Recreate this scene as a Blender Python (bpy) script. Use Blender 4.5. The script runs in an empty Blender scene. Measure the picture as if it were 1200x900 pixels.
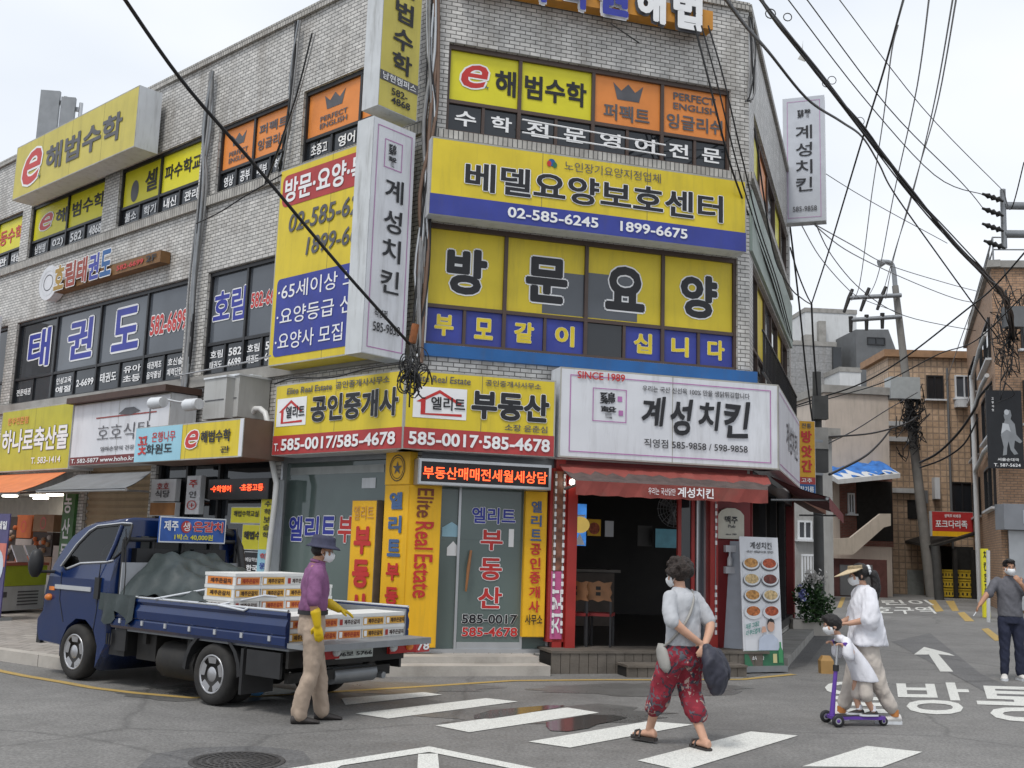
import bpy, math, random
from mathutils import Vector, Matrix
random.seed(11)
sc = bpy.context.scene
COL = sc.collection
R = math.radians
# ---------------------------------------------------------------- camera, sky, sun, exposure
FOC, HZ, ROLL, CAMH = 1228.0, 640.0, 0.032, 1.68
_p = math.atan((HZ-450)/FOC)
_f = Vector((0, math.cos(_p), math.sin(_p))); _u = Vector((0, -math.sin(_p), math.cos(_p))); _x = Vector((1, 0, 0))
XR = math.cos(ROLL)*_x + math.sin(ROLL)*_u
UR = -math.sin(ROLL)*_x + math.cos(ROLL)*_u
CAMP = Vector((0, 0, CAMH))
cam = bpy.data.objects.new('camera', bpy.data.cameras.new('camera')); COL.objects.link(cam)
cam.matrix_world = Matrix(((XR.x, UR.x, -_f.x, CAMP.x), (XR.y, UR.y, -_f.y, CAMP.y), (XR.z, UR.z, -_f.z, CAMP.z), (0, 0, 0, 1)))
cam.data.sensor_width = 36; cam.data.lens = FOC/1200*36; cam.data.clip_start = .1; cam.data.clip_end = 3000
sc.camera = cam
w = bpy.data.worlds.new('World'); sc.world = w; w.use_nodes = True
nt = w.node_tree; nt.nodes.clear()
SUN_EL, SUN_AZ = 62, -150          # high soft sun behind the photographer's left shoulder, through cloud
sky = nt.nodes.new('ShaderNodeTexSky'); sky.sky_type = 'NISHITA'; sky.sun_disc = False
sky.sun_elevation = R(SUN_EL); sky.sun_rotation = R(SUN_AZ); sky.dust_density = 4; sky.air_density = 1.0
hs = nt.nodes.new('ShaderNodeHueSaturation'); hs.inputs['Saturation'].default_value = .22
tc = nt.nodes.new('ShaderNodeTexCoord'); nz = nt.nodes.new('ShaderNodeTexNoise'); nz.inputs['Scale'].default_value = 1.6; nz.inputs['Detail'].default_value = 4
mp = nt.nodes.new('ShaderNodeMapping'); mp.inputs['Scale'].default_value = (1, 1, 2.5)
cr = nt.nodes.new('ShaderNodeValToRGB'); cr.color_ramp.elements[0].position = .32; cr.color_ramp.elements[1].position = .68
cr.color_ramp.elements[0].color = (5.9, 6.55, 7.5, 1); cr.color_ramp.elements[1].color = (8.2, 8.5, 8.9, 1)
mx = nt.nodes.new('ShaderNodeMixRGB'); mx.inputs['Fac'].default_value = .8
bg = nt.nodes.new('ShaderNodeBackground'); bg.inputs['Strength'].default_value = .098
wo = nt.nodes.new('ShaderNodeOutputWorld')
L = nt.links.new
L(tc.outputs['Generated'], mp.inputs['Vector']); L(mp.outputs['Vector'], nz.inputs['Vector']); L(nz.outputs['Fac'], cr.inputs['Fac'])
L(sky.outputs['Color'], hs.inputs['Color']); L(hs.outputs['Color'], mx.inputs['Color1']); L(cr.outputs['Color'], mx.inputs['Color2'])
L(mx.outputs['Color'], bg.inputs['Color']); L(bg.outputs['Background'], wo.inputs['Surface'])
sd = bpy.data.lights.new('sun', 'SUN'); sd.energy = 1.4; sd.angle = R(14); sd.color = (1, .97, .93)
so = bpy.data.objects.new('sun', sd); COL.objects.link(so)
_sd = Vector((math.sin(R(SUN_AZ))*math.cos(R(SUN_EL)), math.cos(R(SUN_AZ))*math.cos(R(SUN_EL)), math.sin(R(SUN_EL))))
so.rotation_euler = _sd.to_track_quat('Z', 'Y').to_euler(); so.location = (0, 0, 30)
sc.view_settings.view_transform = 'Standard'; sc.view_settings.look = 'None'; sc.view_settings.exposure = .5; sc.view_settings.gamma = 1
sc.view_settings.use_curve_mapping = False
sc.render.engine = 'CYCLES'; sc.cycles.max_bounces = 6; sc.cycles.diffuse_bounces = 3; sc.cycles.glossy_bounces = 3
sc.cycles.transparent_max_bounces = 8; sc.cycles.use_denoising = True

# ---------------------------------------------------------------- rays from the photograph's frame into the place
def ray(px, py):
    return (_f + XR*((px-600)/FOC) - UR*((py-450)/FOC))
def G(px, py, z=0.0):                        # point of the level plane z seen at a pixel of the photo
    d = ray(px, py); t = (z-CAMH)/d.z; return CAMP + d*t
def D(px, py, depth):                        # point at a given distance ahead
    d = ray(px, py); return CAMP + d*(depth/d.y)
class Fr:                                    # a frame: origin, right, up, outward normal
    def __init__(s, o, du, dv=(0, 0, 1), dn=None):
        s.o = Vector(o); s.du = Vector(du).normalized(); s.dv = Vector(dv).normalized()
        s.dn = Vector(dn) if dn is not None else s.du.cross(s.dv)
    def P(s, u, v, w=0): return s.o + s.du*u + s.dv*v + s.dn*w
    def hit(s, px, py, w=0):
        d = ray(px, py); o = s.o + s.dn*w; t = (o-CAMP).dot(s.dn)/d.dot(s.dn); q = CAMP + d*t - s.o
        return q.dot(s.du), q.dot(s.dv)
    def rect(s, tl, tr, br, bl, w=0):
        a, b, c, d = (s.hit(*p, w) for p in (tl, tr, br, bl))
        return (a[0]+d[0])/2, (b[0]+c[0])/2, (c[1]+d[1])/2, (a[1]+b[1])/2
    def lu(s, px, pts, w=0): pass

# ---------------------------------------------------------------- materials
def nodes_of(name):
    m = bpy.data.materials.new(name); m.use_nodes = True
    return m, m.node_tree, m.node_tree.nodes['Principled BSDF']
_mc = {}
def mat(name, col, rough=.55, var=.1, scale=6, bump=0, bscale=40, metal=0, spec=.4, dirt=0, coat=0, streak=0, emit=0, alpha=1, trans=0):
    """paint, cloth, plastic: a base colour broken up by noise, with grime and fine bumps of its own"""
    if name in _mc: return _mc[name]
    m, t, b = nodes_of(name); L = t.links.new
    co = t.nodes.new('ShaderNodeTexCoord')
    n = t.nodes.new('ShaderNodeTexNoise'); n.inputs['Scale'].default_value = scale; n.inputs['Detail'].default_value = 6
    L(co.outputs['Object'], n.inputs['Vector'])
    r = t.nodes.new('ShaderNodeValToRGB'); r.color_ramp.elements[0].position = .3; r.color_ramp.elements[1].position = .7
    r.color_ramp.elements[0].color = (*[c*(1-var) for c in col], 1); r.color_ramp.elements[1].color = (*[min(1, c*(1+var*.6)) for c in col], 1)
    L(n.outputs['Fac'], r.inputs['Fac']); out = r.outputs['Color']
    if dirt or streak:
        k = t.nodes.new('ShaderNodeTexNoise'); k.inputs['Scale'].default_value = 2.2; k.inputs['Detail'].default_value = 8; k.inputs['Roughness'].default_value = .7
        mp = t.nodes.new('ShaderNodeMapping'); mp.inputs['Scale'].default_value = (3, 3, .35) if streak else (1, 1, 1)
        L(co.outputs['Object'], mp.inputs['Vector']); L(mp.outputs['Vector'], k.inputs['Vector'])
        q = t.nodes.new('ShaderNodeMapRange'); q.inputs[1].default_value = .5; q.inputs[2].default_value = .75; q.inputs[3].default_value = 0; q.inputs[4].default_value = max(dirt, streak)
        L(k.outputs['Fac'], q.inputs[0])
        x = t.nodes.new('ShaderNodeMixRGB'); x.inputs['Color2'].default_value = (.09, .075, .055, 1)
        L(q.outputs[0], x.inputs['Fac']); L(out, x.inputs['Color1']); out = x.outputs['Color']
    L(out, b.inputs['Base Color'])
    b.inputs['Roughness'].default_value = rough; b.inputs['Metallic'].default_value = metal; b.inputs['Specular IOR Level'].default_value = spec
    if coat: b.inputs['Coat Weight'].default_value = coat; b.inputs['Coat Roughness'].default_value = .06
    if trans: b.inputs['Transmission Weight'].default_value = trans
    if emit:
        L(out, b.inputs['Emission Color']); b.inputs['Emission Strength'].default_value = emit
    if not bump and (streak or dirt): bump, bscale = .12, 3.5
    if bump:
        n2 = t.nodes.new('ShaderNodeTexNoise'); n2.inputs['Scale'].default_value = bscale; n2.inputs['Detail'].default_value = 5
        L(co.outputs['Object'], n2.inputs['Vector'])
        bp = t.nodes.new('ShaderNodeBump'); bp.inputs['Strength'].default_value = bump; bp.inputs['Distance'].default_value = .02
        L(n2.outputs['Fac'], bp.inputs['Height']); L(bp.outputs['Normal'], b.inputs['Normal'])
    _mc[name] = m; return m
def brick(name, c1, c2, mortar, bw=.19, bh=.062, ms=.007, rough=.55, stain=.5, bump=.5, off=.5):
    """bricks laid on the UV map (metres), with grime running down"""
    m, t, b = nodes_of(name); L = t.links.new
    uv = t.nodes.new('ShaderNodeUVMap'); k = t.nodes.new('ShaderNodeTexBrick')
    k.inputs['Scale'].default_value = 1; k.inputs['Brick Width'].default_value = bw; k.inputs['Row Height'].default_value = bh
    k.inputs['Mortar Size'].default_value = ms; k.inputs['Mortar Smooth'].default_value = .2; k.inputs['Bias'].default_value = 0; k.offset = off
    k.inputs['Color1'].default_value = (*c1, 1); k.inputs['Color2'].default_value = (*c2, 1); k.inputs['Mortar'].default_value = (*mortar, 1)
    L(uv.outputs['UV'], k.inputs['Vector'])
    n = t.nodes.new('ShaderNodeTexNoise'); n.inputs['Scale'].default_value = .9; n.inputs['Detail'].default_value = 8; n.inputs['Roughness'].default_value = .65
    mp = t.nodes.new('ShaderNodeMapping'); mp.inputs['Scale'].default_value = (2.2, .45, 1)
    L(uv.outputs['UV'], mp.inputs['Vector']); L(mp.outputs['Vector'], n.inputs['Vector'])
    q = t.nodes.new('ShaderNodeMapRange'); q.inputs[1].default_value = .48; q.inputs[2].default_value = .8; q.inputs[4].default_value = stain
    L(n.outputs['Fac'], q.inputs[0])
    v = t.nodes.new('ShaderNodeTexNoise'); v.inputs['Scale'].default_value = 5.5; v.inputs['Detail'].default_value = 3; L(uv.outputs['UV'], v.inputs['Vector'])
    vr = t.nodes.new('ShaderNodeMapRange'); vr.inputs[1].default_value = .3; vr.inputs[2].default_value = .7; vr.inputs[3].default_value = .78; vr.inputs[4].default_value = 1.12; L(v.outputs['Fac'], vr.inputs[0])
    vs = t.nodes.new('ShaderNodeVectorMath'); vs.operation = 'SCALE'; L(k.outputs['Color'], vs.inputs[0]); L(vr.outputs[0], vs.inputs['Scale'])
    x = t.nodes.new('ShaderNodeMixRGB'); x.inputs['Color2'].default_value = (.13, .105, .075, 1)
    L(q.outputs[0], x.inputs['Fac']); L(vs.outputs[0], x.inputs['Color1'])
    L(x.outputs['Color'], b.inputs['Base Color']); b.inputs['Roughness'].default_value = rough
    bp = t.nodes.new('ShaderNodeBump'); bp.inputs['Strength'].default_value = bump; bp.inputs['Distance'].default_value = .01; bp.invert = True
    L(k.outputs['Fac'], bp.inputs['Height']); L(bp.outputs['Normal'], b.inputs['Normal'])
    return m

# ---------------------------------------------------------------- lettering: outlines of the built-in typeface as flat faces
_tx = {}
def glyphs(body, bold=0.0, shear=0.0, spacing=1.0):
    key = (body, bold, shear, spacing)
    if key not in _tx:
        c = bpy.data.curves.new('lettering', 'FONT'); c.body = body; c.resolution_u = 3; c.offset = bold; c.shear = shear; c.space_character = spacing
        c.align_x = 'LEFT'
        o = bpy.data.objects.new('lettering', c); m = bpy.data.meshes.new_from_object(o)
        V = [(v.co.x, v.co.y) for v in m.vertices]; Fc = [tuple(p.vertices) for p in m.polygons]
        bpy.data.objects.remove(o); bpy.data.curves.remove(c); bpy.data.meshes.remove(m)
        _tx[key] = (V, Fc)
    return _tx[key]
def bbox(V):
    xs = [v[0] for v in V]; ys = [v[1] for v in V]; return min(xs), max(xs), min(ys), max(ys)

# ---------------------------------------------------------------- mesh collector
class MB:
    def __init__(s): s.v = []; s.f = []; s.m = []; s.uv = []; s.sm = []
    def add(s, V, Fc, m, uv=None, smooth=False):
        o = len(s.v); s.v += [tuple(p) for p in V]
        for k, f in enumerate(Fc):
            s.f.append(tuple(i+o for i in f)); s.m.append(m); s.sm.append(smooth)
            s.uv.append([uv[i] for i in f] if uv else None)
        return s
    def poly(s, pts, m, uv=None): return s.add(pts, [tuple(range(len(pts)))], m, uv)
    def hexa(s, a, m, faces='all'):          # a: 4 bottom then 4 top corners
        return s.add(a, [(0, 3, 2, 1), (4, 5, 6, 7), (0, 1, 5, 4), (1, 2, 6, 5), (2, 3, 7, 6), (3, 0, 4, 7)], m)
    def box(s, x0, x1, y0, y1, z0, z1, m, f=None):
        a = [(x0, y0, z0), (x1, y0, z0), (x1, y1, z0), (x0, y1, z0), (x0, y0, z1), (x1, y0, z1), (x1, y1, z1), (x0, y1, z1)]
        return s.hexa([f.P(*p) for p in a] if f else a, m)
    def fbox(s, F, u0, u1, v0, v1, w0, w1, m, uv=True):
        a = [F.P(u0, v0, w1), F.P(u1, v0, w1), F.P(u1, v0, w0), F.P(u0, v0, w0), F.P(u0, v1, w1), F.P(u1, v1, w1), F.P(u1, v1, w0), F.P(u0, v1, w0)]
        Fc = [(0, 3, 2, 1), (4, 5, 6, 7), (0, 1, 5, 4), (1, 2, 6, 5), (2, 3, 7, 6), (3, 0, 4, 7)]
        U = [[(u0, w1), (u0, w0), (u1, w0), (u1, w1)], [(u0, w1), (u1, w1), (u1, w0), (u0, w0)], [(u0, v0), (u1, v0), (u1, v1), (u0, v1)],
             [(w1, v0), (w0, v0), (w0, v1), (w1, v1)], [(u1, v0), (u0, v0), (u0, v1), (u1, v1)], [(w0, v0), (w1, v0), (w1, v1), (w0, v1)]]
        for f, q in zip(Fc, U):
            o = len(s.v); s.v += [tuple(a[i]) for i in f]; s.f.append((o, o+1, o+2, o+3)); s.m.append(m); s.sm.append(False); s.uv.append(q)
        return s
    def rect(s, F, u0, u1, v0, v1, w, m):
        return s.poly([F.P(u0, v0, w), F.P(u1, v0, w), F.P(u1, v1, w), F.P(u0, v1, w)], m, [(u0, v0), (u1, v0), (u1, v1), (u0, v1)])
    def rrect(s, F, u0, u1, v0, v1, w, m, r=.06, n=5):     # rounded panel
        pts = []
        for cx, cy, a0 in ((u1-r, v0+r, -90), (u1-r, v1-r, 0), (u0+r, v1-r, 90), (u0+r, v0+r, 180)):
            for k in range(n+1):
                a = R(a0+90*k/n); pts.append(F.P(cx+r*math.cos(a), cy+r*math.sin(a), w))
        return s.poly(pts, m)
    def border(s, F, u0, u1, v0, v1, w, t, m):
        for a in ((u0, u1, v0, v0+t), (u0, u1, v1-t, v1), (u0, u0+t, v0+t, v1-t), (u1-t, u1, v0+t, v1-t)): s.rect(F, *a, w, m)
        return s
    def shape(s, F, pts, u0, v0, su, sv, w, m):            # flat outline given in 0..1
        return s.poly([F.P(u0+x*su, v0+y*sv, w) for x, y in pts], m)
    def ell(s, F, cu, cv, ru, rv, w, m, n=20): return s.poly([F.P(cu+ru*math.cos(2*math.pi*k/n), cv+rv*math.sin(2*math.pi*k/n), w) for k in range(n)], m)
    def ring(s, F, cu, cv, ru, rv, t, w, m, n=24):
        V = []; Fc = []
        for k in range(n):
            a = 2*math.pi*k/n
            V += [F.P(cu+ru*math.cos(a), cv+rv*math.sin(a), w), F.P(cu+(ru-t)*math.cos(a), cv+(rv-t)*math.sin(a), w)]
            Fc.append((2*k, (2*k+2) % (2*n), (2*k+3) % (2*n), 2*k+1))
        return s.add(V, Fc, m)
    def text(s, F, body, u0, u1, v0, v1, w, m, bold=.015, outline=None, shear=0, rot=0, keep=False, spacing=1.0, slope=0, wob=0):
        """fit the word into the box; outline=(material, extra) lays a wider copy 3 mm behind it"""
        def heavy(bd, dirs):          # beyond a hair's weight the stroke is thickened by slightly shifted copies, each a fraction of a millimetre apart
            b0 = min(bd, .013); d = bd-b0; V, Fc = glyphs(body, b0, shear, spacing)
            return V, Fc, ([(0, 0)] if d <= .001 else [(0, 0)]+[(d*math.cos(2*math.pi*k/dirs+.785), d*math.sin(2*math.pi*k/dirs+.785)) for k in range(dirs)])
        V, Fc, SH = heavy(bold, 4 if bold < .04 else 6)
        if not V: return s
        x0, x1, y0, y1 = bbox(V); e_ = max(abs(q[0]) for q in SH); x0 -= e_; x1 += e_; y0 -= e_; y1 += e_
        W, H = (u1-u0, v1-v0)
        if rot in (90, -90): W, H = H, W
        kx = W/(x1-x0); ky = H/(y1-y0)
        if keep: kx = ky = min(kx, ky)
        cu, cv = (u0+u1)/2, (v0+v1)/2; cx, cy = (x0+x1)/2, (y0+y1)/2
        def place(V, ww, dx=0, dy=0):
            out = []
            for x, y in V:
                a, b = (x+dx-cx)*kx, (y+dy-cy)*ky
                if wob: a += wob*H*math.sin(5.1*y+3.7*x); b += wob*H*math.sin(6.3*x+1.9)
                b += slope*a
                if rot == -90: a, b = b, -a
                elif rot == 90: a, b = -b, a
                out.append(F.P(cu+a, cv+b, ww))
            return out
        for k, (dx, dy) in enumerate(SH): s.add(place(V, w+.0004*k, dx, dy), Fc, m)
        if outline:
            V2, F2, S2 = heavy(bold+outline[1], 8)
            for k, (dx, dy) in enumerate(S2): s.add(place(V2, w-.003+.0003*k, dx, dy), F2, outline[0])
        return s
    def tube(s, path, r, m, n=8, cap=True, smooth=True):
        path = [Vector(p) for p in path]; rs = r if isinstance(r, (list, tuple)) else [r]*len(path)
        V = []; Fc = []; ref = None
        for i, p in enumerate(path):
            d = (path[min(i+1, len(path)-1)]-path[max(i-1, 0)]).normalized()
            if ref is None: ref = Vector((0, 0, 1)) if abs(d.z) < .9 else Vector((1, 0, 0))
            a = d.cross(ref); a = a.normalized() if a.length > 1e-6 else Vector((1, 0, 0)); b = a.cross(d).normalized(); ref = b
            for k in range(n):
                t = 2*math.pi*k/n; V.append(p + a*(rs[i]*math.cos(t)) + b*(rs[i]*math.sin(t)))
        for i in range(len(path)-1):
            for k in range(n):
                Fc.append((i*n+k, i*n+(k+1) % n, (i+1)*n+(k+1) % n, (i+1)*n+k))
        s.add(V, Fc, m, smooth=smooth)
        if cap: s.add(V[:n], [tuple(range(n))[::-1]], m); s.add(V[-n:], [tuple(range(n))], m)
        return s
    def loft(s, rings, m, cap=True, smooth=True):           # rings: lists of equal length
        n = len(rings[0]); V = [p for r in rings for p in r]; Fc = []
        for i in range(len(rings)-1):
            for k in range(n): Fc.append((i*n+k, i*n+(k+1) % n, (i+1)*n+(k+1) % n, (i+1)*n+k))
        if cap: Fc += [tuple(range(n))[::-1], tuple(range((len(rings)-1)*n, len(rings)*n))]
        return s.add(V, Fc, m, smooth=smooth)
    def ball(s, c, r, m, n=12, k=8, sq=(1, 1, 1)):
        c = Vector(c); rings = []
        for i in range(1, k):
            a = math.pi*i/k
            rings.append([c+Vector((r*sq[0]*math.sin(a)*math.cos(2*math.pi*j/n), r*sq[1]*math.sin(a)*math.sin(2*math.pi*j/n), -r*sq[2]*math.cos(a))) for j in range(n)])
        return s.loft(rings, m)
    def build(s, name, parent=None, solid=0):
        me = bpy.data.meshes.new(name); o = ORG.get(parent, Vector()) if parent else Vector()
        me.from_pydata([(Vector(p)-o) for p in s.v], [], s.f)
        slots = []
        for x in s.m:
            if x not in slots: slots.append(x)
        for x in slots: me.materials.append(x)
        ix = {x: i for i, x in enumerate(slots)}
        me.polygons.foreach_set('material_index', [ix[x] for x in s.m])
        me.polygons.foreach_set('use_smooth', s.sm)
        if any(q for q in s.uv):
            l = me.uv_layers.new(name='UVMap'); flat = []
            for f, q in zip(s.f, s.uv): flat += [c for p in (q or [(0, 0)]*len(f)) for c in p]
            l.data.foreach_set('uv', flat)
        me.update()
        ob = bpy.data.objects.new(name, me); COL.objects.link(ob)
        if parent: ob.parent = parent; ORG[ob] = o
        return ob
ORG = {}
def thing(name, label, cat, loc=(0, 0, 0), group=None):
    o = bpy.data.objects.new(name, None); COL.objects.link(o); o.location = loc; o.empty_display_size = .2
    o['label'] = label; o['category'] = cat
    if group: o['group'] = group
    ORG[o] = Vector(loc); return o
def tag(o, label, cat, group=None):
    o['label'] = label; o['category'] = cat
    if group: o['group'] = group
    return o
def struct(o, kind='structure'): o['kind'] = kind; return o
def lerp(a, b, t): return a+(b-a)*t

# ---------------------------------------------------------------- the corner building's three faces
AZL, AZC, AZR = R(-48.3), R(73.5), R(19.3)
_dC = Vector((math.sin(AZC), math.cos(AZC), 0))
_FC0 = Fr(D(600, 640, 14.9)*1.0 - Vector((0, 0, D(600, 640, 14.9).z)), _dC)
_ul, _ = _FC0.hit(497, 300); _ur, _ = _FC0.hit(878, 300)
CL = _FC0.P(_ul, 0); CR = _FC0.P(_ur, 0)                  # the two corners at street level
FC = Fr(CL, _dC); WC = _ur-_ul
FL = Fr(CL, -Vector((math.sin(AZL), math.cos(AZL), 0)))   # u runs to the right, so the left face has u < 0
FR = Fr(CR, Vector((math.sin(AZR), math.cos(AZR), 0)))
if __name__ == '__main__' and False: print(CL, CR, WC)
# ---------------------------------------------------------------- colours
YEL = mat('sign_yellow', (.66, .51, .03), .45, .10, 2, streak=.22); YELG = mat('film_yellow', (.66, .60, .02), .4, .06, 4)
YEL2 = mat('banner_yellow', (.80, .44, .012), .5, .1, 2, streak=.25); TANY = mat('faded_yellow', (.55, .47, .10), .5, .1, 2, streak=.2)
ORA = mat('film_orange', (.72, .24, .05), .4, .08, 4); REDB = mat('band_red', (.40, .045, .045), .5, .15, 3, streak=.2)
BLUB = mat('band_blue', (.035, .05, .28), .45, .15, 3, streak=.2); LBLU = mat('letter_blue', (.03, .04, .30), .4, .1)
WHT = mat('white_sheet', (.64, .65, .68), .45, .08, 1.5, streak=.28); WTX = mat('letter_white', (.78, .78, .78), .45, .05)
BLK = mat('letter_black', (.014, .014, .017), .4, .2); GRY = mat('letter_grey', (.10, .10, .11), .5, .2)
RED = mat('letter_red', (.50, .03, .025), .4, .1); PINK = mat('sign_pink', (.50, .10, .25), .5, .1)
DGRN = mat('letter_green', (.03, .14, .07), .5, .2); STRIP = mat('strip_blue', (.012, .095, .28), .4, .15, 3, streak=.25)
FRB = mat('window_brown', (.075, .05, .04), .45, .15, 5); FRD = mat('window_dark', (.022, .022, .024), .4, .2)
ALU = mat('aluminium', (.48, .49, .50), .35, .1, 3, metal=.7); STEEL = mat('grey_steel', (.25, .26, .27), .45, .15, 4, metal=.5)
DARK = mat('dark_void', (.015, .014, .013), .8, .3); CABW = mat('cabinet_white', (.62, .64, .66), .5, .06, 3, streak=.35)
CONC = mat('concrete', (.30, .29, .27), .85, .18, 2.5, bump=.25, bscale=30, dirt=.4); CONL = mat('pale_concrete', (.42, .39, .35), .8, .15, 3, bump=.2, dirt=.3)
CABLE = mat('cable_black', (.012, .012, .013), .5, .2); CABG = mat('cable_grey', (.23, .23, .23), .55, .2)
RST = mat('rust', (.26, .09, .03), .8, .4, 12, bump=.2)
BRICKW = brick('white_brick', (.62, .60, .565), (.47, .455, .43), (.125, .12, .11), .165, .064, .0075, .4, .75, .6)
SOLD = brick('soldier_brick', (.46, .44, .40), (.34, .32, .29), (.06, .06, .055), .075, .25, .008, .5, .5)
GRNP = mat('grey_green_panel', (.30, .36, .32), .5, .12, 3, streak=.4)
def glassmat(name, col, rough=.03, spec=.6, var=.3):
    return mat(name, col, rough, var, .7, spec=spec)
GLD = glassmat('dark_glass', (.018, .021, .025)); GLG = glassmat('green_grey_glass', (.10, .135, .125), .05); GLB = glassmat('frosted_glass', (.115, .15, .14), .16, .5, .12)
GLS = glassmat('sky_glass', (.085, .095, .11), .04, .6)

def sheet(mb, F, u0, u1, v0, v1, w, items, base=None):
    """face of a sign: items in fractions of the rectangle"""
    U = lambda x: lerp(u0, u1, x); V = lambda y: lerp(v0, v1, y); H = v1-v0; W = u1-u0
    if base: mb.rect(F, u0, u1, v0, v1, w, base)
    k = 0
    for it in items:
        k += 1; ww = w+.004+.0006*k; t = it[0]
        if t == 't': mb.text(F, it[1], U(it[2]), U(it[3]), V(it[4]), V(it[5]), ww+.004, it[6], **(it[7] if len(it) > 7 else {}))
        elif t == 'r': mb.rect(F, U(it[1]), U(it[2]), V(it[3]), V(it[4]), ww-.003, it[5])
        elif t == 'rr': mb.rrect(F, U(it[1]), U(it[2]), V(it[3]), V(it[4]), ww-.002, it[5], it[6] if len(it) > 6 else .08)
        elif t == 'b': mb.border(F, U(it[1]), U(it[2]), V(it[3]), V(it[4]), ww, it[6] if len(it) > 6 else .015, it[5])
        elif t == 'p': mb.shape(F, it[1], U(it[2]), V(it[4]), U(it[3])-U(it[2]), V(it[5])-V(it[4]), ww, it[6])
        elif t == 'o': mb.ell(F, U(it[1]), V(it[2]), it[3]*H, it[4]*H, ww, it[5])
        elif t == 'g': mb.ring(F, U(it[1]), V(it[2]), it[3]*H, it[4]*H, it[5]*H, ww, it[6])
        elif t == 'e':            # the slanted red e with a little star
            x0, x1, y0, y1 = it[1:5]
            mb.text(F, 'e', U(x0), U(x1), V(y0), V(y1), ww+.004, RED, bold=.012, shear=.3, outline=(WTX, .03))
            cx, cy = lerp(x0, x1, .95), lerp(y0, y1, .12)
            for j in range(6):
                a = j*math.pi/3; rr = .10*(y1-y0)*H
                mb.poly([F.P(U(cx)+rr*.3*math.cos(a+1.2), V(cy)+rr*.3*math.sin(a+1.2), ww+.008), F.P(U(cx)+rr*math.cos(a), V(cy)+rr*math.sin(a), ww+.008), F.P(U(cx)+rr*.3*math.cos(a-1.2), V(cy)+rr*.3*math.sin(a-1.2), ww+.008)], (STRIP, YELG, DGRN)[j % 3])
CROWN = [(0, 1), (.27, .55), (.5, 1.0), (.73, .55), (1, 1), (.86, 0), (.14, 0)]
HOUSE = [(0, .5), (.5, 1), (1, .5), (.93, .44), (.5, .87), (.2, .58), (.2, .06), (1, .1), (1, 0), (.1, 0), (.1, .48)]

# ---------------------------------------------------------------- the building
bld = thing('corner_building', 'three storey corner building of white glazed brick covered in shop signs', 'building', tuple(FC.P(1, 0, -3)))
HT = 10.42
WIN = []                                     # holes found below feed the wall
def quadrect(F, q): return F.rect(*q)
Q = dict(
 L1=((-60, 292), (27, 246), (21, 310), (-66, 350)), L2=((37, 240), (123, 200), (119, 272), (31, 306)), L3=((141, 197), (237, 158), (231, 235), (136, 269)),
 L4=((257, 147), (338, 117), (333, 200), (252, 228)), L5=((356, 105), (478, 60), (472, 150), (352, 187)),
 LA=((21, 376), (221, 325), (211, 446), (10, 476)), LB=((244, 319), (330, 300), (325, 424), (236, 434)), L0=((-60, 400), (8, 382), (2, 470), (-66, 490)),
 C3=((526, 51), (857, 106), (856, 203), (523, 150)), C2=((500, 260), (865, 304), (864, 433), (497, 403)))
RC = {k: quadrect(FC if k[0] == 'C' else FL, q) for k, q in Q.items()}
for k in RC:                                  # one sill and one head height per storey
    a = list(RC[k])
    if k in ('L1', 'L2', 'L3', 'L4', 'L5', 'C3'): a[2], a[3] = (7.65, 9.02) if k == 'C3' else (7.78, 9.06)
    elif k == 'C2': a[2], a[3] = 4.47, 6.25
    else: a[2], a[3] = 4.45, 6.33
    RC[k] = a
R3 = (.75, 8.0, 7.7, 9.0); R2 = (.5, 8.0, 4.5, 6.35)
def wall(mb, F, u0, u1, v0, v1, holes, m, depth=.16):
    us = sorted({u0, u1, *[h[0] for h in holes], *[h[1] for h in holes]}); vs = sorted({v0, v1, *[h[2] for h in holes], *[h[3] for h in holes]})
    for a, b in zip(us, us[1:]):
        for c, d in zip(vs, vs[1:]):
            x, y = (a+b)/2, (c+d)/2
            if any(h[0] < x < h[1] and h[2] < y < h[3] for h in holes): continue
            mb.rect(F, a, b, c, d, 0, m)
    for h in holes:
        a, b, c, d = h
        for p, q, r in (((a, c), (b, c), (0, 1)), ((b, c), (b, d), (-1, 0)), ((b, d), (a, d), (0, -1)), ((a, d), (a, c), (1, 0))):
            mb.poly([F.P(*p, 0), F.P(*q, 0), F.P(*q, -depth), F.P(*p, -depth)], m, [(p[0]+p[1], 0), (q[0]+q[1], 0), (q[0]+q[1], depth), (p[0]+p[1], depth)])
LU = -24.0; RU = 8.45
L_SHOP = (FL.hit(330, 560)[0], -.12, .22, 3.15)
UP = FC.hit(648, 660)[0]; C_ESTATE = (.1, UP-.02, .22, 3.15); C_CHICK = (UP+.12, WC-.08, .3, 3.05)
mb = MB()
HU = lambda px: FL.hit(px, 610)[0]
gl_holes = [(-22.0, HU(80), .14, 3.2), (HU(96), HU(172), .14, 3.0), (HU(178), HU(318), .14, 3.0)]
wall(mb, FL, LU, 0, 0, HT, [RC[k] for k in ('L1', 'L2', 'L3', 'L4', 'L5', 'LA', 'LB', 'L0')]+[L_SHOP]+gl_holes, BRICKW)
wall(mb, FC, 0, WC, 0, HT, [RC['C3'], RC['C2'], C_ESTATE, C_CHICK], BRICKW)
R_CHICK = (.15, 8.2, .25, 3.0)
wall(mb, FR, 0, RU, 0, HT, [R3, R2, R_CHICK], BRICKW)
far = FR.P(RU, 0, 0); farl = FL.P(LU, 0, 0)
back = [far, far+Vector((-9, 12, 0)), farl+Vector((6, 8, 0)), farl]
for a, b in zip(back, back[1:]):
    l = (b-a).length; mb.poly([a, b, b+Vector((0, 0, HT)), a+Vector((0, 0, HT))], BRICKW, [(0, 0), (l, 0), (l, HT), (0, HT)])
mb.build('wall', bld)
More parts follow.
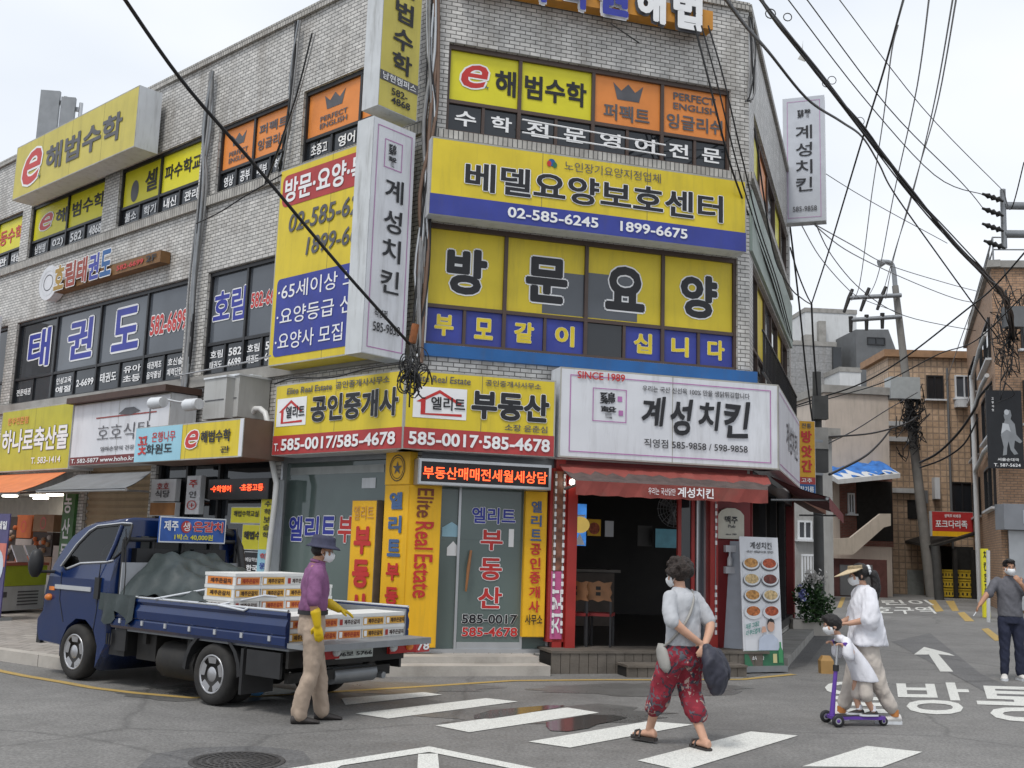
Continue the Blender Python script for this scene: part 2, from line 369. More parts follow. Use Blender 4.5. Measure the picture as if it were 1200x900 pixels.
roofz = 9.5
mb = MB(); mb.poly([Vector((p.x, p.y, roofz)) for p in (CL, CR, far, back[1], back[2], farl)], CONC); mb.build('roof', bld)
mb = MB()
mb.fbox(FL, LU, -.0, HT, HT+.13, -.22, .06, SOLD); mb.fbox(FC, 0.0, WC, HT+.002, HT+.128, -.22, .058, SOLD); mb.fbox(FR, 0, RU, HT+.001, HT+.129, -.22, .056, SOLD)
mb.build('parapet_coping', bld)
mb = MB()
for F, a, b in ((FL, LU, 0), (FC, 0, WC), (FR, 0, RU)):
    mb.fbox(F, a, b, 7.46 if F is FC else 7.58, 7.635 if F is FC else 7.765 if F is FL else 7.69, 0.0, .07, SOLD)
mb.fbox(FL, -13.9, -.1, 4.25, 4.44, .0, .08, CONC)
mb.build('sill_course', bld)
mb = MB(); mb.fbox(FC, .03, WC+.08, 4.28, 4.45, .0, .10, STRIP); mb.build('blue_ledge', bld)
mb = MB(); mb.fbox(FR, .02, 8.3, 6.4, 7.4, .0, .05, GRNP); mb.build('cladding_panel', bld)

def window(F, rc, mull, split, top, bot, fm, label=None, wdep=-.1):
    u0, u1, v0, v1 = rc; t = .045
    fr = MB()
    for a in ((u0, u1, v0, v0+t), (u0, u1, v1-t*1.6, v1), (u0, u0+t, v0+t, v1-t*1.6), (u1-t, u1, v0+t, v1-t*1.6)): fr.fbox(F, *a, wdep-.03, wdep+.05, fm)
    us = [u0+t*.5]+mull+[u1-t*.5]
    for m_ in mull: fr.fbox(F, m_-t*.6, m_+t*.6, v0+t, v1-t*1.6, wdep-.028, wdep+.045, fm)
    fr.fbox(F, u0+t, u1-t, split-t*.6, split+t*.6, wdep-.025, wdep+.04, fm)
    n = len(us)-1
    nb = len(bot)//n if bot else 1
    for i in range(n):
        for j in range(1, nb):
            x = lerp(us[i], us[i+1], j/nb); fr.fbox(F, x-t*.5, x+t*.5, v0+t, split-t*.6, wdep-.02, wdep+.03, fm)
    wo = fr.build('window', bld)
    if label: wo['label'] = label
    for i in range(n):
        a, b = us[i]+t*.6, us[i+1]-t*.6
        base, items = top[i]; p = MB(); p.rect(F, a, b, split+t*.6, v1-t*1.6, wdep, base if base in (GLD, GLS, GLG) else GLD); p.build('pane', wo)
        if items or base not in (GLD, GLS, GLG):
            q = MB(); sheet(q, F, a, b, split+t*.6, v1-t*1.6, wdep+.004, items, None if base in (GLD, GLS, GLG) else base); q.build('window_film', wo)
        for j in range(nb):
            a2, b2 = lerp(us[i], us[i+1], j/nb)+t*.6, lerp(us[i], us[i+1], (j+1)/nb)-t*.6
            base, items = bot[i*nb+j]; p = MB(); p.rect(F, a2, b2, v0+t, split-t*.6, wdep, base if base in (GLD, GLS) else GLD); p.build('pane', wo)
            if items:
                q = MB(); sheet(q, F, a2, b2, v0+t, split-t*.6, wdep+.004, items, None if base in (GLD, GLS) else base); q.build('window_film', wo)
    return wo
T = lambda s, x0=.2, x1=.8, y0=.2, y1=.8, m=WTX, **k: ('t', s, x0, x1, y0, y1, m, dict(bold=.025, **k))
def lo(s, **k): return (GLD, [T(s, .2, .85, .22, .78, **k)])
um = lambda F, pts: [F.hit(*p)[0] for p in pts]
# centre, third floor
window(FC, RC['C3'], um(FC, [(611, 95), (697, 120), (778, 130)]), 8.14,
  [(YELG, [('e', .16, .56, .3, .78), ('t', '해', .66, .97, .24, .76, BLK, dict(bold=.035))]), (YELG, [('t', '범수학', .05, .93, .26, .76, BLK, dict(bold=.035))]),
   (ORA, [('p', CROWN, .28, .74, .55, .9, GRY), T('퍼펙트', .14, .84, .1, .44, GRY)]),
   (ORA, [T('PERFECT', .16, .84, .74, .9, GRY), T('ENGLISH', .16, .86, .54, .68, GRY), T('잉글리쉬', .06, .95, .12, .44, GRY)])],
  [lo(c) for c in '수학전문영어전문'], FRB, 'window with yellow and orange films')
# centre, second floor
BB = lambda s: (BLUB, [('t', s, .24, .76, .2, .82, YEL, dict(bold=.04, outline=(WTX, .012)))])
big = lambda s, x0=.24, x1=.78, y0=.16, y1=.78: ('t', s, x0, x1, y0, y1, BLK, dict(bold=.045, outline=(WTX, .028)))
window(FC, RC['C2'], um(FC, [(594, 320), (689, 335), (779, 345)]), 5.04,
  [(YEL, [big('방')]), (YEL, [('r', .46, 1, .02, .6, GLS), big('문')]), (YEL, [('r', 0, .68, .02, .64, GLS), big('요')]), (YEL, [big('양')])],
  [BB('부'), BB('모'), BB('같'), BB('이'), (GLD, []), BB('십'), BB('니'), BB('다')], FRB, 'window with big black letters on yellow film')
# left, third floor
ub = lambda k, f: [lerp(RC[k][0], RC[k][1], x) for x in f]
lw = dict(m=WTX)
window(FL, RC['L1'], ub('L1', (.33, .66)), 8.2, [(YELG, []), (YELG, [T('초', .2, .8, .25, .75, RED)]), (YELG, [T('등수학', .05, .95, .25, .75, RED)])], [lo('남'), lo('현'), lo('전문'), lo('수업'), lo('관'), lo('대상')], FRD)
window(FL, RC['L2'], ub('L2', (.5,)), 8.2, [(YELG, [('e', .16, .55, .25, .75), T('해', .64, .96, .28, .72, BLK)]), (YELG, [T('범수학', .08, .95, .3, .75, BLK)])], [lo('남현캠'), lo('02)'), lo('582'), lo('4868')], FRD)
window(FL, RC['L3'], ub('L3', (.5,)), 8.2, [(YELG, [('o', .3, .38, .2, .3, GRY), T('셀', .58, .9, .22, .8, BLK)]), (YELG, [T('파수학교', .06, .96, .32, .72, BLK)])], [lo('불소'), lo('학기'), lo('내신'), lo('관리')], FRD)
window(FL, RC['L4'], ub('L4', (.5,)), 8.2, [(ORA, [('p', CROWN, .24, .72, .55, .84, GRY), T('PERFECT', .2, .8, .3, .42, GRY), T('ENGLISH', .2, .8, .14, .26, GRY)]), (ORA, [T('퍼펙트', .08, .94, .55, .8, GRY), T('잉글리쉬', .06, .95, .18, .44, GRY)])], [lo('영상'), lo('공부'), lo('내부'), lo('하기')], FRD)
window(FL, RC['L5'], ub('L5', (.56,)), 8.2, [(ORA, [('p', CROWN, .3, .7, .55, .88, GRY), T('PERFECT', .24, .76, .3, .42, GRY), T('ENGLISH', .24, .76, .14, .26, GRY)]), (ORA, [T('잉글리쉬', .1, .9, .3, .6, GRY)])], [lo('초중고'), lo('영어'), lo('전문'), lo('학원')], FRD)
# left, second floor
tk = lambda s: ('t', s, .26, .84, .16, .86, LBLU, dict(bold=.035, outline=(WTX, .03)))
sm = lambda a, b: (GLD, [T(a, .15, .9, .54, .82), T(b, .15, .9, .16, .44)])
window(FL, RC['LA'], um(FL, [(62, 400), (113, 390), (168, 380)]), 5.02,
  [(GLD, [tk('태')]), (GLS, [tk('권')]), (GLS, [tk('도')]), (GLS, [('t', '582-6699', .06, .97, .3, .62, RED, dict(bold=.03, outline=(WTX, .04)))])],
  [(GLD, [T('전문태권', .1, .9, .3, .6)]), (GLD, []), sm('인성교육', '예절'), (GLD, [T('2-6699', .1, .9, .3, .6)]), (GLD, [T('태권도', .15, .9, .3, .7)]), sm('유아', '초등'), sm('태권체조', '음악줄넘'), sm('호신술', '체력단련')], FRD, 'window with big blue white-edged letters')
window(FL, RC['LB'], ub('LB', (.52,)), 5.02, [(GLS, [('t', '호림', .06, .98, .28, .76, LBLU, dict(bold=.035, outline=(WTX, .03)))]), (GLS, [('t', '582-6699', .08, 1, .4, .62, RED, dict(bold=.03, outline=(WTX, .04)))])],
  [sm('호림', '태권도'), sm('582', '6699'), sm('호림', '태권도'), sm('582', '6699')], FRD)
window(FL, RC['L0'], ub('L0', (.5,)), 5.02, [(GLD, []), (GLD, [])], [(GLD, []), (GLD, []), (GLD, []), (GLD, [])], FRD)
# alley side
window(FR, R3, [2.2, 3.7, 5.2, 6.6], 8.15, [(YELG, []), (ORA, []), (GLD, []), (YELG, []), (GLD, [])], [(GLD, [])]*5, FRB)
window(FR, R2, [1.7, 3.0, 4.3, 5.6, 6.8], 5.04, [(GLS, []), (YEL, []), (GLS, []), (GLD, []), (YEL, []), (GLD, [])], [(GLD, [])]*6, FRB)
mb = MB()                                    # guard rail along the alley windows
for k in range(30):
    u = .6+k*.25; mb.fbox(FR, u, u+.02, 4.55, 5.2, .14, .16, FRD)
mb.fbox(FR, .5, 8, 5.2, 5.23, .135, .165, FRD); mb.fbox(FR, .5, 8, 4.53, 4.55, .13, .17, FRD); mb.build('window_guard', bld)
mb = MB()                                    # wire guard across the centre windows
for py0, py1 in ((140, 170), (155, 182)):
    a = FC.hit(612, py0, .1); b = FC.hit(780, py1, .1); mb.tube([FC.P(*a, .1), FC.P(*b, .1)], .012, WTX, 6)
mb.build('guard_wire', bld)
# ---------------------------------------------------------------- ground floor shopfronts
KL, KR = .557, .512                           # how far a face standing w proud runs past its corner
REDP = mat('red_paint', (.33, .025, .02), .4, .12, 3, streak=.25); REDD = mat('dark_red_panel', (.17, .014, .016), .45, .12, 3, streak=.2)
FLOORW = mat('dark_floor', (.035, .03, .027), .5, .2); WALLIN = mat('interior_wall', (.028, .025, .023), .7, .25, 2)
WOODD = mat('deck_wood', (.125, .108, .09), .75, .25, 4, bump=.3, dirt=.4)
# real estate office: glass on both sides of the yellow pillar
sf = MB(); u0, u1, v0, v1 = L_SHOP
sf.fbox(FL, u0, u1, v1-.3, v1, -.12, .02, STEEL)
for u in (u0, u1-.05): sf.fbox(FL, u, u+.05, v0, v1-.3, -.1, .02, ALU)
sf.fbox(FL, u0+.05, u1-.05, v0, v0+.07, -.1, .02, ALU)
shop_l = sf.build('window', bld); shop_l['label'] = 'wide shop window with blue and red lettering'
p = MB(); p.rect(FL, u0+.05, u1-.05, v0+.07, v0+1.5, -.06, GLB); p.rect(FL, u0+.05, u1-.05, v0+1.5, v1-.3, -.06, GLG); p.build('pane', shop_l)
q = MB()
a = FL.rect((339, 604), (416, 606), (414, 636), (336, 634), -.06)
W_ = (a[1]-a[0])/4
for k, c in enumerate('엘리트부'): q.text(FL, c, a[0]+k*W_+.04, a[0]+(k+1)*W_-.02, a[2], a[3], -.05, RED if k == 3 else LBLU, bold=.035, outline=(WTX, .025))
q.build('window_film', shop_l)
q = MB(); a = FL.rect((340, 549), (450, 543), (450, 552), (340, 558), -.05); q.rect(FL, *a, -.055, mat('blind_pale', (.36, .38, .37), .6, .1, streak=.2)); q.build('roller_blind', shop_l)
for k, (qq, mm) in enumerate(((((346, 612), (356, 612), (355, 626), (345, 626)), CABW), (((424, 560), (440, 560), (440, 572), (424, 572)), CABW))):
    q = MB(); q.rect(FL, *FL.rect(*qq, -.05), -.052, mm); q.build('notice', shop_l)
fr = MB(); u0, u1, v0, v1 = C_ESTATE
ud0 = FC.hit(536, 650, -.1)[0]; ud1 = FC.hit(611, 650, -.1)[0]; us1 = FC.hit(642, 650, -.1)[0]
fr.fbox(FC, u0, u1, v1-.35, v1, -.14, .0, STEEL); fr.fbox(FC, u0, u1, v0, v0+.05, -.14, .0, ALU)
for u in (u0, ud0-.02, ud1-.01, us1-.02): fr.fbox(FC, u, u+.035, v0+.05, v1-.35, -.13, -.04, ALU)
shop_c = fr.build('shopfront_frame', bld)
p = MB(); p.rect(FC, u0+.03, ud0-.02, v0+.05, 1.75, -.08, GLB); p.rect(FC, u0+.03, ud0-.02, 1.75, v1-.35, -.08, GLG); p.rect(FC, us1, u1, v0+.05, v1-.35, -.08, GLG); p.rect(FC, ud1, us1, v0+.05, v1-.35, -.085, GLB); p.build('pane', shop_c)
q = MB()                                      # little house stickers on the fixed pane
a = FC.rect((518, 611), (540, 612), (540, 630), (518, 628), -.08)
q.shape(FC, [(0, 0), (1, 0), (1, .6), (.5, 1), (0, .6)], a[0], a[2], a[1]-a[0], a[3]-a[2], -.072, mat('pale_blue', (.3, .5, .6), .5))
q.shape(FC, [(0, 0), (1, 0), (1, .55), (.5, 1), (0, .55)], a[0]+.08, a[2]-.26, .17, .2, -.072, WTX)
q.build('sticker', shop_c)
dr = MB(); dr.fbox(FC, ud0+.02, ud1-.01, .235, v1-.35, -.075, -.05, GLB); door = dr.build('door', bld); door['label'] = 'glass office door with blue and red lettering'
tp = MB(); tp.fbox(FC, ud0+.02, ud1-.01, 1.75, v1-.36, -.049, -.045, GLG); tp.build('upper_pane', door); tp = MB(); tp.fbox(FC, ud0+.02, ud1-.01, .236, .36, -.052, -.044, ALU); tp.build('kick_rail', door)
q = MB()
def dt(s, tl, br, m, o=WTX, b=.032): 
    a = FC.rect(tl, (br[0], tl[1]), br, (tl[0], br[1]), -.045); q.text(FC, s, *a, -.038, m, bold=b, outline=(o, .026))
dt('엘리트', (553, 595), (604, 614), LBLU); dt('부', (563, 621), (589, 645), RED); dt('동', (562, 654), (588, 680), RED); dt('산', (560, 688), (588, 713), RED)
dt('585-0017', (541, 720), (606, 731), BLK, b=.03); dt('585-4678', (541, 735), (606, 746), RED, b=.03)
a = FC.rect((596, 620), (602, 620), (602, 641), (596, 641), -.045); q.rect(FC, *a, -.04, WTX)
q.build('lettering', door)
hm = mat('door_handle_wood', (.34, .15, .06), .4, .2); h = MB()
h.tube([FC.P(*FC.hit(552, 645, .0), 0), FC.P(*FC.hit(549, 665, .04), .04), FC.P(*FC.hit(546, 693, .0), 0)], [.018, .024, .014], hm, 8); h.build('handle', door)

# chicken shop
sf = MB()
up = lambda px, py=660, w=0: FC.hit(px, py, w)[0]
sf.fbox(FC, UP-.02, UP+.12, .3, 3.05, -.12, .10, REDP)                 # party post
ua, ub_, uc = up(660), up(671), up(828)
sf.fbox(FC, ua, ub_, .3, 2.85, -.1, .16, REDP)
sf.fbox(FC, uc, up(837), .3, 2.85, -.1, .12, REDP)
sf.fbox(FC, UP+.12, WC-.08, 2.86, 3.05, -.12, .06, REDD)
chk = sf.build('shopfront_frame', bld); chk['label'] = 'red shopfront posts and lintel of the open shop'
m = MB(); m.fbox(FC, up(837)+.003, WC-.02, .3, 2.855, -.1, .04, REDD); m.build('wall_panel', bld)['label'] = 'dark red panelled wall by the open doorway'
pk = MB(); a = (up(643, 660, .1), ua-.005); pk.fbox(FC, a[0], a[1], .38, 2.8, -.05, .1, REDP)
pk.rect(FC, a[0]+.04, a[1]-.03, .42, 1.35, .104, PINK); pk.rect(FC, a[0]+.04, a[1]-.03, 1.36, 2.76, .104, mat('poster_brown', (.24, .10, .06), .4, .6, 9))
pk.text(FC, '치킨', a[0]+.06, a[1]-.05, .5, 1.1, .11, WTX, bold=.02, rot=90); pk.build('side_panel', bld)
for u, w_ in ((up(645), .115), (up(655), .115), (up(833), .13)):
    dots = MB(); dots.fbox(FC, u+.01, u+.02, .5, 2.75, w_-.014, w_-.002, STEEL)
    for k in range(21):
        z = .5+k*.108; 
        if u > 4 and 1.7 > z > 1.2: continue
        dots.fbox(FC, u, u+.03, z, z+.06, w_-.004, w_+.012, WTX)
    dots.build('light_strip', bld)
gd = MB()                                      # folded glass door leaves on the right of the opening
for px0, px1, w_ in ((796, 800, -.05), (812, 816, -.05), (817, 819, -.02), (826, 828, -.02)):
    gd.fbox(FC, up(px0), up(px1), .32, 2.9, w_-.05, w_, REDP if px0 < 817 else ALU)
gd.fbox(FC, up(800), up(812), .32, .6, -.09, -.06, REDP); gd.fbox(FC, up(800), up(812), 2.7, 2.9, -.09, -.06, REDP)
gdo = gd.build('door', bld); gdo['label'] = 'red framed folding glass door pushed aside'
p = MB(); p.rect(FC, up(800), up(812), .6, 2.7, -.075, GLD); p.rect(FC, up(819), up(826), .34, 2.9, -.045, GLS); p.build('pane', gdo)
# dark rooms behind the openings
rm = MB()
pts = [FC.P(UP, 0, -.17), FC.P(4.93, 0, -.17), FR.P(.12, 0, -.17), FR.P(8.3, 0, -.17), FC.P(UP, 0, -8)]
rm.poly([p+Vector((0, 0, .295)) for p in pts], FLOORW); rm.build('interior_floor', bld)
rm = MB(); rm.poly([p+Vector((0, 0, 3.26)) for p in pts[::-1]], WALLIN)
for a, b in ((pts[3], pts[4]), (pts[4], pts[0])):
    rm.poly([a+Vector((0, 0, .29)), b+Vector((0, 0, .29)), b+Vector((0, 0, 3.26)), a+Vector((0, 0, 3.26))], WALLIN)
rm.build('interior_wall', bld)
# alley side of the shop: red posts, low dark counter
rs = MB(); rs.fbox(FR, 0, .10, .25, 3.0, -.1, .03, REDD); rs.fbox(FR, 7.9, 8.25, .25, 3.0, -.1, .06, REDD); rs.fbox(FR, .10, 7.9, 2.75, 3.0, -.1, .04, FRD); rs.fbox(FR, .10, 7.9, .25, .4, -.12, .03, FRD)
for u in (2.2, 4.2, 6.1): rs.fbox(FR, u, u+.08, .4, 2.75, -.1, .02, FRD)
rs.build('alley_front', bld)
st = MB(); st.fbox(FR, .5, 8.6, 0, .14, .02, .5, CONC); st.build('doorstep', bld)
# left shops: shutter, glazed front, pillar walls
sh = MB(); SHUT = mat('shutter_beige', (.36, .27, .17), .5, .1, 3, streak=.3)
u0, u1, v0, v1 = gl_holes[1]
for k in range(22): 
    z = v0+k*(v1-v0)/22; h_ = (v1-v0)/22
    sh.poly([FL.P(u0, z, -.1), FL.P(u1, z, -.1), FL.P(u1, z+h_*.5, -.06), FL.P(u0, z+h_*.5, -.06)], SHUT); sh.poly([FL.P(u0, z+h_*.5, -.06), FL.P(u1, z+h_*.5, -.06), FL.P(u1, z+h_, -.1), FL.P(u0, z+h_, -.1)], SHUT)
sh.build('roller_shutter', bld)
u0, u1, v0, v1 = gl_holes[2]
p = MB(); p.rect(FL, u0, u1, v0, v1, -.14, GLD); p.build('pane', bld)
sf = MB()
for u in (u0+.02, -5.9, -4.9, u1-.08): sf.fbox(FL, u, u+.06, v0, v1, -.13, -.06, FRD)
sf.build('shopfront_frame', bld)
u0, u1, v0, v1 = gl_holes[0]
rm = MB(); RW = mat('shop_wall', (.60, .57, .52), .7, .12)
bx = [FL.P(u0, 0, -.17), FL.P(u1, 0, -.17), FL.P(u1, 0, -2.2), FL.P(u0, 0, -2.2)]
rm.poly([p+Vector((0, 0, 2.52)) for p in bx[::-1]], RW); rm.poly([p+Vector((0, 0, .15)) for p in bx], FLOORW)
for i in (1, 2, 3):
    a, b = bx[i], bx[(i+1) % 4]; rm.poly([a+Vector((0, 0, .14)), b+Vector((0, 0, .14)), b+Vector((0, 0, 3.32)), a+Vector((0, 0, 3.32))], RW)
rm.build('interior_wall', bld)
LAMP = mat('lamp_lit', (1, .95, .85), .4, 0, emit=7)
for k, (u, w_) in enumerate(((-11.75, -.5), (-12.75, -.6), (-14.2, -.6), (-12.9, -1.5), (-14.6, -1.5))):
    l = MB(); l.fbox(FL, u-.28, u+.28, 2.44, 2.48, w_-.06, w_+.06, LAMP); tag(l.build('ceiling_lamp'), ['bright tube lamp nearest the green pillar in the grocery', 'lit tube lamp at the front middle of the grocery ceiling', 'lit tube lamp at the far left front of the grocery', 'lit tube lamp deep in the grocery on its right', 'lit tube lamp deep in the grocery on its left'][k], 'lamp', 'lamps in the grocery')
# stone steps and wooden deck
sp = MB()
a, b = G(452, 797), G(645, 789.5)
dd = (b-a).normalized(); nn = Vector((-dd.y, dd.x, 0))
FS = Fr(FC.P(FC.hit(452, 797, .75)[0], 0, .75), _dC); Ls = FS.hit(645, 790)[0]                                # outward normal points at the street
sp.fbox(FS, 0, Ls, 0, .13, -.74, 0, CONL); sp.fbox(FS, .12, Ls-.06, .131, .215, -.74, -.32, CONL)
so_ = tag(sp.build('entrance_steps'), 'two pale stone steps in front of the yellow office', 'steps')
FD = Fr(FC.P(FC.hit(646, 790, .55)[0], 0, .55), _dC); Ld = WC-FC.hit(646, 790, .55)[0]-.1
dk = MB()
wdk = .72
for k in range(6): dk.fbox(FD, 0, Ld+.1, .27, .305, -(k+1)*wdk/6+.008, -k*wdk/6, WOODD)
n = int(Ld/.13)
for k in range(n): dk.fbox(FD, k*Ld/n+.004, (k+1)*Ld/n-.004, 0, .268, -.04, -.012, WOODD)
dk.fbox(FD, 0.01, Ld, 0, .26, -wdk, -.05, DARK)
dko = tag(dk.build('wooden_deck'), 'weathered brown plank deck along the open shop front', 'deck')
ws = MB(); a0 = FD.hit(732, 792, .32)[0]; a1 = FD.hit(872, 796, .32)[0]
for k in range(3): ws.fbox(FD, a0, a1, .13, .16, .42-(k+1)*.135+.006, .42-k*.135, WOODD)
for k in range(12): ws.fbox(FD, a0+k*(a1-a0)/12+.004, a0+(k+1)*(a1-a0)/12-.004, 0, .129, .37, .4, WOODD)
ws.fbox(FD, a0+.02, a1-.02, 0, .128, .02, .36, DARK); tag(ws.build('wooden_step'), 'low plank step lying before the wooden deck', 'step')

# ---------------------------------------------------------------- signs
SEAM = mat('panel_seam', (.16, .14, .08), .7); EDGE = mat('edge_trim', (.38, .37, .33), .5, .2, 3, streak=.3); LEDK_ = mat('led_black', (.012, .01, .01), .35, .2)  # SEAM: thin dark joint lines between sign panels
def sign(name, label, F, quad, w0, w1, base, items, side=CABW, cat='sign', ext=(0, 0), group=None, v=None, u=None):
    a = list(F.rect(*quad, w1)) if quad else [*u, *v]
    if v: a[2], a[3] = v
    if u: a[0], a[1] = u
    a[0] += ext[0]; a[1] += ext[1]
    t = thing(name, label, cat, tuple(F.P((a[0]+a[1])/2, a[2], (w0+w1)/2)), group)
    c = MB(); c.fbox(F, *a, w0, w1, side); c.build('cabinet', t)
    p = MB(); p.rect(F, a[0]+.01, a[1]-.01, a[2]+.01, a[3]-.01, w1+.003, base)
    if a[1]-a[0] > 1.6 and base is not LEDK_:
        n_ = max(2, int((a[1]-a[0])/1.25))
        for k in range(1, n_): x_ = lerp(a[0], a[1], k/n_); p.rect(F, x_-.004, x_+.004, a[2]+.01, a[3]-.01, w1+.0042, SEAM)
        p.build('face_panel', t); p = MB(); p.border(F, *a, w1+.0035, .022, EDGE); p.build('edge_trim', t)
    else: p.build('face_panel', t)
    if items:
        q = MB(); sheet(q, F, a[0]+.01, a[1]-.01, a[2]+.01, a[3]-.01, w1+.006, items); q.build('lettering', t)
    return t, a
tt = lambda s, x0, x1, y0, y1, m, **k: ('t', s, x0, x1, y0, y1, m, k)
sign('rooftop_sign', 'big faded yellow sign with red e leaning over the far left roofline', FL, ((21, 172), (164, 101), (157.5, 172), (14, 235)), .12, .6, TANY,
     [('e', .08, .25, .16, .8), tt('해법수학', .29, .9, .24, .72, GRY, bold=.035)])
# letter sign of the martial arts school
t = thing('letter_sign', 'letter sign of coloured cut letters and white disc on a brown beam', 'sign', tuple(FL.P(-9, 6.5, 0)))
BRW = mat('sign_brown', (.20, .10, .035), .6, .25, 4, streak=.4)
a = FL.rect((64, 322), (187, 290), (186, 305), (63, 343), .25); lb = MB(); lb.fbox(FL, a[0], a[1], a[2], a[3]-.1, .02, .22, BRW); lb.build('beam', t)
q = MB(); W_ = (a[1]-a[0]); cols = [YEL2, RED, LBLU, LBLU, WTX]; hh = .56
for k, (c, m) in enumerate(zip('호림태권도', (mat('letter_ochre', (.36, .22, .04), .5), mat('letter_dull_red', (.28, .05, .03), .5), mat('letter_dull_red', (.28, .05, .03)), LBLU, STRIP))): q.text(FL, c, a[0]+W_*(.0+k*.118), a[0]+W_*(.105+k*.118), a[2]+.02, a[2]+hh, .26, m, bold=.04, outline=(WTX, .03))
q.text(FL, '582-6699', a[0]+W_*.62, a[0]+W_*.86, a[2]+.06, a[3]-.16, .235, RED, bold=.03); q.text(FL, '2F', a[0]+W_*.88, a[0]+W_*.97, a[2]+.06, a[3]-.14, .235, BLK, bold=.03); q.build('lettering', t)
c0 = FL.hit(55, 331, .25); dsc = MB(); dsc.loft([[FL.P(c0[0]+.44*math.cos(2*math.pi*k/24), c0[1]+.38*math.sin(2*math.pi*k/24), w_) for k in range(24)] for w_ in (.02, .22)], WHT, smooth=False); dsc.ring(FL, *c0, .34, .29, .03, .224, CABW); dsc.ring(FL, *c0, .22, .18, .02, .224, GRY); dsc.build('disc', t)
sign('vertical_banner_sign', 'tall lime green blade sign cut by the left picture edge', FL, None, .1, .95, mat('lime', (.30, .36, .03), .5, .1, 3, streak=.15), [], u=(-14.3, -13.95), v=(4.5, 6.55))
sign('butcher_sign', 'lime yellow shop sign with white lettering at far left', FL, ((0, 482), (87, 472), (80, 549), (0, 554)), .1, .6, mat('lime_yellow', (.46, .43, .03), .5, .1, 3, streak=.2),
     [tt('하나로축산물', .04, .97, .30, .68, WTX, bold=.03, outline=(GRY, .012)), tt('T. 583-1414', .5, .9, .1, .2, WTX), tt('한우전문점', .1, .4, .76, .88, ORA)])
sign('restaurant_sign', 'white shop sign with thin brush lettering and dark red foot strip', FL, ((88, 475), (201, 460), (195, 538), (81, 548)), .1, .6, WHT,
     [('r', 0, 1, 0, .13, mat('maroon', (.16, .03, .03), .5)), tt('T. 582-5877 www.hoho.kr', .02, .7, .03, .10, WTX), tt('호호식탁', .29, .83, .36, .62, GRY, bold=-.005, wob=.01), tt('엄마손맛의 건강 밥상', .34, .8, .2, .27, GRY),
      ('r', .26, .88, .735, .755, mat('line_red', (.3, .05, .04), .5)), ('p', [(0, .3), (.3, 1), (.7, 1), (1, .4), (.6, 0), (.3, .1)], .5, .72, .74, .86, GRY), ('r', .81, .82, .62, .9, GRY)])
lp = MB(); a = FL.rect((88, 475), (201, 460), (195, 538), (81, 548), .6); lp.fbox(FL, a[0]-.05, a[1]+.05, a[3]+.01, a[3]+.12, .05, .75, mat('lintel_brown', (.07, .04, .03), .6, .2)); tag(lp.build('sign_canopy'), 'narrow dark brown canopy strip over the white restaurant sign', 'canopy')
SKYB = mat('sky_blue_panel', (.30, .55, .66), .45, .08, 3)
t, a = sign('double_sign', 'box sign half light blue with brush lettering half yellow', FL, ((160, 501), (287, 490.5), (284, 536), (157, 542)), .25, 1.0, YEL2 if 0 else YEL,
     [('r', .0, .46, 0, 1, SKYB), tt('은행나무', .17, .4, .55, .85, RED, bold=.01, wob=.02), tt('화원도', .12, .38, .2, .5, BLK, bold=.02, wob=.02), tt('꽃', .03, .13, .2, .75, RED, wob=.03), ('r', .97, 1, 0, 1, WHT),
      ('e', .50, .62, .3, .8), tt('해법수학', .64, .9, .42, .76, BLK, bold=.035), tt('관', .82, .9, .12, .3, BLK)], side=mat('cabinet_brown', (.15, .10, .075), .6, .15, 3, streak=.3))
# real estate sign on two faces
def elite(s0, s1): return [('r', s0, s1, .40, .80, WTX), ('p', HOUSE, s0+.02, s1-.03, .44, .77, RED), tt('엘리트', s0+(s1-s0)*.33, s1-.01, .51, .68, BLK, bold=.02)]
w1 = .5
vE = (2.917, 3.996)
a = FL.rect((322, 451.5), (478, 433), (475, 526), (320.5, 534), w1)
sign('office_sign', 'yellow and red office sign, left wing facing the truck', FL, None, .05, w1, YEL, [('r', 0, 1, 0, .27, REDB), *elite(.02, .27), tt('Elite Real Estate', .10, .47, .85, .94, GRY, shear=.1), tt('공인중개사사무소', .5, .9, .85, .95, GRY), tt('공인중개사', .31, .97, .42, .79, BLK, bold=.04, outline=(WTX, .015)),
     tt('T.', .02, .06, .05, .16, WTX), tt('585-0017/585-4678', .08, .96, .05, .22, WTX, bold=.03)], u=(a[0], KL*w1-.003), v=vE)
a = FC.rect((478, 433), (652, 445), (649, 535), (475, 527), w1)
sign('office_sign', 'yellow and red office sign, wing above the glass door', FC, None, .05, w1, YEL, [('r', 0, 1, 0, .27, REDB), *elite(.05, .4), tt('Elite Real Estate', .05, .42, .86, .95, GRY, shear=.1), tt('공인중개사사무소', .52, .9, .87, .95, GRY), tt('부동산', .43, .96, .43, .81, BLK, bold=.045, outline=(WTX, .02)), tt('소장 윤춘심', .66, .95, .3, .39, GRY),
     tt('585-0017·585-4678', .03, .97, .05, .22, WTX, bold=.03)], u=(-KL*w1+.003, a[1]), v=vE)
print('S11', a)
# care centre sign
a = FC.rect((507, 160), (875, 212), (874, 298), (501, 248), .35)
sign('banner_sign', 'wide yellow banner sign with blue foot band between the window rows', FC, None, .05, .35, YEL, [('r', 0, 1, 0, .265, BLUB), tt('베델요양보호센터', .10, .92, .36, .74, BLK, bold=.03, outline=(WTX, .02)), tt('노인장기요양지정업체', .40, .71, .80, .93, GRY, bold=.0), ('o', .36, .88, .05, .05, STRIP), ('o', .352, .86, .03, .04, RED), ('o', .37, .85, .03, .04, DGRN),
     tt('02-585-6245', .23, .51, .07, .21, WTX, bold=.025), tt('1899-6675', .58, .80, .07, .21, WTX, bold=.025)], u=(a[0], a[1]), v=(a[2], a[3]))
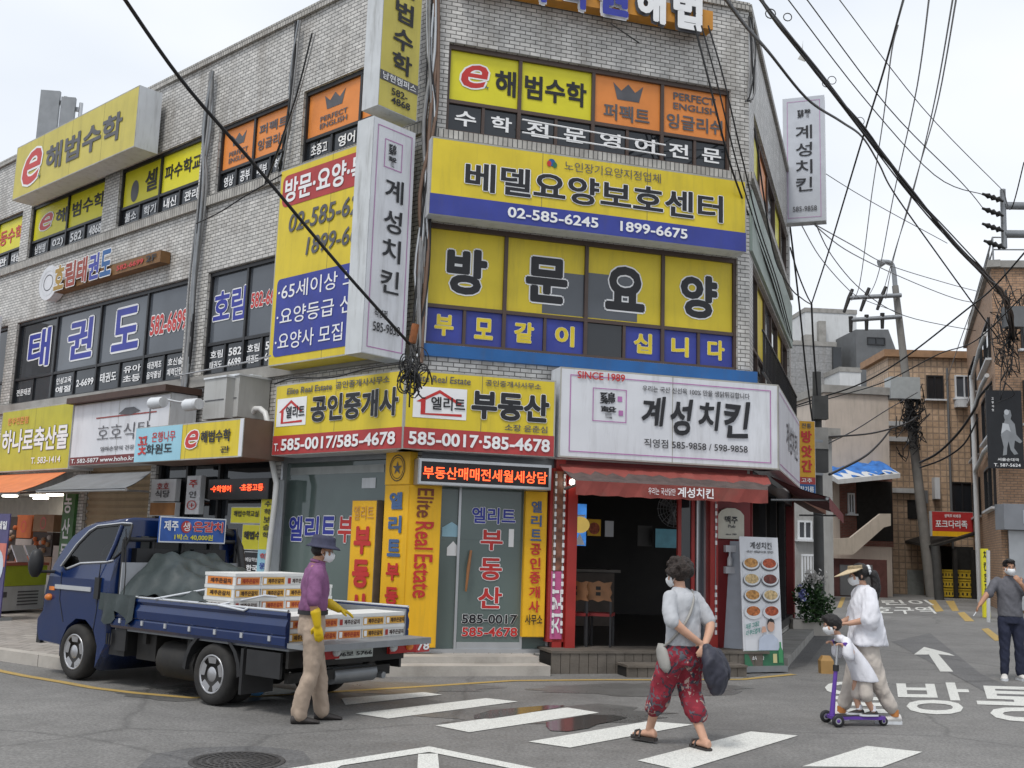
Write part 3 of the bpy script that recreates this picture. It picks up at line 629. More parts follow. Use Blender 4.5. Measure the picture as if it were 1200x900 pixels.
# top cut-letter sign
t = thing('rooftop_letter_sign', 'letter sign of blue and white cut letters on an orange beam along the roof edge', 'sign', tuple(FC.P(3, 9.8, 0)))
a = FC.rect((640, -34), (845, 2), (833, 37), (628, 2), .35); b = MB(); b.fbox(FC, a[0]-1.2, a[1], a[2]+.12, a[3]-.1, .03, .25, mat('beam_orange', (.55, .24, .03), .5, .15, 3, streak=.3)); b.build('beam', t)
q = MB(); W_ = a[1]-a[0]
for k, (c, m, o) in enumerate((('수', LBLU, WTX), ('학', LBLU, WTX), ('학', LBLU, WTX), ('원', LBLU, WTX), ('해', WTX, GRY), ('법', WTX, GRY))):
    x = a[0]-.95+k*(W_+.85)/6
    for j, ww in enumerate((.27, .33)): q.text(FC, c, x-.02*(1-j), x+.5+.02*(1-j), a[2]-.02*(1-j), a[2]+.66, ww, m if j else o, bold=.05 if j else .08)
q.build('lettering', t)
# white brush-letter sign and its wing round the corner
w1 = .45
a = FC.rect((657, 431), (880, 447), (879, 549), (654, 535), w1)
VIO = mat('line_violet', (.42, .16, .38), .5)
SEAL = [('b', .14, .29, .42, .80, VIO, .012), tt('鷄', .17, .24, .62, .76, BLK, wob=.02), tt('聲', .175, .245, .46, .6, BLK, wob=.02), ('r', .25, .27, .66, .72, VIO), ('r', .255, .275, .5, .56, VIO)]
sign('brush_letter_sign', 'large white sign with black brush lettering over the red awning', FC, None, .05, w1, WHT, [('b', .04, .965, .06, .93, VIO, .014), *SEAL, tt('계', .355, .465, .40, .74, BLK, bold=.03, wob=.02, slope=.06, shear=.12), tt('성', .485, .59, .33, .74, BLK, bold=.03, wob=.022, shear=.1), tt('치', .615, .72, .4, .74, BLK, bold=.03, wob=.022, shear=.12), tt('킨', .735, .86, .33, .76, BLK, bold=.03, wob=.024, shear=.1),
     tt('우리는 국산 신선육 100% 만을 생닭튀김합니다', .36, .86, .8, .87, GRY), tt('직영점 585-9858 / 598-9858', .37, .85, .16, .26, BLK, bold=.005), tt('SINCE 1989', .07, .28, .89, .975, RED)], u=(a[0], KR*w1+a[1]*0+WC-.003), v=(a[2], a[3]))
sign('side_brush_sign', 'white sign wing with pale brush lettering on the alley face', FR, None, .05, w1, WHT, [('b', .02, .97, .06, .93, VIO, .014), tt('계성치킨', .3, .85, .34, .72, GRY, bold=.01, wob=.012)], u=(-KR*w1+.003, FR.hit(937, 545, w1)[0]), v=(a[2], a[3]))
# board on the left face
w1 = .5
a = FL.rect((327.5, 200), (420, 170), (406, 416), (316, 430), w1); uR = -.25
fx = lambda px, py: (FL.hit(px, py, w1)[0]-a[0])/(uR-a[0])
sign('care_board', 'tall yellow board with red and blue rounded panels and phone numbers', FL, None, .1, w1, YEL, [('rr', .03, .97, .80, .965, REDB, .12), ('rr', .04, .97, .04, .43, BLUB, .08), tt('방문·요양·목욕', .06, .94, .82, .945, WTX, bold=.03),
     tt('02-585-6245', .12, .92, .66, .755, GRY, shear=.15), tt('1899-6675', .3, .92, .52, .61, GRY, shear=.15), tt('·65세이상 노인', .06, .9, .32, .405, WTX, bold=.005), tt('·요양등급 신청', .06, .88, .195, .28, WTX, bold=.005), tt('·요양사 모집 파견', .06, .95, .07, .155, WTX, bold=.005)], u=(a[0], uR), v=(a[2], a[3]), side=YEL)
# blade signs at the corner, square to the left face
def blade(name, label, F, right, u, quad, thick, base, items, edge=CABW):
    """right=True: the lettered face looks along +u of the facade F"""
    B = Fr(F.P(u, 0, 0), -F.dn if right else F.dn)
    a = B.rect(*quad)
    if B.dn.dot(F.du) * (1 if right else -1) < 0: print('flip', name)
    return sign(name, label, B, None, -thick, 0, base, items, side=edge, u=(a[0], a[1]), v=(a[2], a[3]))
STRW = mat('cabinet_streaked', (.55, .57, .58), .5, .1, 3, streak=.6)
_, ab = blade('blade_sign', 'tall white box blade sign with black brush lettering at the corner', FL, True, -.02, ((439, 136), (487.5, 156), (474, 423), (422.5, 413)), .34, WHT, [('b', .09, .93, .025, .975, VIO, .012), ('b', .27, .7, .8, .925, VIO, .012), tt('鷄', .36, .55, .86, .91, BLK, wob=.02), tt('聲', .37, .56, .81, .855, BLK, wob=.02),
      *[tt(c, .32, .76, y, y+.10, BLK, bold=.015, wob=.014) for c, y in zip('계성치킨', (.66, .525, .4, .265))], tt('직영점', .22, .52, .155, .19, BLK), tt('585-9858', .2, .84, .095, .135, BLK, bold=.01)], STRW)
print('blade', ab)
blade('blade_sign', 'tall yellow blade sign with dark lettering reaching above the roof', FL, True, -.02, ((450, -60), (496, -38), (489, 143), (445, 124)), .34, TANY, [tt('해', .3, .78, .76, .92, BLK, bold=.03), tt('법', .3, .78, .58, .72, BLK, bold=.03), tt('수', .28, .8, .4, .54, BLK, bold=.03), tt('학', .28, .8, .25, .38, BLK, bold=.03), ('r', 0, 1, .165, .225, GRY), tt('남현캠퍼스', .06, .94, .172, .218, WTX, bold=.01), tt('582-', .3, .72, .095, .14, BLK, bold=.02), tt('4868', .3, .8, .04, .085, BLK, bold=.02)], STRW)
_, ab = blade('blade_sign', 'pale blade sign with brush lettering hung high over the alley', FR, False, 7.6, ((917, 114), (967, 113), (967, 258), (918, 262)), .3, mat('pale_sign', (.46, .48, .52), .5, .06), [('b', .1, .9, .03, .97, VIO, .01), tt('鷄聲', .35, .68, .83, .9, BLK, wob=.02), *[tt(c, .3, .7, y, y+.11, BLK, bold=.01, wob=.014) for c, y in zip('계성치킨', (.66, .52, .38, .24))], tt('585-9858', .22, .8, .08, .12, GRY)])
br = MB(); 
for y in (160, 190): 
    p = FR.P(7.75, FR.hit(915, y)[1], 0); br.fbox(FR, 7.7, 7.8, p.z-.04, p.z+.04, -.05, .5, STEEL)
tag(br.build('sign_bracket'), 'grey steel arms carrying the pale alley blade sign', 'bracket')
# ground floor boards
LEDR = mat('led_red', (1, .08, .02), .4, .3, 30, emit=2.2); LEDK = mat('led_black', (.012, .01, .01), .35, .2)
a = FC.rect((490, 538), (647, 544), (645, 573), (490, 569), .4)
sign('led_board', 'black LED ticker with glowing red characters over the office door', FC, None, .05, .4, LEDK, [tt('부동산매매전세월세상담', .03, .97, .22, .72, LEDR, bold=.012), ('b', 0, 1, 0, 1, ALU, .03)], side=ALU, u=(a[0], a[1]), v=(a[2], a[3]))
a = FL.rect((244, 562), (315, 560), (315, 584), (244, 586), .3)
sign('led_board', 'black LED ticker with red characters under the yellow box sign', FL, None, .1, .3, LEDK, [tt('·수학영어', .05, .4, .35, .7, LEDR, bold=.02), tt('·초중고등', .55, .93, .38, .74, LEDR, bold=.02)], side=LEDK, u=(a[0], a[1]), v=(a[2], a[3]))
w1 = .14
vp = FL.hit(468, 529, w1)[1]; vq = FL.hit(468, 568, w1)[1]
pu = FL.hit(450, 600, w1)[0]; pc = FC.hit(516, 620, w1)[0]
BLP = mat('letter_slate', (.06, .12, .26), .4)
sign('pillar_sign', 'yellow emblem plate at the top of the corner pillar', FL, None, .02, w1+.01, YEL2, [('g', .5, .5, .36, .42, .03, BLK), ('g', .5, .5, .29, .34, .02, BLK), ('p', [(.5, 1), (.61, .65), (.98, .65), (.68, .43), (.79, .06), (.5, .29), (.21, .06), (.32, .43), (.02, .65), (.39, .65)], .3, .7, .28, .72, GRY)], side=YEL2, u=(pu, KL*w1), v=(vq, vp))
sign('pillar_sign', 'tall yellow pillar panel with stacked blue and red letters', FL, None, .02, w1, YEL2, [tt(c, .22, .78, y, y+.11, m, bold=.045) for c, y, m in zip('엘리트부동산', (.85, .7, .55, .4, .25, .1), (BLP, BLP, BLP, RED, RED, RED))], side=YEL2, u=(pu, KL*w1-.002), v=(.3, vq-.005))
sign('pillar_sign', 'tall yellow pillar panel with sideways red and brown words', FC, None, .02, w1, YEL2, [tt('Elite', .22, .76, .80, .985, mat('letter_brown', (.2, .05, .02), .5), bold=.015, rot=-90), tt('Real', .2, .8, .60, .775, RED, bold=.015, rot=-90), tt('Estate', .2, .8, .3, .57, RED, bold=.015, rot=-90)], side=YEL2, u=(-KL*w1+.002, pc), v=(.3, vq-.003))
a = FC.rect((615, 575), (641, 577), (638, 747), (613, 746), .06)
sign('door_side_panel', 'narrow yellow panel with stacked letters right of the glass door', FC, None, -.03, .06, YEL2, [*[tt(c, .24, .76, .955-(k+1)*.099, .955-k*.099-.018, BLP if k < 3 else RED, bold=.03) for k, c in enumerate('엘리트공인중개사')], tt('사무소', .08, .92, .08, .15, BLK)], side=YEL2, u=(a[0], a[1]), v=(a[2], a[3]))
a = FL.rect((413, 586), (443, 586), (436, 698), (407, 698), .1)
sign('leaning_panel', 'yellow panel with big red letters inside a brown frame left of the pillar', FL, None, -.02, .1, YEL2, [tt('엘리트', .1, .92, .85, .96, mat('letter_faded', (.5, .26, .08), .5), bold=.0), tt('부', .16, .86, .58, .80, RED, bold=.05), tt('동', .16, .86, .32, .54, RED, bold=.05), tt('산', .16, .86, .06, .28, RED, bold=.05)], side=mat('frame_brown', (.2, .15, .11), .6, .2), u=(a[0], a[1]), v=(.45, a[3]))
fb = MB(); fb.border(FL, a[0]-.1, a[1]+.06, .4, a[3]+.17, .105, .09, mat('frame_brown', (.2, .15, .11))); 
# little boards by the shutter
a = FL.rect((305.5, 562), (322, 562), (319, 671), (303, 671), .2)
sign('narrow_banner', 'slim yellow upright banner with blue foot beside the white drainpipe', FL, None, .05, .2, YELG, [('r', 0, 1, 0, .24, SKYB), *[tt(c, .3, .8, .96-(k+1)*.085, .96-k*.085-.02, BLK, bold=.02) for k, c in enumerate('영어수학보습학')], tt('학', .2, .8, .13, .2, RED), tt('원', .2, .8, .03, .1, LBLU)], u=(a[0], a[1]), v=(a[2], a[3]))
for lab, q, base, it in (('small white board with red and grey letters by the shutter', ((178, 562), (207, 561), (205, 587), (176, 588)), WHT, [tt('호호', .25, .75, .55, .85, REDB), tt('식당', .2, .8, .15, .5, GRY, bold=.02)]),
      ('narrow white upright board with red symbols beside the small white board', ((219, 558), (236, 557), (233, 602), (217, 603)), WHT, [tt('주', .2, .8, .7, .9, RED, bold=.02), tt('인', .25, .75, .42, .6, GRY), tt('⊕', .15, .85, .1, .35, RED, bold=.02)]),
      ('yellow poster with black letters on the left side of the slim banner', ((271, 595), (309, 593), (307, 613), (270, 614)), YELG, [tt('해법수학교실', .1, .9, .4, .8, BLK, bold=.02)]),
      ('larger yellow poster with bold black letters under the LED ticker', ((284, 615), (308, 614), (307, 644), (283, 645)), YELG, [tt('해법수', .1, .95, .4, .75, BLK, bold=.04)]),
      ('black poster with white letters under the yellow posters', ((286, 647), (306, 646), (305, 672), (285, 673)), BLK, [tt('예담학원', .1, .9, .55, .75, WTX), tt('한국', .2, .9, .1, .4, WTX, bold=.04)]),
      ('brown board under the small white board by the shutter', ((176, 589), (206, 588), (205, 604), (175, 605)), mat('board_brown', (.33, .15, .05), .6, .2), [])):
    sign('shop_poster', lab, FL, q, .05, .14, base, it, group=None)
# pub plate and bottle shelf on the dark red wall
a = FC.rect((842, 594), (872, 597), (872, 632), (841, 631), .1)
t = thing('pub_plate', 'arched cream plate with black lettering on the dark red wall', 'sign', tuple(FC.P(a[0], a[2], .08)))
pl = MB(); pts = [(0, 0), (1, 0), (1, .78), (.86, .92), (.66, 1), (.34, 1), (.14, .92), (0, .78)]
W_, H_ = a[1]-a[0], a[3]-a[2]
pl.loft([[FC.P(a[0]+x*W_, a[2]+y*H_, w_) for x, y in pts] for w_ in (.05, .1)], mat('cream', (.52, .50, .42), .5, .1), smooth=False); pl.build('plate', t)
q = MB(); q.text(FC, '맥주', a[0]+W_*.25, a[0]+W_*.75, a[2]+H_*.5, a[2]+H_*.74, .106, BLK, bold=.03); q.text(FC, 'Pub', a[0]+W_*.38, a[0]+W_*.66, a[2]+H_*.36, a[2]+H_*.46, .106, GRY); q.text(FC, 'since 1989', a[0]+W_*.3, a[0]+W_*.7, a[2]+H_*.12, a[2]+H_*.18, .106, GRY); q.build('lettering', t)
t = thing('wall_rack', 'small white bottle rack below the cream plate', 'rack', tuple(FC.P(a[0]+.1, 1.5, .08)))
r_ = MB()
for z in (FC.hit(855, 643, .1)[1], FC.hit(855, 668, .1)[1]): r_ = MB(); r_.fbox(FC, a[0]+.12, a[1]-.04, z-.05, z+.05, .045, .12, WHT); r_.build('shelf', t)
bt = MB(); zc = FC.hit(856, 663, .12)[1]; uc_ = FC.hit(856, 660, .12)[0]
bt.tube([FC.P(uc_, zc, .1), FC.P(uc_, zc+.1, .1), FC.P(uc_, zc+.15, .1), FC.P(uc_, zc+.24, .1)], [.04, .04, .016, .014], CABW, 10); bt.build('bottle', t)
# ---------------------------------------------------------------- awnings
AWR = mat('awning_red', (.235, .05, .04), .75, .2, 4, dirt=.5); AWDK = mat('awning_grimed', (.085, .06, .055), .85, .35, 6, dirt=.4); AWM = mat('awning_maroon', (.16, .03, .03), .7, .2, 4, dirt=.4); AWO = mat('awning_orange', (.62, .19, .07), .7, .12, 3, dirt=.2); AWG = mat('awning_grey', (.17, .175, .18), .7, .15, 3, dirt=.3)
def awning(label, F, u0, u1, uf0, uf1, vt, wt, vf, wf, val, m, text=None, ribs=4, fm=STEEL, mv=None, grime=False):
    t = thing('awning', label, 'awning', tuple(F.P((u0+u1)/2, vf-val, (wt+wf)/2)))
    c = MB(); n = 26 if grime else 8; rj = [random.Random(i*7+3).uniform(-.3, .45) for i in range(n+1)]
    top = [[F.P(lerp(lerp(u0, u1, i/n), lerp(uf0, uf1, i/n), j/3), lerp(vt, vf, (j+(rj[i] if grime and j == 1 else 0))/3)-.03*math.sin(j/3*math.pi)-(.02*(i % 2) if 0 < j < 3 else 0), lerp(wt, wf, (j+(rj[i] if grime and j == 1 else 0))/3)) for i in range(n+1)] for j in range(4)]
    for j in range(3):
        for i in range(n):
            for dz in (0, -.012):
                q = [top[j][i], top[j][i+1], top[j+1][i+1], top[j+1][i]]
                c.poly([p+Vector((0, 0, dz)) for p in q], AWDK if grime and j else m)
    c.build('canopy', t)
    if val:
        v = MB(); k = 24
        for i in range(k):
            a, b = lerp(uf0, uf1, i/k), lerp(uf0, uf1, (i+1)/k); wa, wb = wf+.012*math.sin(i*1.7), wf+.012*math.sin((i+1)*1.7)
            v.poly([F.P(a, vf-val-.008*math.sin(i*2.3), wa), F.P(b, vf-val-.008*math.sin((i+1)*2.3), wb), F.P(b, vf, wf), F.P(a, vf, wf)], mv or m)
        if text: v.text(F, text[0], lerp(uf0, uf1, text[1]), lerp(uf0, uf1, text[2]), vf-val*.75, vf-val*.25, wf+.03, WTX, bold=.0); v.text(F, text[3], lerp(uf0, uf1, text[4]), lerp(uf0, uf1, text[5]), vf-val*.85, vf-val*.12, wf+.03, WTX, bold=.02, wob=.015)
        v.build('valance', t)
    f = MB(); f.tube([F.P(uf0, vf-.02, wf-.03), F.P(uf1, vf-.02, wf-.03)], .025, fm, 8)
    for k in (0, 1):
        f.tube([F.P(lerp(u0, u1, .03+.94*k), vt-.35, wt), F.P(lerp(uf0, uf1, .03+.94*k), vf-.03, wf-.04)], .02, fm, 6)
    f.build('frame', t); return t
vt = FC.hit(760, 546, .3)[1]; wf = 1.15
p0 = FC.hit(675, 560, wf); p1 = FC.hit(900, 577, wf); pb = FC.hit(790, 585, wf)
vf = (p0[1]+p1[1])/2; print('awn', vt, vf, pb)
awning('faded red awning with white brush words along the shop front', FC, FC.hit(655, 541, .3)[0], WC+.12, p0[0], p1[0], vt-.04, .3, vf, wf, vf-pb[1]+.0, AWR, grime=True, text= ('우리는 국산닭만', .36, .5, '계성치킨', .51, .7))
awning('dark maroon awning along the alley face', FR, -.1, 6.5, .1, 6.9, vt-.04, .3, vf-.02, 1.15, .18, AWM)
a = FL.hit(0, 557, .5)
awning('bright orange awning at the far left shop', FL, -21, FL.hit(78, 553, .55)[0], -21, FL.hit(20, 575, 1.9)[0], FL.hit(78, 553, .55)[1], .55, FL.hit(5, 577, 1.9)[1], 1.9, .0, AWO)
q = [FL.hit(92, 556, .5), FL.hit(178, 553, .5), FL.hit(42, 572, 1.7), FL.hit(146, 572, 1.7)]
awning('grey fabric awning over the roller shutter', FL, q[0][0], q[1][0], q[2][0], q[3][0], q[0][1], .5, q[3][1], 1.7, 0, AWG, fm=ALU)
# alley yellow blade sign
# ---------------------------------------------------------------- road
def asphalt(name, c, rough=.78, patch=.25):
    m, t, b = nodes_of(name); L = t.links.new
    co = t.nodes.new('ShaderNodeTexCoord')
    def noise(s, d=6, r=.6):
        n = t.nodes.new('ShaderNodeTexNoise'); n.inputs['Scale'].default_value = s; n.inputs['Detail'].default_value = d; n.inputs['Roughness'].default_value = r
        L(co.outputs['Object'], n.inputs['Vector']); return n
    g = noise(34, 9, .8); big = noise(.35, 7, .62); mid = noise(3.5, 6)
    r = t.nodes.new('ShaderNodeValToRGB'); r.color_ramp.elements[0].position = .33; r.color_ramp.elements[1].position = .7
    r.color_ramp.elements[0].color = (*[x*.42 for x in c], 1); r.color_ramp.elements[1].color = (*[x*1.62 for x in c], 1); L(g.outputs['Fac'], r.inputs['Fac'])
    q = t.nodes.new('ShaderNodeMapRange'); q.inputs[1].default_value = .35; q.inputs[2].default_value = .68; q.inputs[3].default_value = 1-patch; q.inputs[4].default_value = 1+patch*.5; L(big.outputs['Fac'], q.inputs[0])
    q2 = t.nodes.new('ShaderNodeMapRange'); q2.inputs[1].default_value = .3; q2.inputs[2].default_value = .7; q2.inputs[3].default_value = .86; q2.inputs[4].default_value = 1.1; L(mid.outputs['Fac'], q2.inputs[0])
    mu = t.nodes.new('ShaderNodeMath'); mu.operation = 'MULTIPLY'; L(q.outputs[0], mu.inputs[0]); L(q2.outputs[0], mu.inputs[1])
    vm = t.nodes.new('ShaderNodeVectorMath'); vm.operation = 'SCALE'; L(r.outputs['Color'], vm.inputs[0]); L(mu.outputs[0], vm.inputs['Scale'])
    # cracks
    vo = t.nodes.new('ShaderNodeTexVoronoi'); vo.feature = 'DISTANCE_TO_EDGE'; vo.inputs['Scale'].default_value = .21
    wn = noise(1.2, 5); ad = t.nodes.new('ShaderNodeMixRGB'); ad.inputs['Fac'].default_value = .22; L(co.outputs['Object'], ad.inputs['Color1']); L(wn.outputs['Color'], ad.inputs['Color2']); L(ad.outputs['Color'], vo.inputs['Vector'])
    ck = t.nodes.new('ShaderNodeMapRange'); ck.inputs[1].default_value = .0; ck.inputs[2].default_value = .006; ck.inputs[3].default_value = .72; ck.inputs[4].default_value = 1; L(vo.outputs['Distance'], ck.inputs[0])
    v2 = t.nodes.new('ShaderNodeVectorMath'); v2.operation = 'SCALE'; L(vm.outputs[0], v2.inputs[0]); L(ck.outputs[0], v2.inputs['Scale'])
    L(v2.outputs[0], b.inputs['Base Color'])
    rr = t.nodes.new('ShaderNodeMapRange'); rr.inputs[1].default_value = .3; rr.inputs[2].default_value = .7; rr.inputs[3].default_value = rough-.3; rr.inputs[4].default_value = rough+.1; L(big.outputs['Fac'], rr.inputs[0]); L(rr.outputs[0], b.inputs['Roughness'])
    bp = t.nodes.new('ShaderNodeBump'); bp.inputs['Strength'].default_value = .35; bp.inputs['Distance'].default_value = .012; L(g.outputs['Fac'], bp.inputs['Height']); L(bp.outputs['Normal'], b.inputs['Normal'])
    b.inputs['Specular IOR Level'].default_value = .35
    return m
ASP = asphalt('asphalt', (.185, .18, .172)); ASP2 = asphalt('patched_asphalt', (.135, .133, .132))
mb = MB(); mb.poly([(-600, -60, 0), (600, -60, 0), (600, 1500, 0), (-600, 1500, 0)], ASP); struct(mb.build('road'))
def gp(pts, z): return [G(*p, z) for p in pts]
mb = MB(); mb.poly(gp([(160, 900), (178, 884), (225, 876), (300, 874), (355, 880), (372, 900)], .004), ASP2)
mb.poly(gp([(1045, 752), (1090, 742), (1150, 790), (1200, 812), (1200, 830), (1150, 808)], .004), ASP2)
mb.poly(gp([(945, 780), (870, 795), (890, 782), (925, 755), (945, 742), (975, 742)], .004), ASP2)
struct(mb.build('road_patch'))
def paint(name, col, wear=.45):
    m, t, b = nodes_of(name); L = t.links.new
    co = t.nodes.new('ShaderNodeTexCoord'); n = t.nodes.new('ShaderNodeTexNoise'); n.inputs['Scale'].default_value = 5; n.inputs['Detail'].default_value = 9; n.inputs['Roughness'].default_value = .75
    L(co.outputs['Object'], n.inputs['Vector'])
    q = t.nodes.new('ShaderNodeMapRange'); q.inputs[1].default_value = .58; q.inputs[2].default_value = .72; q.inputs[4].default_value = wear*2; L(n.outputs['Fac'], q.inputs[0])
    g = t.nodes.new('ShaderNodeTexNoise'); g.inputs['Scale'].default_value = 90; L(co.outputs['Object'], g.inputs['Vector'])
    r = t.nodes.new('ShaderNodeValToRGB'); r.color_ramp.elements[0].position = .3; r.color_ramp.elements[1].position = .6
    r.color_ramp.elements[0].color = (*[x*.62 for x in col], 1); r.color_ramp.elements[1].color = (*col, 1); L(g.outputs['Fac'], r.inputs['Fac'])
    x = t.nodes.new('ShaderNodeMixRGB'); x.inputs['Color2'].default_value = (.2, .195, .185, 1); L(q.outputs[0], x.inputs['Fac']); L(r.outputs['Color'], x.inputs['Color1']); L(x.outputs['Color'], b.inputs['Base Color'])
    b.inputs['Roughness'].default_value = .7; return m
PW = paint('road_paint_white', (.66, .66, .62)); PY = paint('road_paint_yellow', (.44, .30, .09), .62)
mb = MB()
for q in ([(400, 818), (497, 811), (518, 814), (405, 826)], [(416, 836), (455, 842), (607, 822), (570, 818)], [(510, 850), (550, 858), (702, 835), (665, 829)], [(619, 869), (668, 876), (812, 849), (760, 845)],
          [(747, 891), (800, 903), (935, 862), (880, 857)], [(940, 898), (1033, 899), (1081, 881), (1016, 874)]):
    mb.poly(gp(q, .006), PW)
struct(mb.build('crosswalk_stripes'))
def strip(mb, pts, wd, z, m):
    P = [G(*p, z) for p in pts]
    V = []
    for i, p in enumerate(P):
        d = (P[min(i+1, len(P)-1)]-P[max(i-1, 0)]).normalized(); n = Vector((-d.y, d.x, 0))*wd/2; V += [p+n, p-n]
    return mb.add(V, [(2*i, 2*i+2, 2*i+3, 2*i+1) for i in range(len(P)-1)], m)
mb = MB(); mb.poly(gp([(334, 901), (503, 874.5), (642, 903), (612, 903), (503, 881), (400, 897), (390, 903)], .006), PW); mb.poly(gp([(490, 883.5), (513, 883), (515, 903), (489, 903)], .007), PW)
struct(mb.build('lane_arrow_marking'))
mb = MB()
strip(mb, [(-60, 770), (0, 786), (30, 792), (75, 799.5), (110, 806), (160, 812), (225, 817.5), (300, 816), (400, 810), (500, 804), (600, 797.5), (700, 796.5), (770, 796.5), (870, 796), (930, 790)], .11, .006, PY)
for q in ([(1088, 703), (1096, 703), (1106, 716), (1097, 717)], [(1108, 704), (1118, 704), (1124, 716), (1116, 716)], [(1122, 718), (1130, 717), (1142, 728), (1131, 728)], [(986, 700), (991, 700), (986, 712), (981, 712)], [(1150, 737), (1158, 736), (1176, 750), (1166, 751)]): mb.poly(gp(q, .006), PY)
struct(mb.build('yellow_line'))
mb = MB()                                     # writing on the road and the one-way arrow
dch = (G(1150, 838)-G(1052, 832)).normalized(); nch = Vector((-dch.y, dch.x, 0))
FG = Fr((0, 0, .006), dch, nch)
def groundtext(c, quad, bold=.03):
    pts = [FG.hit(*p, 0) for p in quad]; us = [p[0] for p in pts]; vs = [p[1] for p in pts]
    mb.text(FG, c, (us[0]+us[3])/2, (us[1]+us[2])/2, (vs[2]+vs[3])/2, (vs[0]+vs[1])/2, 0, PW, bold=bold)
def groundquad(c, q, bold=.014):              # letters stretched between four points of the road
    V, Fc = glyphs(c, bold); x0, x1, y0, y1 = bbox(V); a, b, d, e = [G(*p, .006) for p in q]
    mb.add([(e+(d-e)*((x-x0)/(x1-x0)))*(1-(y-y0)/(y1-y0)) + (a+(b-a)*((x-x0)/(x1-x0)))*((y-y0)/(y1-y0)) for x, y in V], Fc, PW)
groundquad('일', [(968, 797), (1043, 799), (1046, 836), (962, 834)]); groundquad('방', [(1050, 799), (1132, 800), (1145, 838), (1055, 836)]); groundquad('통', [(1140, 803), (1235, 806), (1262, 848), (1150, 844)])
groundquad('어린이', [(1000, 703), (1085, 703), (1095, 709), (998, 709)]); groundquad('보호구역', [(996, 711), (1090, 711), (1098, 719), (992, 720)])
mb.poly(gp([(1083, 758), (1071, 767), (1087, 767), (1094, 766), (1119, 768.5), (1112, 765.5)], .006), PW); mb.poly(gp([(1088, 766), (1099, 766), (1117, 787), (1102, 787)], .0065), PW)
struct(mb.build('road_lettering'))
# puddle
m, t_, b_ = nodes_of('water_film'); b_.inputs['Base Color'].default_value = (.07, .068, .064, 1); b_.inputs['Roughness'].default_value = .13; b_.inputs['Specular IOR Level'].default_value = .55
n_ = t_.nodes.new('ShaderNodeTexNoise'); n_.inputs['Scale'].default_value = 6; bp_ = t_.nodes.new('ShaderNodeBump'); bp_.inputs['Strength'].default_value = .02; t_.links.new(n_.outputs['Fac'], bp_.inputs['Height']); t_.links.new(bp_.outputs['Normal'], b_.inputs['Normal'])
mb = MB()
mb.poly(gp([(555, 838), (575, 832), (610, 829), (640, 826.5), (662, 826.5), (655, 829), (600, 838.5), (575, 842), (556, 842)], .0075), m)
mb.poly(gp([(640, 851), (640, 846), (668, 841), (690, 837), (720, 838), (735, 841), (720, 845), (700, 848.5), (690, 853), (665, 857), (645, 856)], .0075), m)
struct(mb.build('puddle'), 'stuff')
DMP = asphalt('damp_asphalt', (.15, .146, .14), .45)
mb = MB(); rg_ = random.Random(21)
for cx, cy, rx, ry in ((640, 838, 150, 13), (470, 806, 110, 7), (250, 812, 110, 10), (760, 808, 130, 8), (905, 765, 30, 10)):
    mb.poly(gp([(cx+rx*rg_.uniform(.7, 1.15)*math.cos(2*math.pi*k/26), cy+ry*rg_.uniform(.65, 1.2)*math.sin(2*math.pi*k/26)) for k in range(26)], .0035), DMP)
struct(mb.build('damp_road_patch'))
# manhole
IRON = mat('cast_iron', (.06, .057, .055), .6, .3, 20, bump=.5, bscale=60)
c0 = G(278, 893); t = thing('manhole_cover', 'round cast iron manhole cover in a dark asphalt patch', 'manhole cover', tuple(c0))
mh = MB(); rr = (G(335, 893)-c0).length
FM = Fr(c0+Vector((0, 0, .0)), (1, 0, 0), (0, 1, 0))
mh.loft([[c0+Vector((r_*math.cos(2*math.pi*k/40), r_*math.sin(2*math.pi*k/40), z)) for k in range(40)] for r_, z in ((rr, .003), (rr*.98, .012), (rr*.9, .012), (rr*.89, .008))], IRON); mh.build('rim', t)
mh = MB(); mh.loft([[c0+Vector((r_*math.cos(2*math.pi*k/40), r_*math.sin(2*math.pi*k/40), z)) for k in range(40)] for r_, z in ((rr*.88, .004), (rr*.88, .012))], IRON)
for r_ in (.2, .35, .5, .65, .8):
    n = int(8+r_*40)
    for k in range(n):
        a = 2*math.pi*k/n; a2 = a+2*math.pi/n*.6
        mh.poly([c0+Vector((rr*q_*math.cos(x), rr*q_*math.sin(x), .017)) for q_, x in ((r_, a), (r_+.08, a), (r_+.08, a2), (r_, a2))], IRON)
mh.build('plate', t)
# pavement with kerb on the left
PAV = brick('pavers', (.34, .31, .28), (.27, .245, .22), (.13, .12, .11), .3, .3, .008, .8, .4, .4)
k0, k1 = G(-260, 736), G(74, 785.5)
kd = (k1-k0).normalized()
kp = [k0-kd*14, k0, k1, k1+Vector((.18, .12, 0)), k1+Vector((1.35, 1.68, 0)), FL.P(-3.9, 0, .02), FL.P(-24, 0, .02)]
mb = MB(); mb.poly([p+Vector((0, 0, .136)) for p in kp], PAV, [(p.x, p.y) for p in kp]); struct(mb.build('pavement'))
mb = MB(); FK = Fr(k0, kd); Lk = (k1-k0).length
x = -14.0
while x < Lk-.01:
    e = min(x+1.0, Lk); mb.fbox(FK, x+.006, e-.006, 0, .142, -.17, .0, CONL); x = e
d2 = (kp[4]-kp[3]); F2 = Fr(kp[3], d2); mb.fbox(F2, 0, d2.length, 0, .139, -.15, .0, CONL)
struct(mb.build('kerb'))
# ---------------------------------------------------------------- things by the shop
def yaw(v): return math.atan2(v.x, v.y)
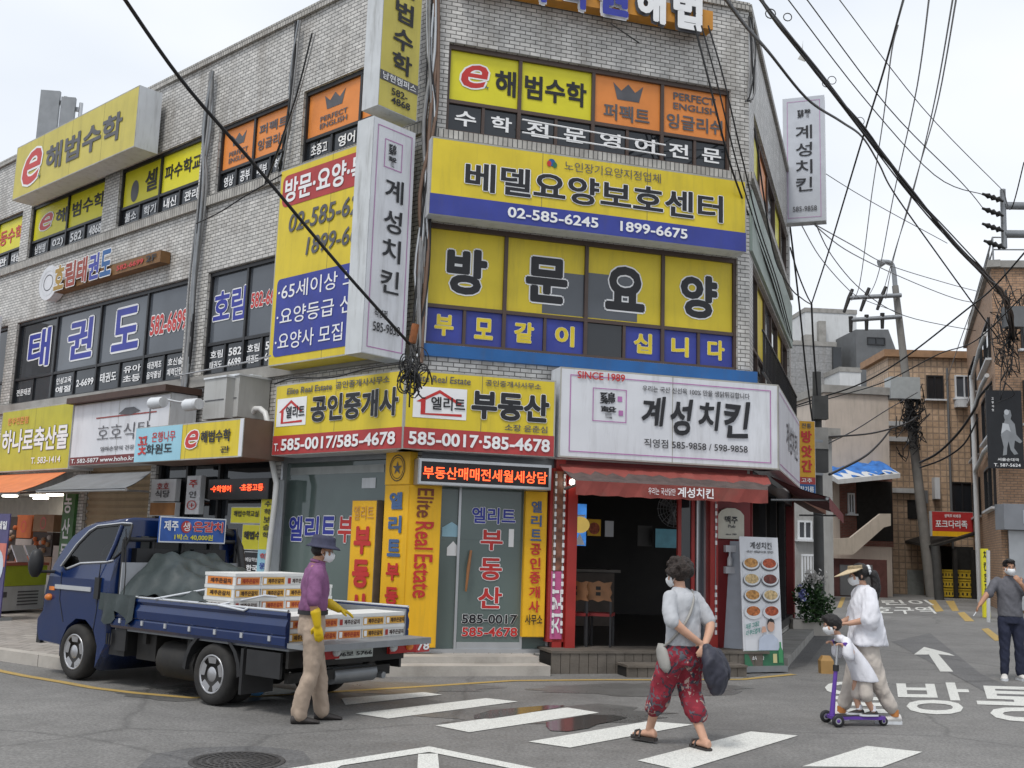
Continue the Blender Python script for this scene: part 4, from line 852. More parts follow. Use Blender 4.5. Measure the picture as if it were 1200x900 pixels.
# standing menu banner
q = [G(872, 789), G(918, 788)]
bq = Fr(q[0], (q[1]-q[0]).normalized())
Wb = .86; hb = bq.hit(890, 629)[1]
Wb = bq.hit(918, 788)[0]
t = thing('standing_banner', 'tall roll-up menu banner with rows of fried chicken dishes', 'banner', tuple(bq.P(Wb/2, 0, 0)))
b = MB(); b.fbox(bq, -.02, Wb+.02, 0.02, .10, -.12, .08, STEEL); b.build('base', t)
p = MB(); lean = lambda v: -.0-.10*v
FBn = Fr(bq.P(0, .10, .0), bq.du, (bq.dv-bq.dn*.06))
p.fbox(FBn, 0, Wb, 0, hb-.1, -.012, 0, WHT); p.build('sheet', t)
q = MB(); Hb = hb-.1
FOOD = [mat('food_%s' % n, c, .5, .55, 26, bump=.4) for n, c in (('golden', (.48, .24, .07)), ('red', (.40, .08, .03)), ('dark', (.16, .04, .03)), ('cream', (.55, .40, .20)), ('spicy', (.45, .14, .04)))]
its = [tt('계성치킨', .26, .82, .905, .96, BLK, bold=.01, wob=.012), tt('국산 생닭으로 만든', .16, .86, .872, .892, GRY)]
for r_ in range(4):
    for c_ in range(2):
        m_ = FOOD[(0, 1, 3, 2, 0, 3, 4, 1)[r_*2+c_]]; cx, cy = .27+.47*c_, .79-.125*r_
        its += [('o', cx, cy-.008, .085, .052, GRY if r_ < 3 else WHT), ('o', cx, cy, .078, .047, CABW), ('o', cx, cy+.004, .066, .038, m_)]
SKIN_P = mat('printed_skin', (.55, .33, .24), .5)
its += [('r', 0, 1, 0, .115, DGRN), tt('처음 그대로', .05, .4, .29, .33, mat('letter_teal', (.02, .22, .18), .5), bold=.02, shear=.3, slope=.2), tt('더 부드럽게', .05, .42, .24, .28, mat('letter_teal', (.02, .22, .18)), bold=.02, shear=.3, slope=.2),
        ('p', [(0, 0), (.05, .55), (.3, .75), (.7, .75), (.95, .5), (1, 0)], .36, .9, .117, .28, mat('printed_shirt', (.45, .5, .6), .5)), ('o', .7, .305, .034, .047, SKIN_P), ('p', [(0, 0), (.1, .7), (.5, 1), (.9, .7), (1, .1), (.8, .4), (.3, .5)], .6, .8, .31, .365, BLK), ('p', [(0, 0), (.2, 1), (.8, 1), (1, .2)], .45, .58, .25, .3, SKIN_P), tt('소주 한잔', .18, .48, .045, .075, WTX, bold=.02),
        ('p', [(0, 0), (0, .6), (.3, .75), (.3, 1), (.7, 1), (.7, .75), (1, .6), (1, 0)], .86, .97, .02, .18, mat('printed_bottle', (.05, .25, .1), .4)), ('r', .72, .82, .02, .09, mat('printed_glass', (.55, .5, .25), .4))]
sheet(q, FBn, 0, Wb, 0, Hb, .002, its); q.build('printed_menu', t)
pl = MB(); pl.tube([bq.P(Wb/2, .08, -.05), FBn.P(Wb/2, Hb, -.03)], .012, ALU, 6); pl.build('pole', t)
# its blank neighbour just behind
c_ = G(867, 786); t = thing('standing_banner', 'pale blank-backed roll-up banner half hidden behind the menu banner', 'banner', tuple(c_))
b2 = Fr(c_, Vector((.75, -.5, 0)))
b = MB(); b.fbox(b2, -.32, .2, 0.02, .09, -.1, .06, STEEL); b.build('base', t)
F3 = Fr(b2.P(0, .09, 0), b2.du, b2.dv-b2.dn*.05); b = MB(); b.fbox(F3, -.3, .18, 0, hb-.16, -.012, 0, mat('banner_pale', (.40, .43, .48), .5, .08)); b.build('sheet', t)
# chairs in the open shop
LEAF_G = mat('bottle_green', (.02, .12, .05), .2, .2)
WOODC = mat('chair_wood', (.22, .10, .04), .4, .2, 8); SEATR = mat('chair_seat_red', (.22, .02, .02), .5, .15)
def make_chair():
    t = thing('cafe_chair', '', 'chair', (0, 0, 0), 'chairs in the open shop')
    s = MB(); s.box(-.2, .2, -.2, .2, .43, .47, SEATR); s.build('seat', t)
    bk = MB(); F_ = Fr((0, .2, 0), (1, 0, 0))
    bk.loft([[(x, y, z) for x, z in ((-.2, .64), (-.17, .7), (-.2, .76), (-.17, .84), (-.2, .92), (-.08, .90), (0, .93), (.08, .90), (.2, .92), (.17, .84), (.2, .76), (.17, .7), (.2, .64), (.08, .66), (0, .63), (-.08, .66))] for y in (.18, .21)], WOODC, smooth=False)
    bk.build('backrest', t)
    ho = MB()
    for z in (.72, .80): ho.box(-.035, .035, -.215 if 0 else .1775, .2125, z, z+.05, DARK)
    ho.build('backrest_slot', t)
    for x in (-.18, .18):
        l = MB(); l.box(x-.015, x+.015, .17, .2, 0, .66, FRD); l.build('leg', t)
        l = MB(); l.box(x-.015, x+.015, -.2, -.17, 0, .43, FRD); l.build('leg', t)
    return t
def copy_tree(o, parent=None):
    c = o.copy(); COL.objects.link(c)
    if parent: c.parent = parent
    for ch in o.children: copy_tree(ch, c)
    return c
ch = make_chair()
def fl_pt(px, py, z): p = G(px, py, z); return p
p = fl_pt(702, 757, .3); ch.location = p; ch.rotation_euler = (0, 0, R(168)); ch['label'] = 'wooden backed chair fully in view just inside the open doorway'
c2 = copy_tree(ch); c2.location = fl_pt(676, 757, .3)+Vector((0, .05, 0)); c2.rotation_euler = (0, 0, R(164)); c2['label'] = 'wooden backed chair half hidden by the red post'
tb = thing('cafe_table', 'dark table beyond the two chairs', 'table', tuple(FC.P(2.8, .3, -1.6)))
b = MB(); b.fbox(FC, 2.5, 3.4, 1.0, 1.04, -2.0, -1.2, WALLIN); b.build('tabletop', tb); b = MB(); b.fbox(FC, 2.9, 2.98, .3, 1.0, -1.64, -1.56, FRD); b.build('leg', tb)
bo = MB(); pb_ = FC.P(2.75, 1.04, -1.4); bo.tube([pb_, pb_+Vector((0, 0, .16)), pb_+Vector((0, 0, .2)), pb_+Vector((0, 0, .26))], [.03, .03, .015, .015], CABW, 10); tag(bo.build('bottle'), 'small white squeeze bottle on the dark table', 'bottle')
# glowing screen, yellow pennant and paper on the back of the room
def hang(name, lab, cat, quad, w, m, items=None, th=.03):
    a = FC.rect(*quad, w); t = thing(name, lab, cat, tuple(FC.P(a[0], a[2], w)))
    b = MB(); b.fbox(FC, *a, w-th, w, DARK if th > .02 else m); b.build('body', t); b = MB(); sheet(b, FC, *a, w+.002, items or [], m); b.build('face', t)
hang('beer_poster', 'lit blue beer poster hanging inside left of the doorway', 'poster', ((672, 591), (687, 590), (687, 639), (672, 640)), -.5, mat('poster_lit_blue', (.05, .22, .62), .4, .5, 5, emit=.55), [('o', .5, .5, .25, .2, mat('poster_gold', (.6, .42, .1), .4, emit=.4)), ('r', .1, .9, .7, .74, WTX), ('p', [(0, 0), (.5, 1), (1, 0)], .1, .9, .02, .3, WTX)])
hang('pennant', 'yellow food pennant pinned up inside the doorway', 'pennant', ((687, 608), (705, 609), (703, 628), (690, 628)), -1.2, YEL2, [('o', .5, .45, .36, .36, FOOD[1])], .01)
hang('notice', 'white paper notice beside the yellow pennant inside', 'notice', ((710, 610), (720, 611), (718, 629), (708, 629)), -1.3, CABW, [], .01)
hang('wall_screen', 'dim teal screen at the back of the dark shop', 'screen', ((768, 620), (797, 620), (797, 642), (768, 642)), -3.0, mat('screen_teal', (.03, .10, .13), .3, .2, emit=.35))
hang('wall_board', 'grey menu board deep in the dark shop', 'board', ((747, 616), (764, 616), (764, 640), (747, 640)), -3.2, mat('board_dim', (.10, .095, .09), .6))
t = thing('shop_counter', 'dim counter with bottles and an added glowing fridge deep inside the shop', 'counter', tuple(FC.P(3.4, .3, -4)))
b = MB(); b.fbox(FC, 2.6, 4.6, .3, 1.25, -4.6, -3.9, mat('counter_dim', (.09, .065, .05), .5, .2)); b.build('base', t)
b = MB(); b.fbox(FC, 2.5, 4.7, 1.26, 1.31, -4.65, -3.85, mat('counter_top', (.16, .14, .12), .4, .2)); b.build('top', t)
b = MB(); b.fbox(FC, 2.5, 4.2, 1.75, 1.78, -4.9, -4.6, WOODC); b.fbox(FC, 2.52, 2.6, 1.3, 1.75, -4.9, -4.6, WOODC); b.build('shelf', t)
for k in range(9):
    b = MB(); p = FC.P(2.6+k*.19, 1.78, -4.75); b.tube([p, p+Vector((0, 0, .14)), p+Vector((0, 0, .19)), p+Vector((0, 0, .26))], [.035, .035, .014, .013], (CABW, LEAF_G, FOOD[k % 5])[k % 3], 8); b.build('bottle', t)
b = MB(); b.fbox(FC, 2.45, 3.0, .3, 2.0, -3.4, -2.9, GRY); b.build('fridge', t); b = MB(); b.fbox(FC, 2.5, 2.95, .5, 1.9, -2.9, -2.895, mat('added_fridge_glow', (.45, .5, .52), .4, .5, 7, emit=.12)); b.build('added_fridge_window', t)  # glowing fridge added to make the dark interior more visible
t = thing('added_pendant_lamp', 'small warm pendant lamp added as a bright spot deep in the dark shop', 'lamp', tuple(FC.P(3.6, 2.5, -3.2))); b = MB(); b.ball(FC.P(3.6, 2.35, -3.2), .04, LAMP, 10, 6); b.build('bulb', t); b = MB(); b.tube([FC.P(3.6, 2.4, -3.2), FC.P(3.6, 3.2, -3.2)], .008, BLK, 5); b.build('cord', t)  # lamp added to give the dark room a small bright spot
fb = thing('wall_fan', 'round cage fan hung under the ceiling at the right of the doorway', 'fan', tuple(FC.P(*FC.hit(790, 598, -.6), -.6)))
c0 = FC.hit(787, 597, -.6); b = MB()
for r_ in (.28, .24, .19, .14, .09, .05): b.ring(FC, *c0, r_, r_, .008, -.5, ALU, 28)
for k in range(16):
    a = 2*math.pi*k/16; b.tube([FC.P(c0[0]+.04*math.cos(a), c0[1]+.04*math.sin(a), -.5), FC.P(c0[0]+.28*math.cos(a), c0[1]+.28*math.sin(a), -.52)], .004, ALU, 4)
b.build('cage', fb); b = MB()
for k in range(3):
    a = 2*math.pi*k/3; b.poly([FC.P(c0[0]+r_*math.cos(a+d_), c0[1]+r_*math.sin(a+d_), -.56+d_*.03) for r_, d_ in ((.04, 0), (.24, .1), (.24, .8), (.04, .9))], STEEL)
b.build('blade', fb); b = MB(); b.ball(FC.P(*c0, -.58), .06, STEEL); b.fbox(FC, c0[0]-.02, c0[0]+.02, c0[1], 3.2, -.66, -.62, STEEL); b.build('motor', fb)
bl = MB(); bl.ball(FC.P(*FC.hit(671, 565, .3), .3), .045, LAMP); tag(bl.build('bulb_lamp'), 'small lit bulb under the left end of the red awning', 'lamp')
# grocery at far left: freezer chest, stacked boxes
a = FL.rect((2, 690), (50, 690), (46, 716), (0, 720), 1.4)
base = G(24, 717); 
LIME = mat('lime_panel', (.38, .45, .03), .45, .12, 4); FRZ = mat('freezer_white', (.50, .51, .52), .4, .08, 3, streak=.2)
FZ = Fr(G(-4, 720, .136), (G(50, 716, .136)-G(-4, 720, .136)))
Lz = FZ.hit(50, 716)[0]
t = thing('freezer_chest', 'white and lime chest freezer on the pavement before the grocery', 'freezer', tuple(FZ.P(Lz/2, 0, -.4)))
b = MB(); b.fbox(FZ, 0, Lz, .05, .5, -.75, 0, FRZ)
b.build('body', t); b = MB(); b.fbox(FZ, 0, Lz, .505, .88, -.75, .01, LIME); b.build('lime_panel', t)
g_ = MB()
for k in range(5): g_.fbox(FZ, Lz*.4, Lz*.85, .14+k*.06, .165+k*.06, .0, .012, GRY)
g_.fbox(FZ, .05, .2, .3, .4, 0, .012, GRY); g_.build('vent_grille', t)
b = MB(); b.fbox(FZ, -.02, Lz+.02, .885, .94, -.78, .03, mat('freezer_rim', (.4, .12, .08), .5)); b.build('rim', t)
for k in range(2):
    o_ = MB(); u_ = Lz*(.42+.3*k); 
    Fl_ = Fr(FZ.P(u_, .95, -.1), FZ.du, Vector((0, 0, .9))-FZ.dn*.5)
    o_.fbox(Fl_, 0, Lz*.25, 0, .36, -.02, 0, WHT); tag(o_.build('foam_tray'), 'white foam tray tilted on the freezer, %s one' % ('left' if k == 0 else 'right'), 'foam tray', 'foam trays on the freezer')
PURP = mat('banner_purple', (.07, .06, .16), .5, .2); CORAL = mat('banner_coral', (.55, .16, .12), .5, .2)
bn = Fr(G(-22, 724, .136), FL.du); u1_ = bn.hit(4, 680)[0]; z1_ = bn.hit(4, 602)[1]
t = thing('grocery_banner', 'purple and coral upright banner with a round pale fan picture at the left edge', 'banner', tuple(bn.P(.3, 0, 0)))
b = MB(); b.fbox(bn, 0, u1_, 0.04, z1_, -.02, 0, PURP); b.fbox(bn, -.05, u1_+.05, 0, .05, -.2, .15, STEEL); b.build('sheet', t)
q = MB(); q.rect(bn, 0.01, u1_-.01, z1_*.5, z1_*.72, .004, CORAL); q.ell(bn, u1_*.55, z1_*.5, .28, .3, .008, mat('fan_pale', (.5, .55, .62), .5)); q.text(bn, '세일', u1_*.4, u1_*.9, z1_*.85, z1_*.93, .008, WTX, bold=.03); q.build('print', t)
BOXC = [mat('carton_%s' % n, c, .7, .15, 5) for n, c in (('orange', (.5, .13, .04)), ('brown', (.27, .16, .09)), ('pale', (.42, .36, .33)), ('dark', (.05, .035, .03)))]
labs = iter(['orange carton on top of the second stack inside the grocery', 'brown carton with red mark stacked high inside the grocery', 'pale pair of cartons at mid height inside the grocery', 'dark crate of packed fruit inside the grocery', 'brown carton low behind the freezer in the grocery', 'orange carton low behind the freezer in the grocery', 'dark upright box at the left inside the grocery', 'pale carton at the bottom by the green pillar'])
for q, m_ in ((((20, 604), (38, 603), (36, 630), (18, 631)), 0), (((40, 604), (64, 602), (62, 622), (38, 624)), 1), (((18, 632), (37, 631), (36, 650), (17, 651)), 2), (((38, 625), (62, 622), (60, 650), (37, 652)), 3), (((38, 653), (60, 651), (59, 672), (37, 674)), 1), (((17, 652), (36, 651), (35, 670), (16, 672)), 0), (((8, 606), (19, 605), (17, 668), (6, 670)), 3), (((62, 640), (70, 639), (69, 672), (60, 673)), 2)):
    a = FL.rect(*q, -.25); b = MB(); b.fbox(FL, *a, -.6, -.25, BOXC[m_])
    if m_ in (0, 1): b.ring(FL, (a[0]+a[1])/2, (a[2]+a[3])/2, .13, .13, .03, -.245, RED, 16)
    if m_ == 3 and a[1]-a[0] > .4:
        for k in range(12): b.ball(FL.P(lerp(a[0], a[1], .1+.8*random.random()), lerp(a[2], a[3], .2+.6*random.random()), -.24), .06, BOXC[k % 3], 8, 5)
    tag(b.build('carton'), next(labs), 'carton', 'cartons in the grocery')
a = FL.rect((77, 573), (91, 571), (83, 640), (69, 642), .05); t = thing('pillar_banner', 'green strip banner on the pillar between grocery and shutter', 'banner', tuple(FL.P(a[0], a[2], 0)))
b = MB(); b.fbox(FL, a[0], a[1], .3, a[3], 0, .06, mat('banner_green', (.045, .14, .035), .5, .4, 6)); b.build('sheet', t); q = MB(); 
for k, c in enumerate('농산물직판'): q.text(FL, c, a[0]+.06, a[1]-.12, a[3]-.5*(k+1), a[3]-.5*k-.1, .065, WTX, bold=.02)
q.build('lettering', t)
# wall equipment over the box sign
ACM = mat('ac_casing', (.40, .40, .385), .5, .06, 3, streak=.2)
for lab, q, d_ in (('beige outdoor cooling unit with ribbed side over the yellow box sign', ((240, 446), (266, 441), (263, 489), (237, 492)), .75), ('slim pale cabinet right of the beige outdoor unit', ((266, 441), (280, 441), (279, 488), (264, 489)), .6), ('flat pale meter box on the white brick beside the slim cabinet', ((281, 443), (296, 441), (294, 486), (279, 488)), .25)):
    a = FL.rect(*q, d_); t = thing('wall_cabinet', lab, 'cabinet', tuple(FL.P(a[0], a[2], d_/2)))
    b = MB(); b.fbox(FL, *a, .02, d_, ACM); b.build('body', t); b = MB(); b.fbox(FL, a[0]-.01, a[1]+.01, a[3]+.001, a[3]+.03, .0, d_+.02, CABW)
    b.fbox(FL, a[0]+.05, a[1]-.05, lerp(a[2], a[3], .45), lerp(a[2], a[3], .47), d_, d_+.01, GRY); b.build('trim', t)
for lab, pa, pb_ in (('white security camera on a long arm pointing left over the white sign', (245, 470), (185, 472)), ('white dome camera head beside the cable bundle', (252, 469), (226, 474))):
    a = FL.P(*FL.hit(*pa, .3), .3); b_2 = FL.P(*FL.hit(*pb_, 1.0), 1.0); t = thing('security_camera', lab, 'camera', tuple(a), 'cameras over the box sign')
    m_ = MB(); m_.tube([a, lerp(a, b_2, .6), b_2+Vector((0, 0, .08))], .02, CABW, 6); m_.build('arm', t)
    m_ = MB(); m_.tube([b_2+FL.du*.18, b_2-FL.du*.18], [.09, .1], CABW, 10); m_.build('body', t); m_ = MB(); m_.tube([b_2-FL.du*.181, b_2-FL.du*.19], .06, BLK, 10); m_.build('lens', t)
# white drainpipe elbow
pts = [FL.P(*FL.hit(px, py, .3), .3) for px, py in ((296, 484), (299, 479), (305, 479), (311, 484), (315, 500), (317, 530), (321, 552), (324, 566), (322, 590), (316, 640), (312, 680))]
tag((lambda m_: (m_.tube(pts, .045, mat('pipe_white', (.60, .60, .58), .4, .08), 10), m_)[1])(MB()).build('drainpipe'), 'white bent drainpipe hooking down beside the yellow and red sign', 'pipe')
# antennas on the roof
for k, (lab, px0, px1, dy) in enumerate((('broad grey antenna panel on the roof, the left one', 48, 64, 0), ('slim dark antenna panel on the roof, the right one', 72, 83, 8))):
    Fa = Fr(D(px0, 172, 25), (1, .1, 0)); t = thing('antenna_panel', lab, 'antenna', tuple(D(px0, 172, 25)), 'antenna panels on the roof')
    a0 = Fa.hit(px0, 105+dy); a1 = Fa.hit(px1, 170)
    m_ = MB(); m_.fbox(Fa, a0[0], a1[0], a1[1], a0[1], -.1, .0, STEEL); m_.build('panel', t); m_ = MB(); m_.tube([Fa.P(a1[0]+.12, a1[1]-2.5, -.1), Fa.P(a1[0]+.12, a0[1]-.1, -.1)], .05, ALU, 8)
    m_.fbox(Fa, a0[0]+.1, a1[0]+.1, a0[1]-.3, a0[1]-.2, -.2, -.12, ALU); m_.build('mast', t)
# plants in pot by the alley corner
LEAF = [mat('leaf_%s' % n, c, .5, .3, 20) for n, c in (('dark', (.018, .05, .016)), ('mid', (.035, .085, .025)), ('light', (.07, .14, .04)))]; PETW = mat('petal_white', (.6, .58, .55), .5); PETB = mat('petal_blue', (.20, .22, .5), .5)
pc = FR.P(10.2, 0, .6)
pc = G(950, 745)
t = thing('potted_shrub', 'dark leafy shrub with white and pale blue blooms in a low concrete trough', 'plant', tuple(pc))
m_ = MB(); Fp = Fr(pc, FC.du); m_.fbox(Fp, -.45, .5, 0, .34, -.35, .05, CONL); m_.build('trough', t)
m_ = MB(); sc_ = 1.0
rng = random.Random(5)
def leaf(mb, p, s, m):
    a = Vector((rng.uniform(-1, 1), rng.uniform(-1, 1), rng.uniform(-.3, 1))).normalized(); b = a.cross(Vector((rng.uniform(-1, 1), rng.uniform(-1, 1), rng.uniform(-1, 1)))).normalized(); 
    mb.poly([p, p+a*s*.5+b*s*.28, p+a*s, p+a*s*.5-b*s*.28], m)
for k in range(1900):
    cl = rng.choice(((0, 0, .7, .5), (-.25, .1, 1.0, .38), (.3, 0, .8, .4), (.05, .1, 1.25, .33), (-.1, 0, .45, .45)))
    d_ = Vector((rng.gauss(0, 1), rng.gauss(0, 1), rng.gauss(0, 1))).normalized()*cl[3]*rng.uniform(.5, 1.05)
    leaf(m_, pc+Vector(((cl[0]+d_.x)*.68+.05, (cl[1]+d_.y*.7)*.68, max(.3, cl[2]*.8+d_.z*.68))), rng.uniform(.05, .1), LEAF[rng.choice((0, 0, 1, 1, 2))])
m_.build('foliage', t)
m_ = MB()
for k in range(160):
    if k % 5: p_ = pc+Vector((rng.gauss(.0, .1), rng.gauss(-.2, .08), rng.gauss(1.2, .08))); mm = PETW
    else: p_ = pc+Vector((rng.gauss(-.24, .05), rng.gauss(-.25, .06), rng.gauss(.85, .12))); mm = PETB
    leaf(m_, p_, .09, mm)
m_.build('blossom', t)
pb2 = G(970, 750); bx = MB(); Fp2 = Fr(G(957, 752), FC.du); bx.fbox(Fp2, 0, .3, 0, .42, -.3, 0, mat('carton_ochre', (.36, .2, .07), .7, .15)); 
# ochre bag glimpsed behind the scooter
bg_ = MB(); c0 = G(968, 789); bg_.loft([[c0+Vector((x*.09*s_, y*.07*s_, z)) for x, y in ((-1, -1), (1, -1), (1, 1), (-1, 1))] for z, s_ in ((0, 1), (.18, 1.05), (.25, .6))], mat('bag_ochre', (.34, .2, .07), .7, .15), smooth=False); tag(bg_.build('paper_bag'), 'ochre paper bag standing on the road behind the scooter', 'bag')
# litter under the truck
# ---------------------------------------------------------------- blue flatbed truck parked over the yellow line
_rw, _fw = G(252, 826), G(91, 796)
FWD = (_fw-_rw).normalized(); LFT = Vector((0, 0, 1)).cross(FWD); WB = (_fw-_rw).length
HW = .84
OT = _rw - LFT*(HW-.09)                       # ground point under the middle of the rear axle
class TF:
    def P(s, x, y, z): return OT + FWD*x + LFT*y + Vector((0, 0, z))
TR = TF()
SL = Fr(OT+LFT*HW, -FWD); HB_X = 1.78
HBF = Fr(OT+FWD*HB_X, -LFT)                   # rear face of the headboard, u to the right as seen from behind
RBF = Fr(OT-FWD*1.12, -LFT)                   # plane of the tail
BLUE = mat('truck_blue', (.005, .019, .082), .22, .1, 2, coat=.35, dirt=.12); TBLK = mat('truck_black_plastic', (.02, .02, .021), .5, .2); CHAS = mat('chassis_black', (.016, .015, .014), .65, .3, dirt=.2)
TYRE = mat('tyre', (.022, .021, .02), .8, .25, 12, dirt=.25); RIMS = mat('rim_silver', (.46, .46, .47), .32, .1, 4, metal=.75); CHRM = mat('chrome_trim', (.62, .63, .64), .25, .05, metal=.6)
BEDG = mat('bed_grey', (.20, .21, .22), .5, .15, 4, streak=.3); LENS_O = mat('lens_orange', (.75, .22, .04), .25, .1); LENS_R = mat('lens_red', (.38, .02, .02), .22, .1)
TGLT = bpy.data.materials.new('truck_clear_glass'); TGLT.use_nodes = True
_t = TGLT.node_tree; _t.nodes.clear(); _o = _t.nodes.new('ShaderNodeOutputMaterial'); _m = _t.nodes.new('ShaderNodeMixShader'); _a = _t.nodes.new('ShaderNodeBsdfTransparent'); _a.inputs['Color'].default_value = (.5, .56, .54, 1); _g = _t.nodes.new('ShaderNodeBsdfGlossy'); _g.inputs['Roughness'].default_value = .02; _lw = _t.nodes.new('ShaderNodeLayerWeight'); _lw.inputs['Blend'].default_value = .5; _pw = _t.nodes.new('ShaderNodeMath'); _pw.operation = 'POWER'; _pw.inputs[1].default_value = 4; _t.links.new(_lw.outputs['Facing'], _pw.inputs[0]); _w = _t.nodes.new('ShaderNodeMath'); _w.operation = 'MULTIPLY_ADD'; _w.inputs[1].default_value = .7; _w.inputs[2].default_value = .05; _t.links.new(_pw.outputs[0], _w.inputs[0])
_t.links.new(_w.outputs[0], _m.inputs[0]); _t.links.new(_a.outputs[0], _m.inputs[1]); _t.links.new(_g.outputs[0], _m.inputs[2]); _t.links.new(_m.outputs[0], _o.inputs[0])
TGLS = mat('truck_glass', (.012, .016, .017), .03, .1, spec=.6)
truck = thing('flatbed_truck', 'dark blue flatbed truck with its tailgate lowered and fish boxes aboard', 'truck', tuple(OT))
def sx(px, py): u, z = SL.hit(px, py); return (-u, z)
zz = lambda a, b: sx(30+a/3.75, 590+b/3.75)
prof = [zz(*p) for p in ((50, 606), (42, 560), (45, 510), (70, 472), (78, 400), (96, 330), (122, 262), (165, 192), (210, 132), (262, 93), (300, 79), (395, 66), (478, 60), (500, 74), (478, 220), (455, 350), (432, 500), (422, 640), (300, 640))]
cx_, cz_ = sx(91, 768); rA = .41
arch = [(cx_+rA*math.cos(a), cz_+rA*math.sin(a)) for a in [R(d) for d in (200, 170, 140, 110, 80, 50, 20, -15)]]
arch = arch[::-1]
zb = prof[0][1]
_hwz = lambda z: HW if z < 1.15 else HW-.13*((z-1.15)/.75)
def _refit(px, py):
    z = SL.hit(px, py)[1]
    for _ in range(4): u_, z = SL.hit(px, py, _hwz(z)-HW)
    return (-u_, z)
prof = [_refit(30+a/3.75, 590+b/3.75) for a, b in ((50, 606), (42, 560), (45, 510), (70, 472), (78, 400), (96, 330), (122, 262), (165, 192), (210, 132), (262, 93), (300, 79), (395, 66), (478, 60), (500, 74), (478, 220), (455, 350), (432, 500), (422, 640), (300, 640))]
prof[12:] = [(max(x, HB_X+.1), z) for x, z in prof[12:]]
print('cab', [(round(a, 2), round(b, 2)) for a, b in prof])
prof[-1] = (cx_-rA*.96, prof[-2][1]); prof[-2] = (prof[-2][0], prof[-2][1])
full = prof[:-1]+[prof[-1]]+[(cx_+rA*math.cos(R(d)), cz_+rA*math.sin(R(d))) for d in (160, 130, 100, 70, 40, 10)]
full = prof[:-1]+[(cx_+rA*math.cos(R(d)), max(cz_+rA*math.sin(R(d)), .0)) for d in (200, 165, 135, 105, 75, 45, 15, -10)]+[(cx_+rA*1.02, zb-.02)]
hw = lambda z: HW-.0 if z < 1.15 else HW-.13*((z-1.15)/.75)
mx_ = sum(p[0] for p in full)/len(full); mz_ = sum(p[1] for p in full)/len(full)
sh_ = lambda p, k: (p[0]+(mx_-p[0])*k, p[1]+(mz_-p[1])*k)
rings = []
for s_ in (-1, 1):
    seq = [(.045, 0), (.012, .035), (0, .10)]
    for k, dy in (seq if s_ < 0 else seq[::-1]): rings.append([TR.P(*sh_(p, k)[:1], s_*(hw(p[1])-dy), sh_(p, k)[1]) for p in full])
cab = MB(); cab.loft(rings, BLUE, cap=False, smooth=True)
def clipz(pts, zc, above):
    out = []
    for i, p in enumerate(pts):
        q_ = pts[(i+1) % len(pts)]; a_, b_ = (p[1] >= zc) == above, (q_[1] >= zc) == above
        if a_: out.append(p)
        if a_ != b_: t_ = (zc-p[1])/(q_[1]-p[1]); out.append((p[0]+(q_[0]-p[0])*t_, zc))
    return out
cap_ = [sh_(p, .045) for p in full]
win_ = [zz(*p) for p in ((172, 288), (158, 272), (214, 178), (252, 130), (280, 106), (384, 94), (432, 94), (428, 150), (410, 205), (362, 254), (344, 252), (230, 262))]
BELT = min(z for x, z in win_)-.015
def area_(P): return sum(P[i][0]*P[(i+1) % len(P)][1]-P[(i+1) % len(P)][0]*P[i][1] for i in range(len(P)))
def keyhole(outer, hole):
    if area_(outer)*area_(hole) > 0: hole = hole[::-1]
    i, j = min(((i, j) for i in range(len(outer)) for j in range(len(hole))), key=lambda t: (outer[t[0]][0]-hole[t[1]][0])**2+(outer[t[0]][1]-hole[t[1]][1])**2)
    return outer[:i+1]+hole[j:]+hole[:j+1]+outer[i:]
for s_ in (-1, 1):
    for above in (False, True): cab.poly([TR.P(x, s_*hw(z), z) for x, z in (keyhole(clipz(cap_, 1.15, True), [(x, max(z, 1.17)) for x, z in win_]) if above else clipz(cap_, 1.15, False))], BLUE)
cabo = cab.build('cab', truck)
Y1 = HW+.004
def side_poly(pts, m, name, parent, dy=0, flat=None, s_=1):
    b = MB(); b.poly([TR.P(x, s_*(hw(z)+dy), z) for x, z in pts], m); return b.build(name, parent)
gl1 = [zz(*p) for p in ((172, 288), (158, 272), (214, 178), (252, 130), (280, 106), (384, 94), (362, 180), (344, 252), (230, 262))]
gl2 = [zz(*p) for p in ((396, 96), (432, 94), (428, 150), (410, 205), (362, 254), (356, 250), (378, 180))]
for g_ in (gl1, gl2):
    c0 = (sum(p[0] for p in g_)/len(g_), sum(p[1] for p in g_)/len(g_)); big_ = [(c0[0]+(x-c0[0])*1.07, c0[1]+(z-c0[1])*1.09) for x, z in g_]
    for s_ in (1, -1):
        side_poly(g_, TGLT, 'side_window', truck, .004, s_=s_)
for s_ in (1, -1):
    b = MB(); P_ = [TR.P(x, s_*(hw(z)+.002), z) for x, z in win_]; b.tube(P_+[P_[0]], .014, TBLK, 6); b.tube([TR.P(*[(lambda q_: (q_[0], s_*(hw(q_[1])+.002), q_[1]))(zz(*p)) for p in (pp_,)][0]) for pp_ in ((390, 95), (372, 180), (350, 252))], .028, BLUE, 6); b.build('window_seal', truck)
    b = MB(); xs_, zs_ = zz(372, 300); b.box(xs_-.15, xs_+.1, s_*.15 if s_ > 0 else -.62, .62 if s_ > 0 else -.15, .95, 1.52, TBLK, TR); b.build('seat', truck)
b = MB(); b.box(prof[6][0]-.35, prof[6][0]-.02, -.66, .66, .9, 1.2, TBLK, TR); b.build('dashboard', truck)
b = MB(); sw_ = zz(232, 215); b.tube([TR.P(sw_[0]-.1*math.cos(a)*.5, .36+.17*math.sin(a), sw_[1]-.02+.15*math.cos(a)) for a in [2*math.pi*k/20 for k in range(21)]], .016, TBLK, 6); b.tube([TR.P(sw_[0], .36, sw_[1]-.02), TR.P(sw_[0]+.25, .36, 1.1)], .02, TBLK, 6); b.build('steering_wheel', truck)
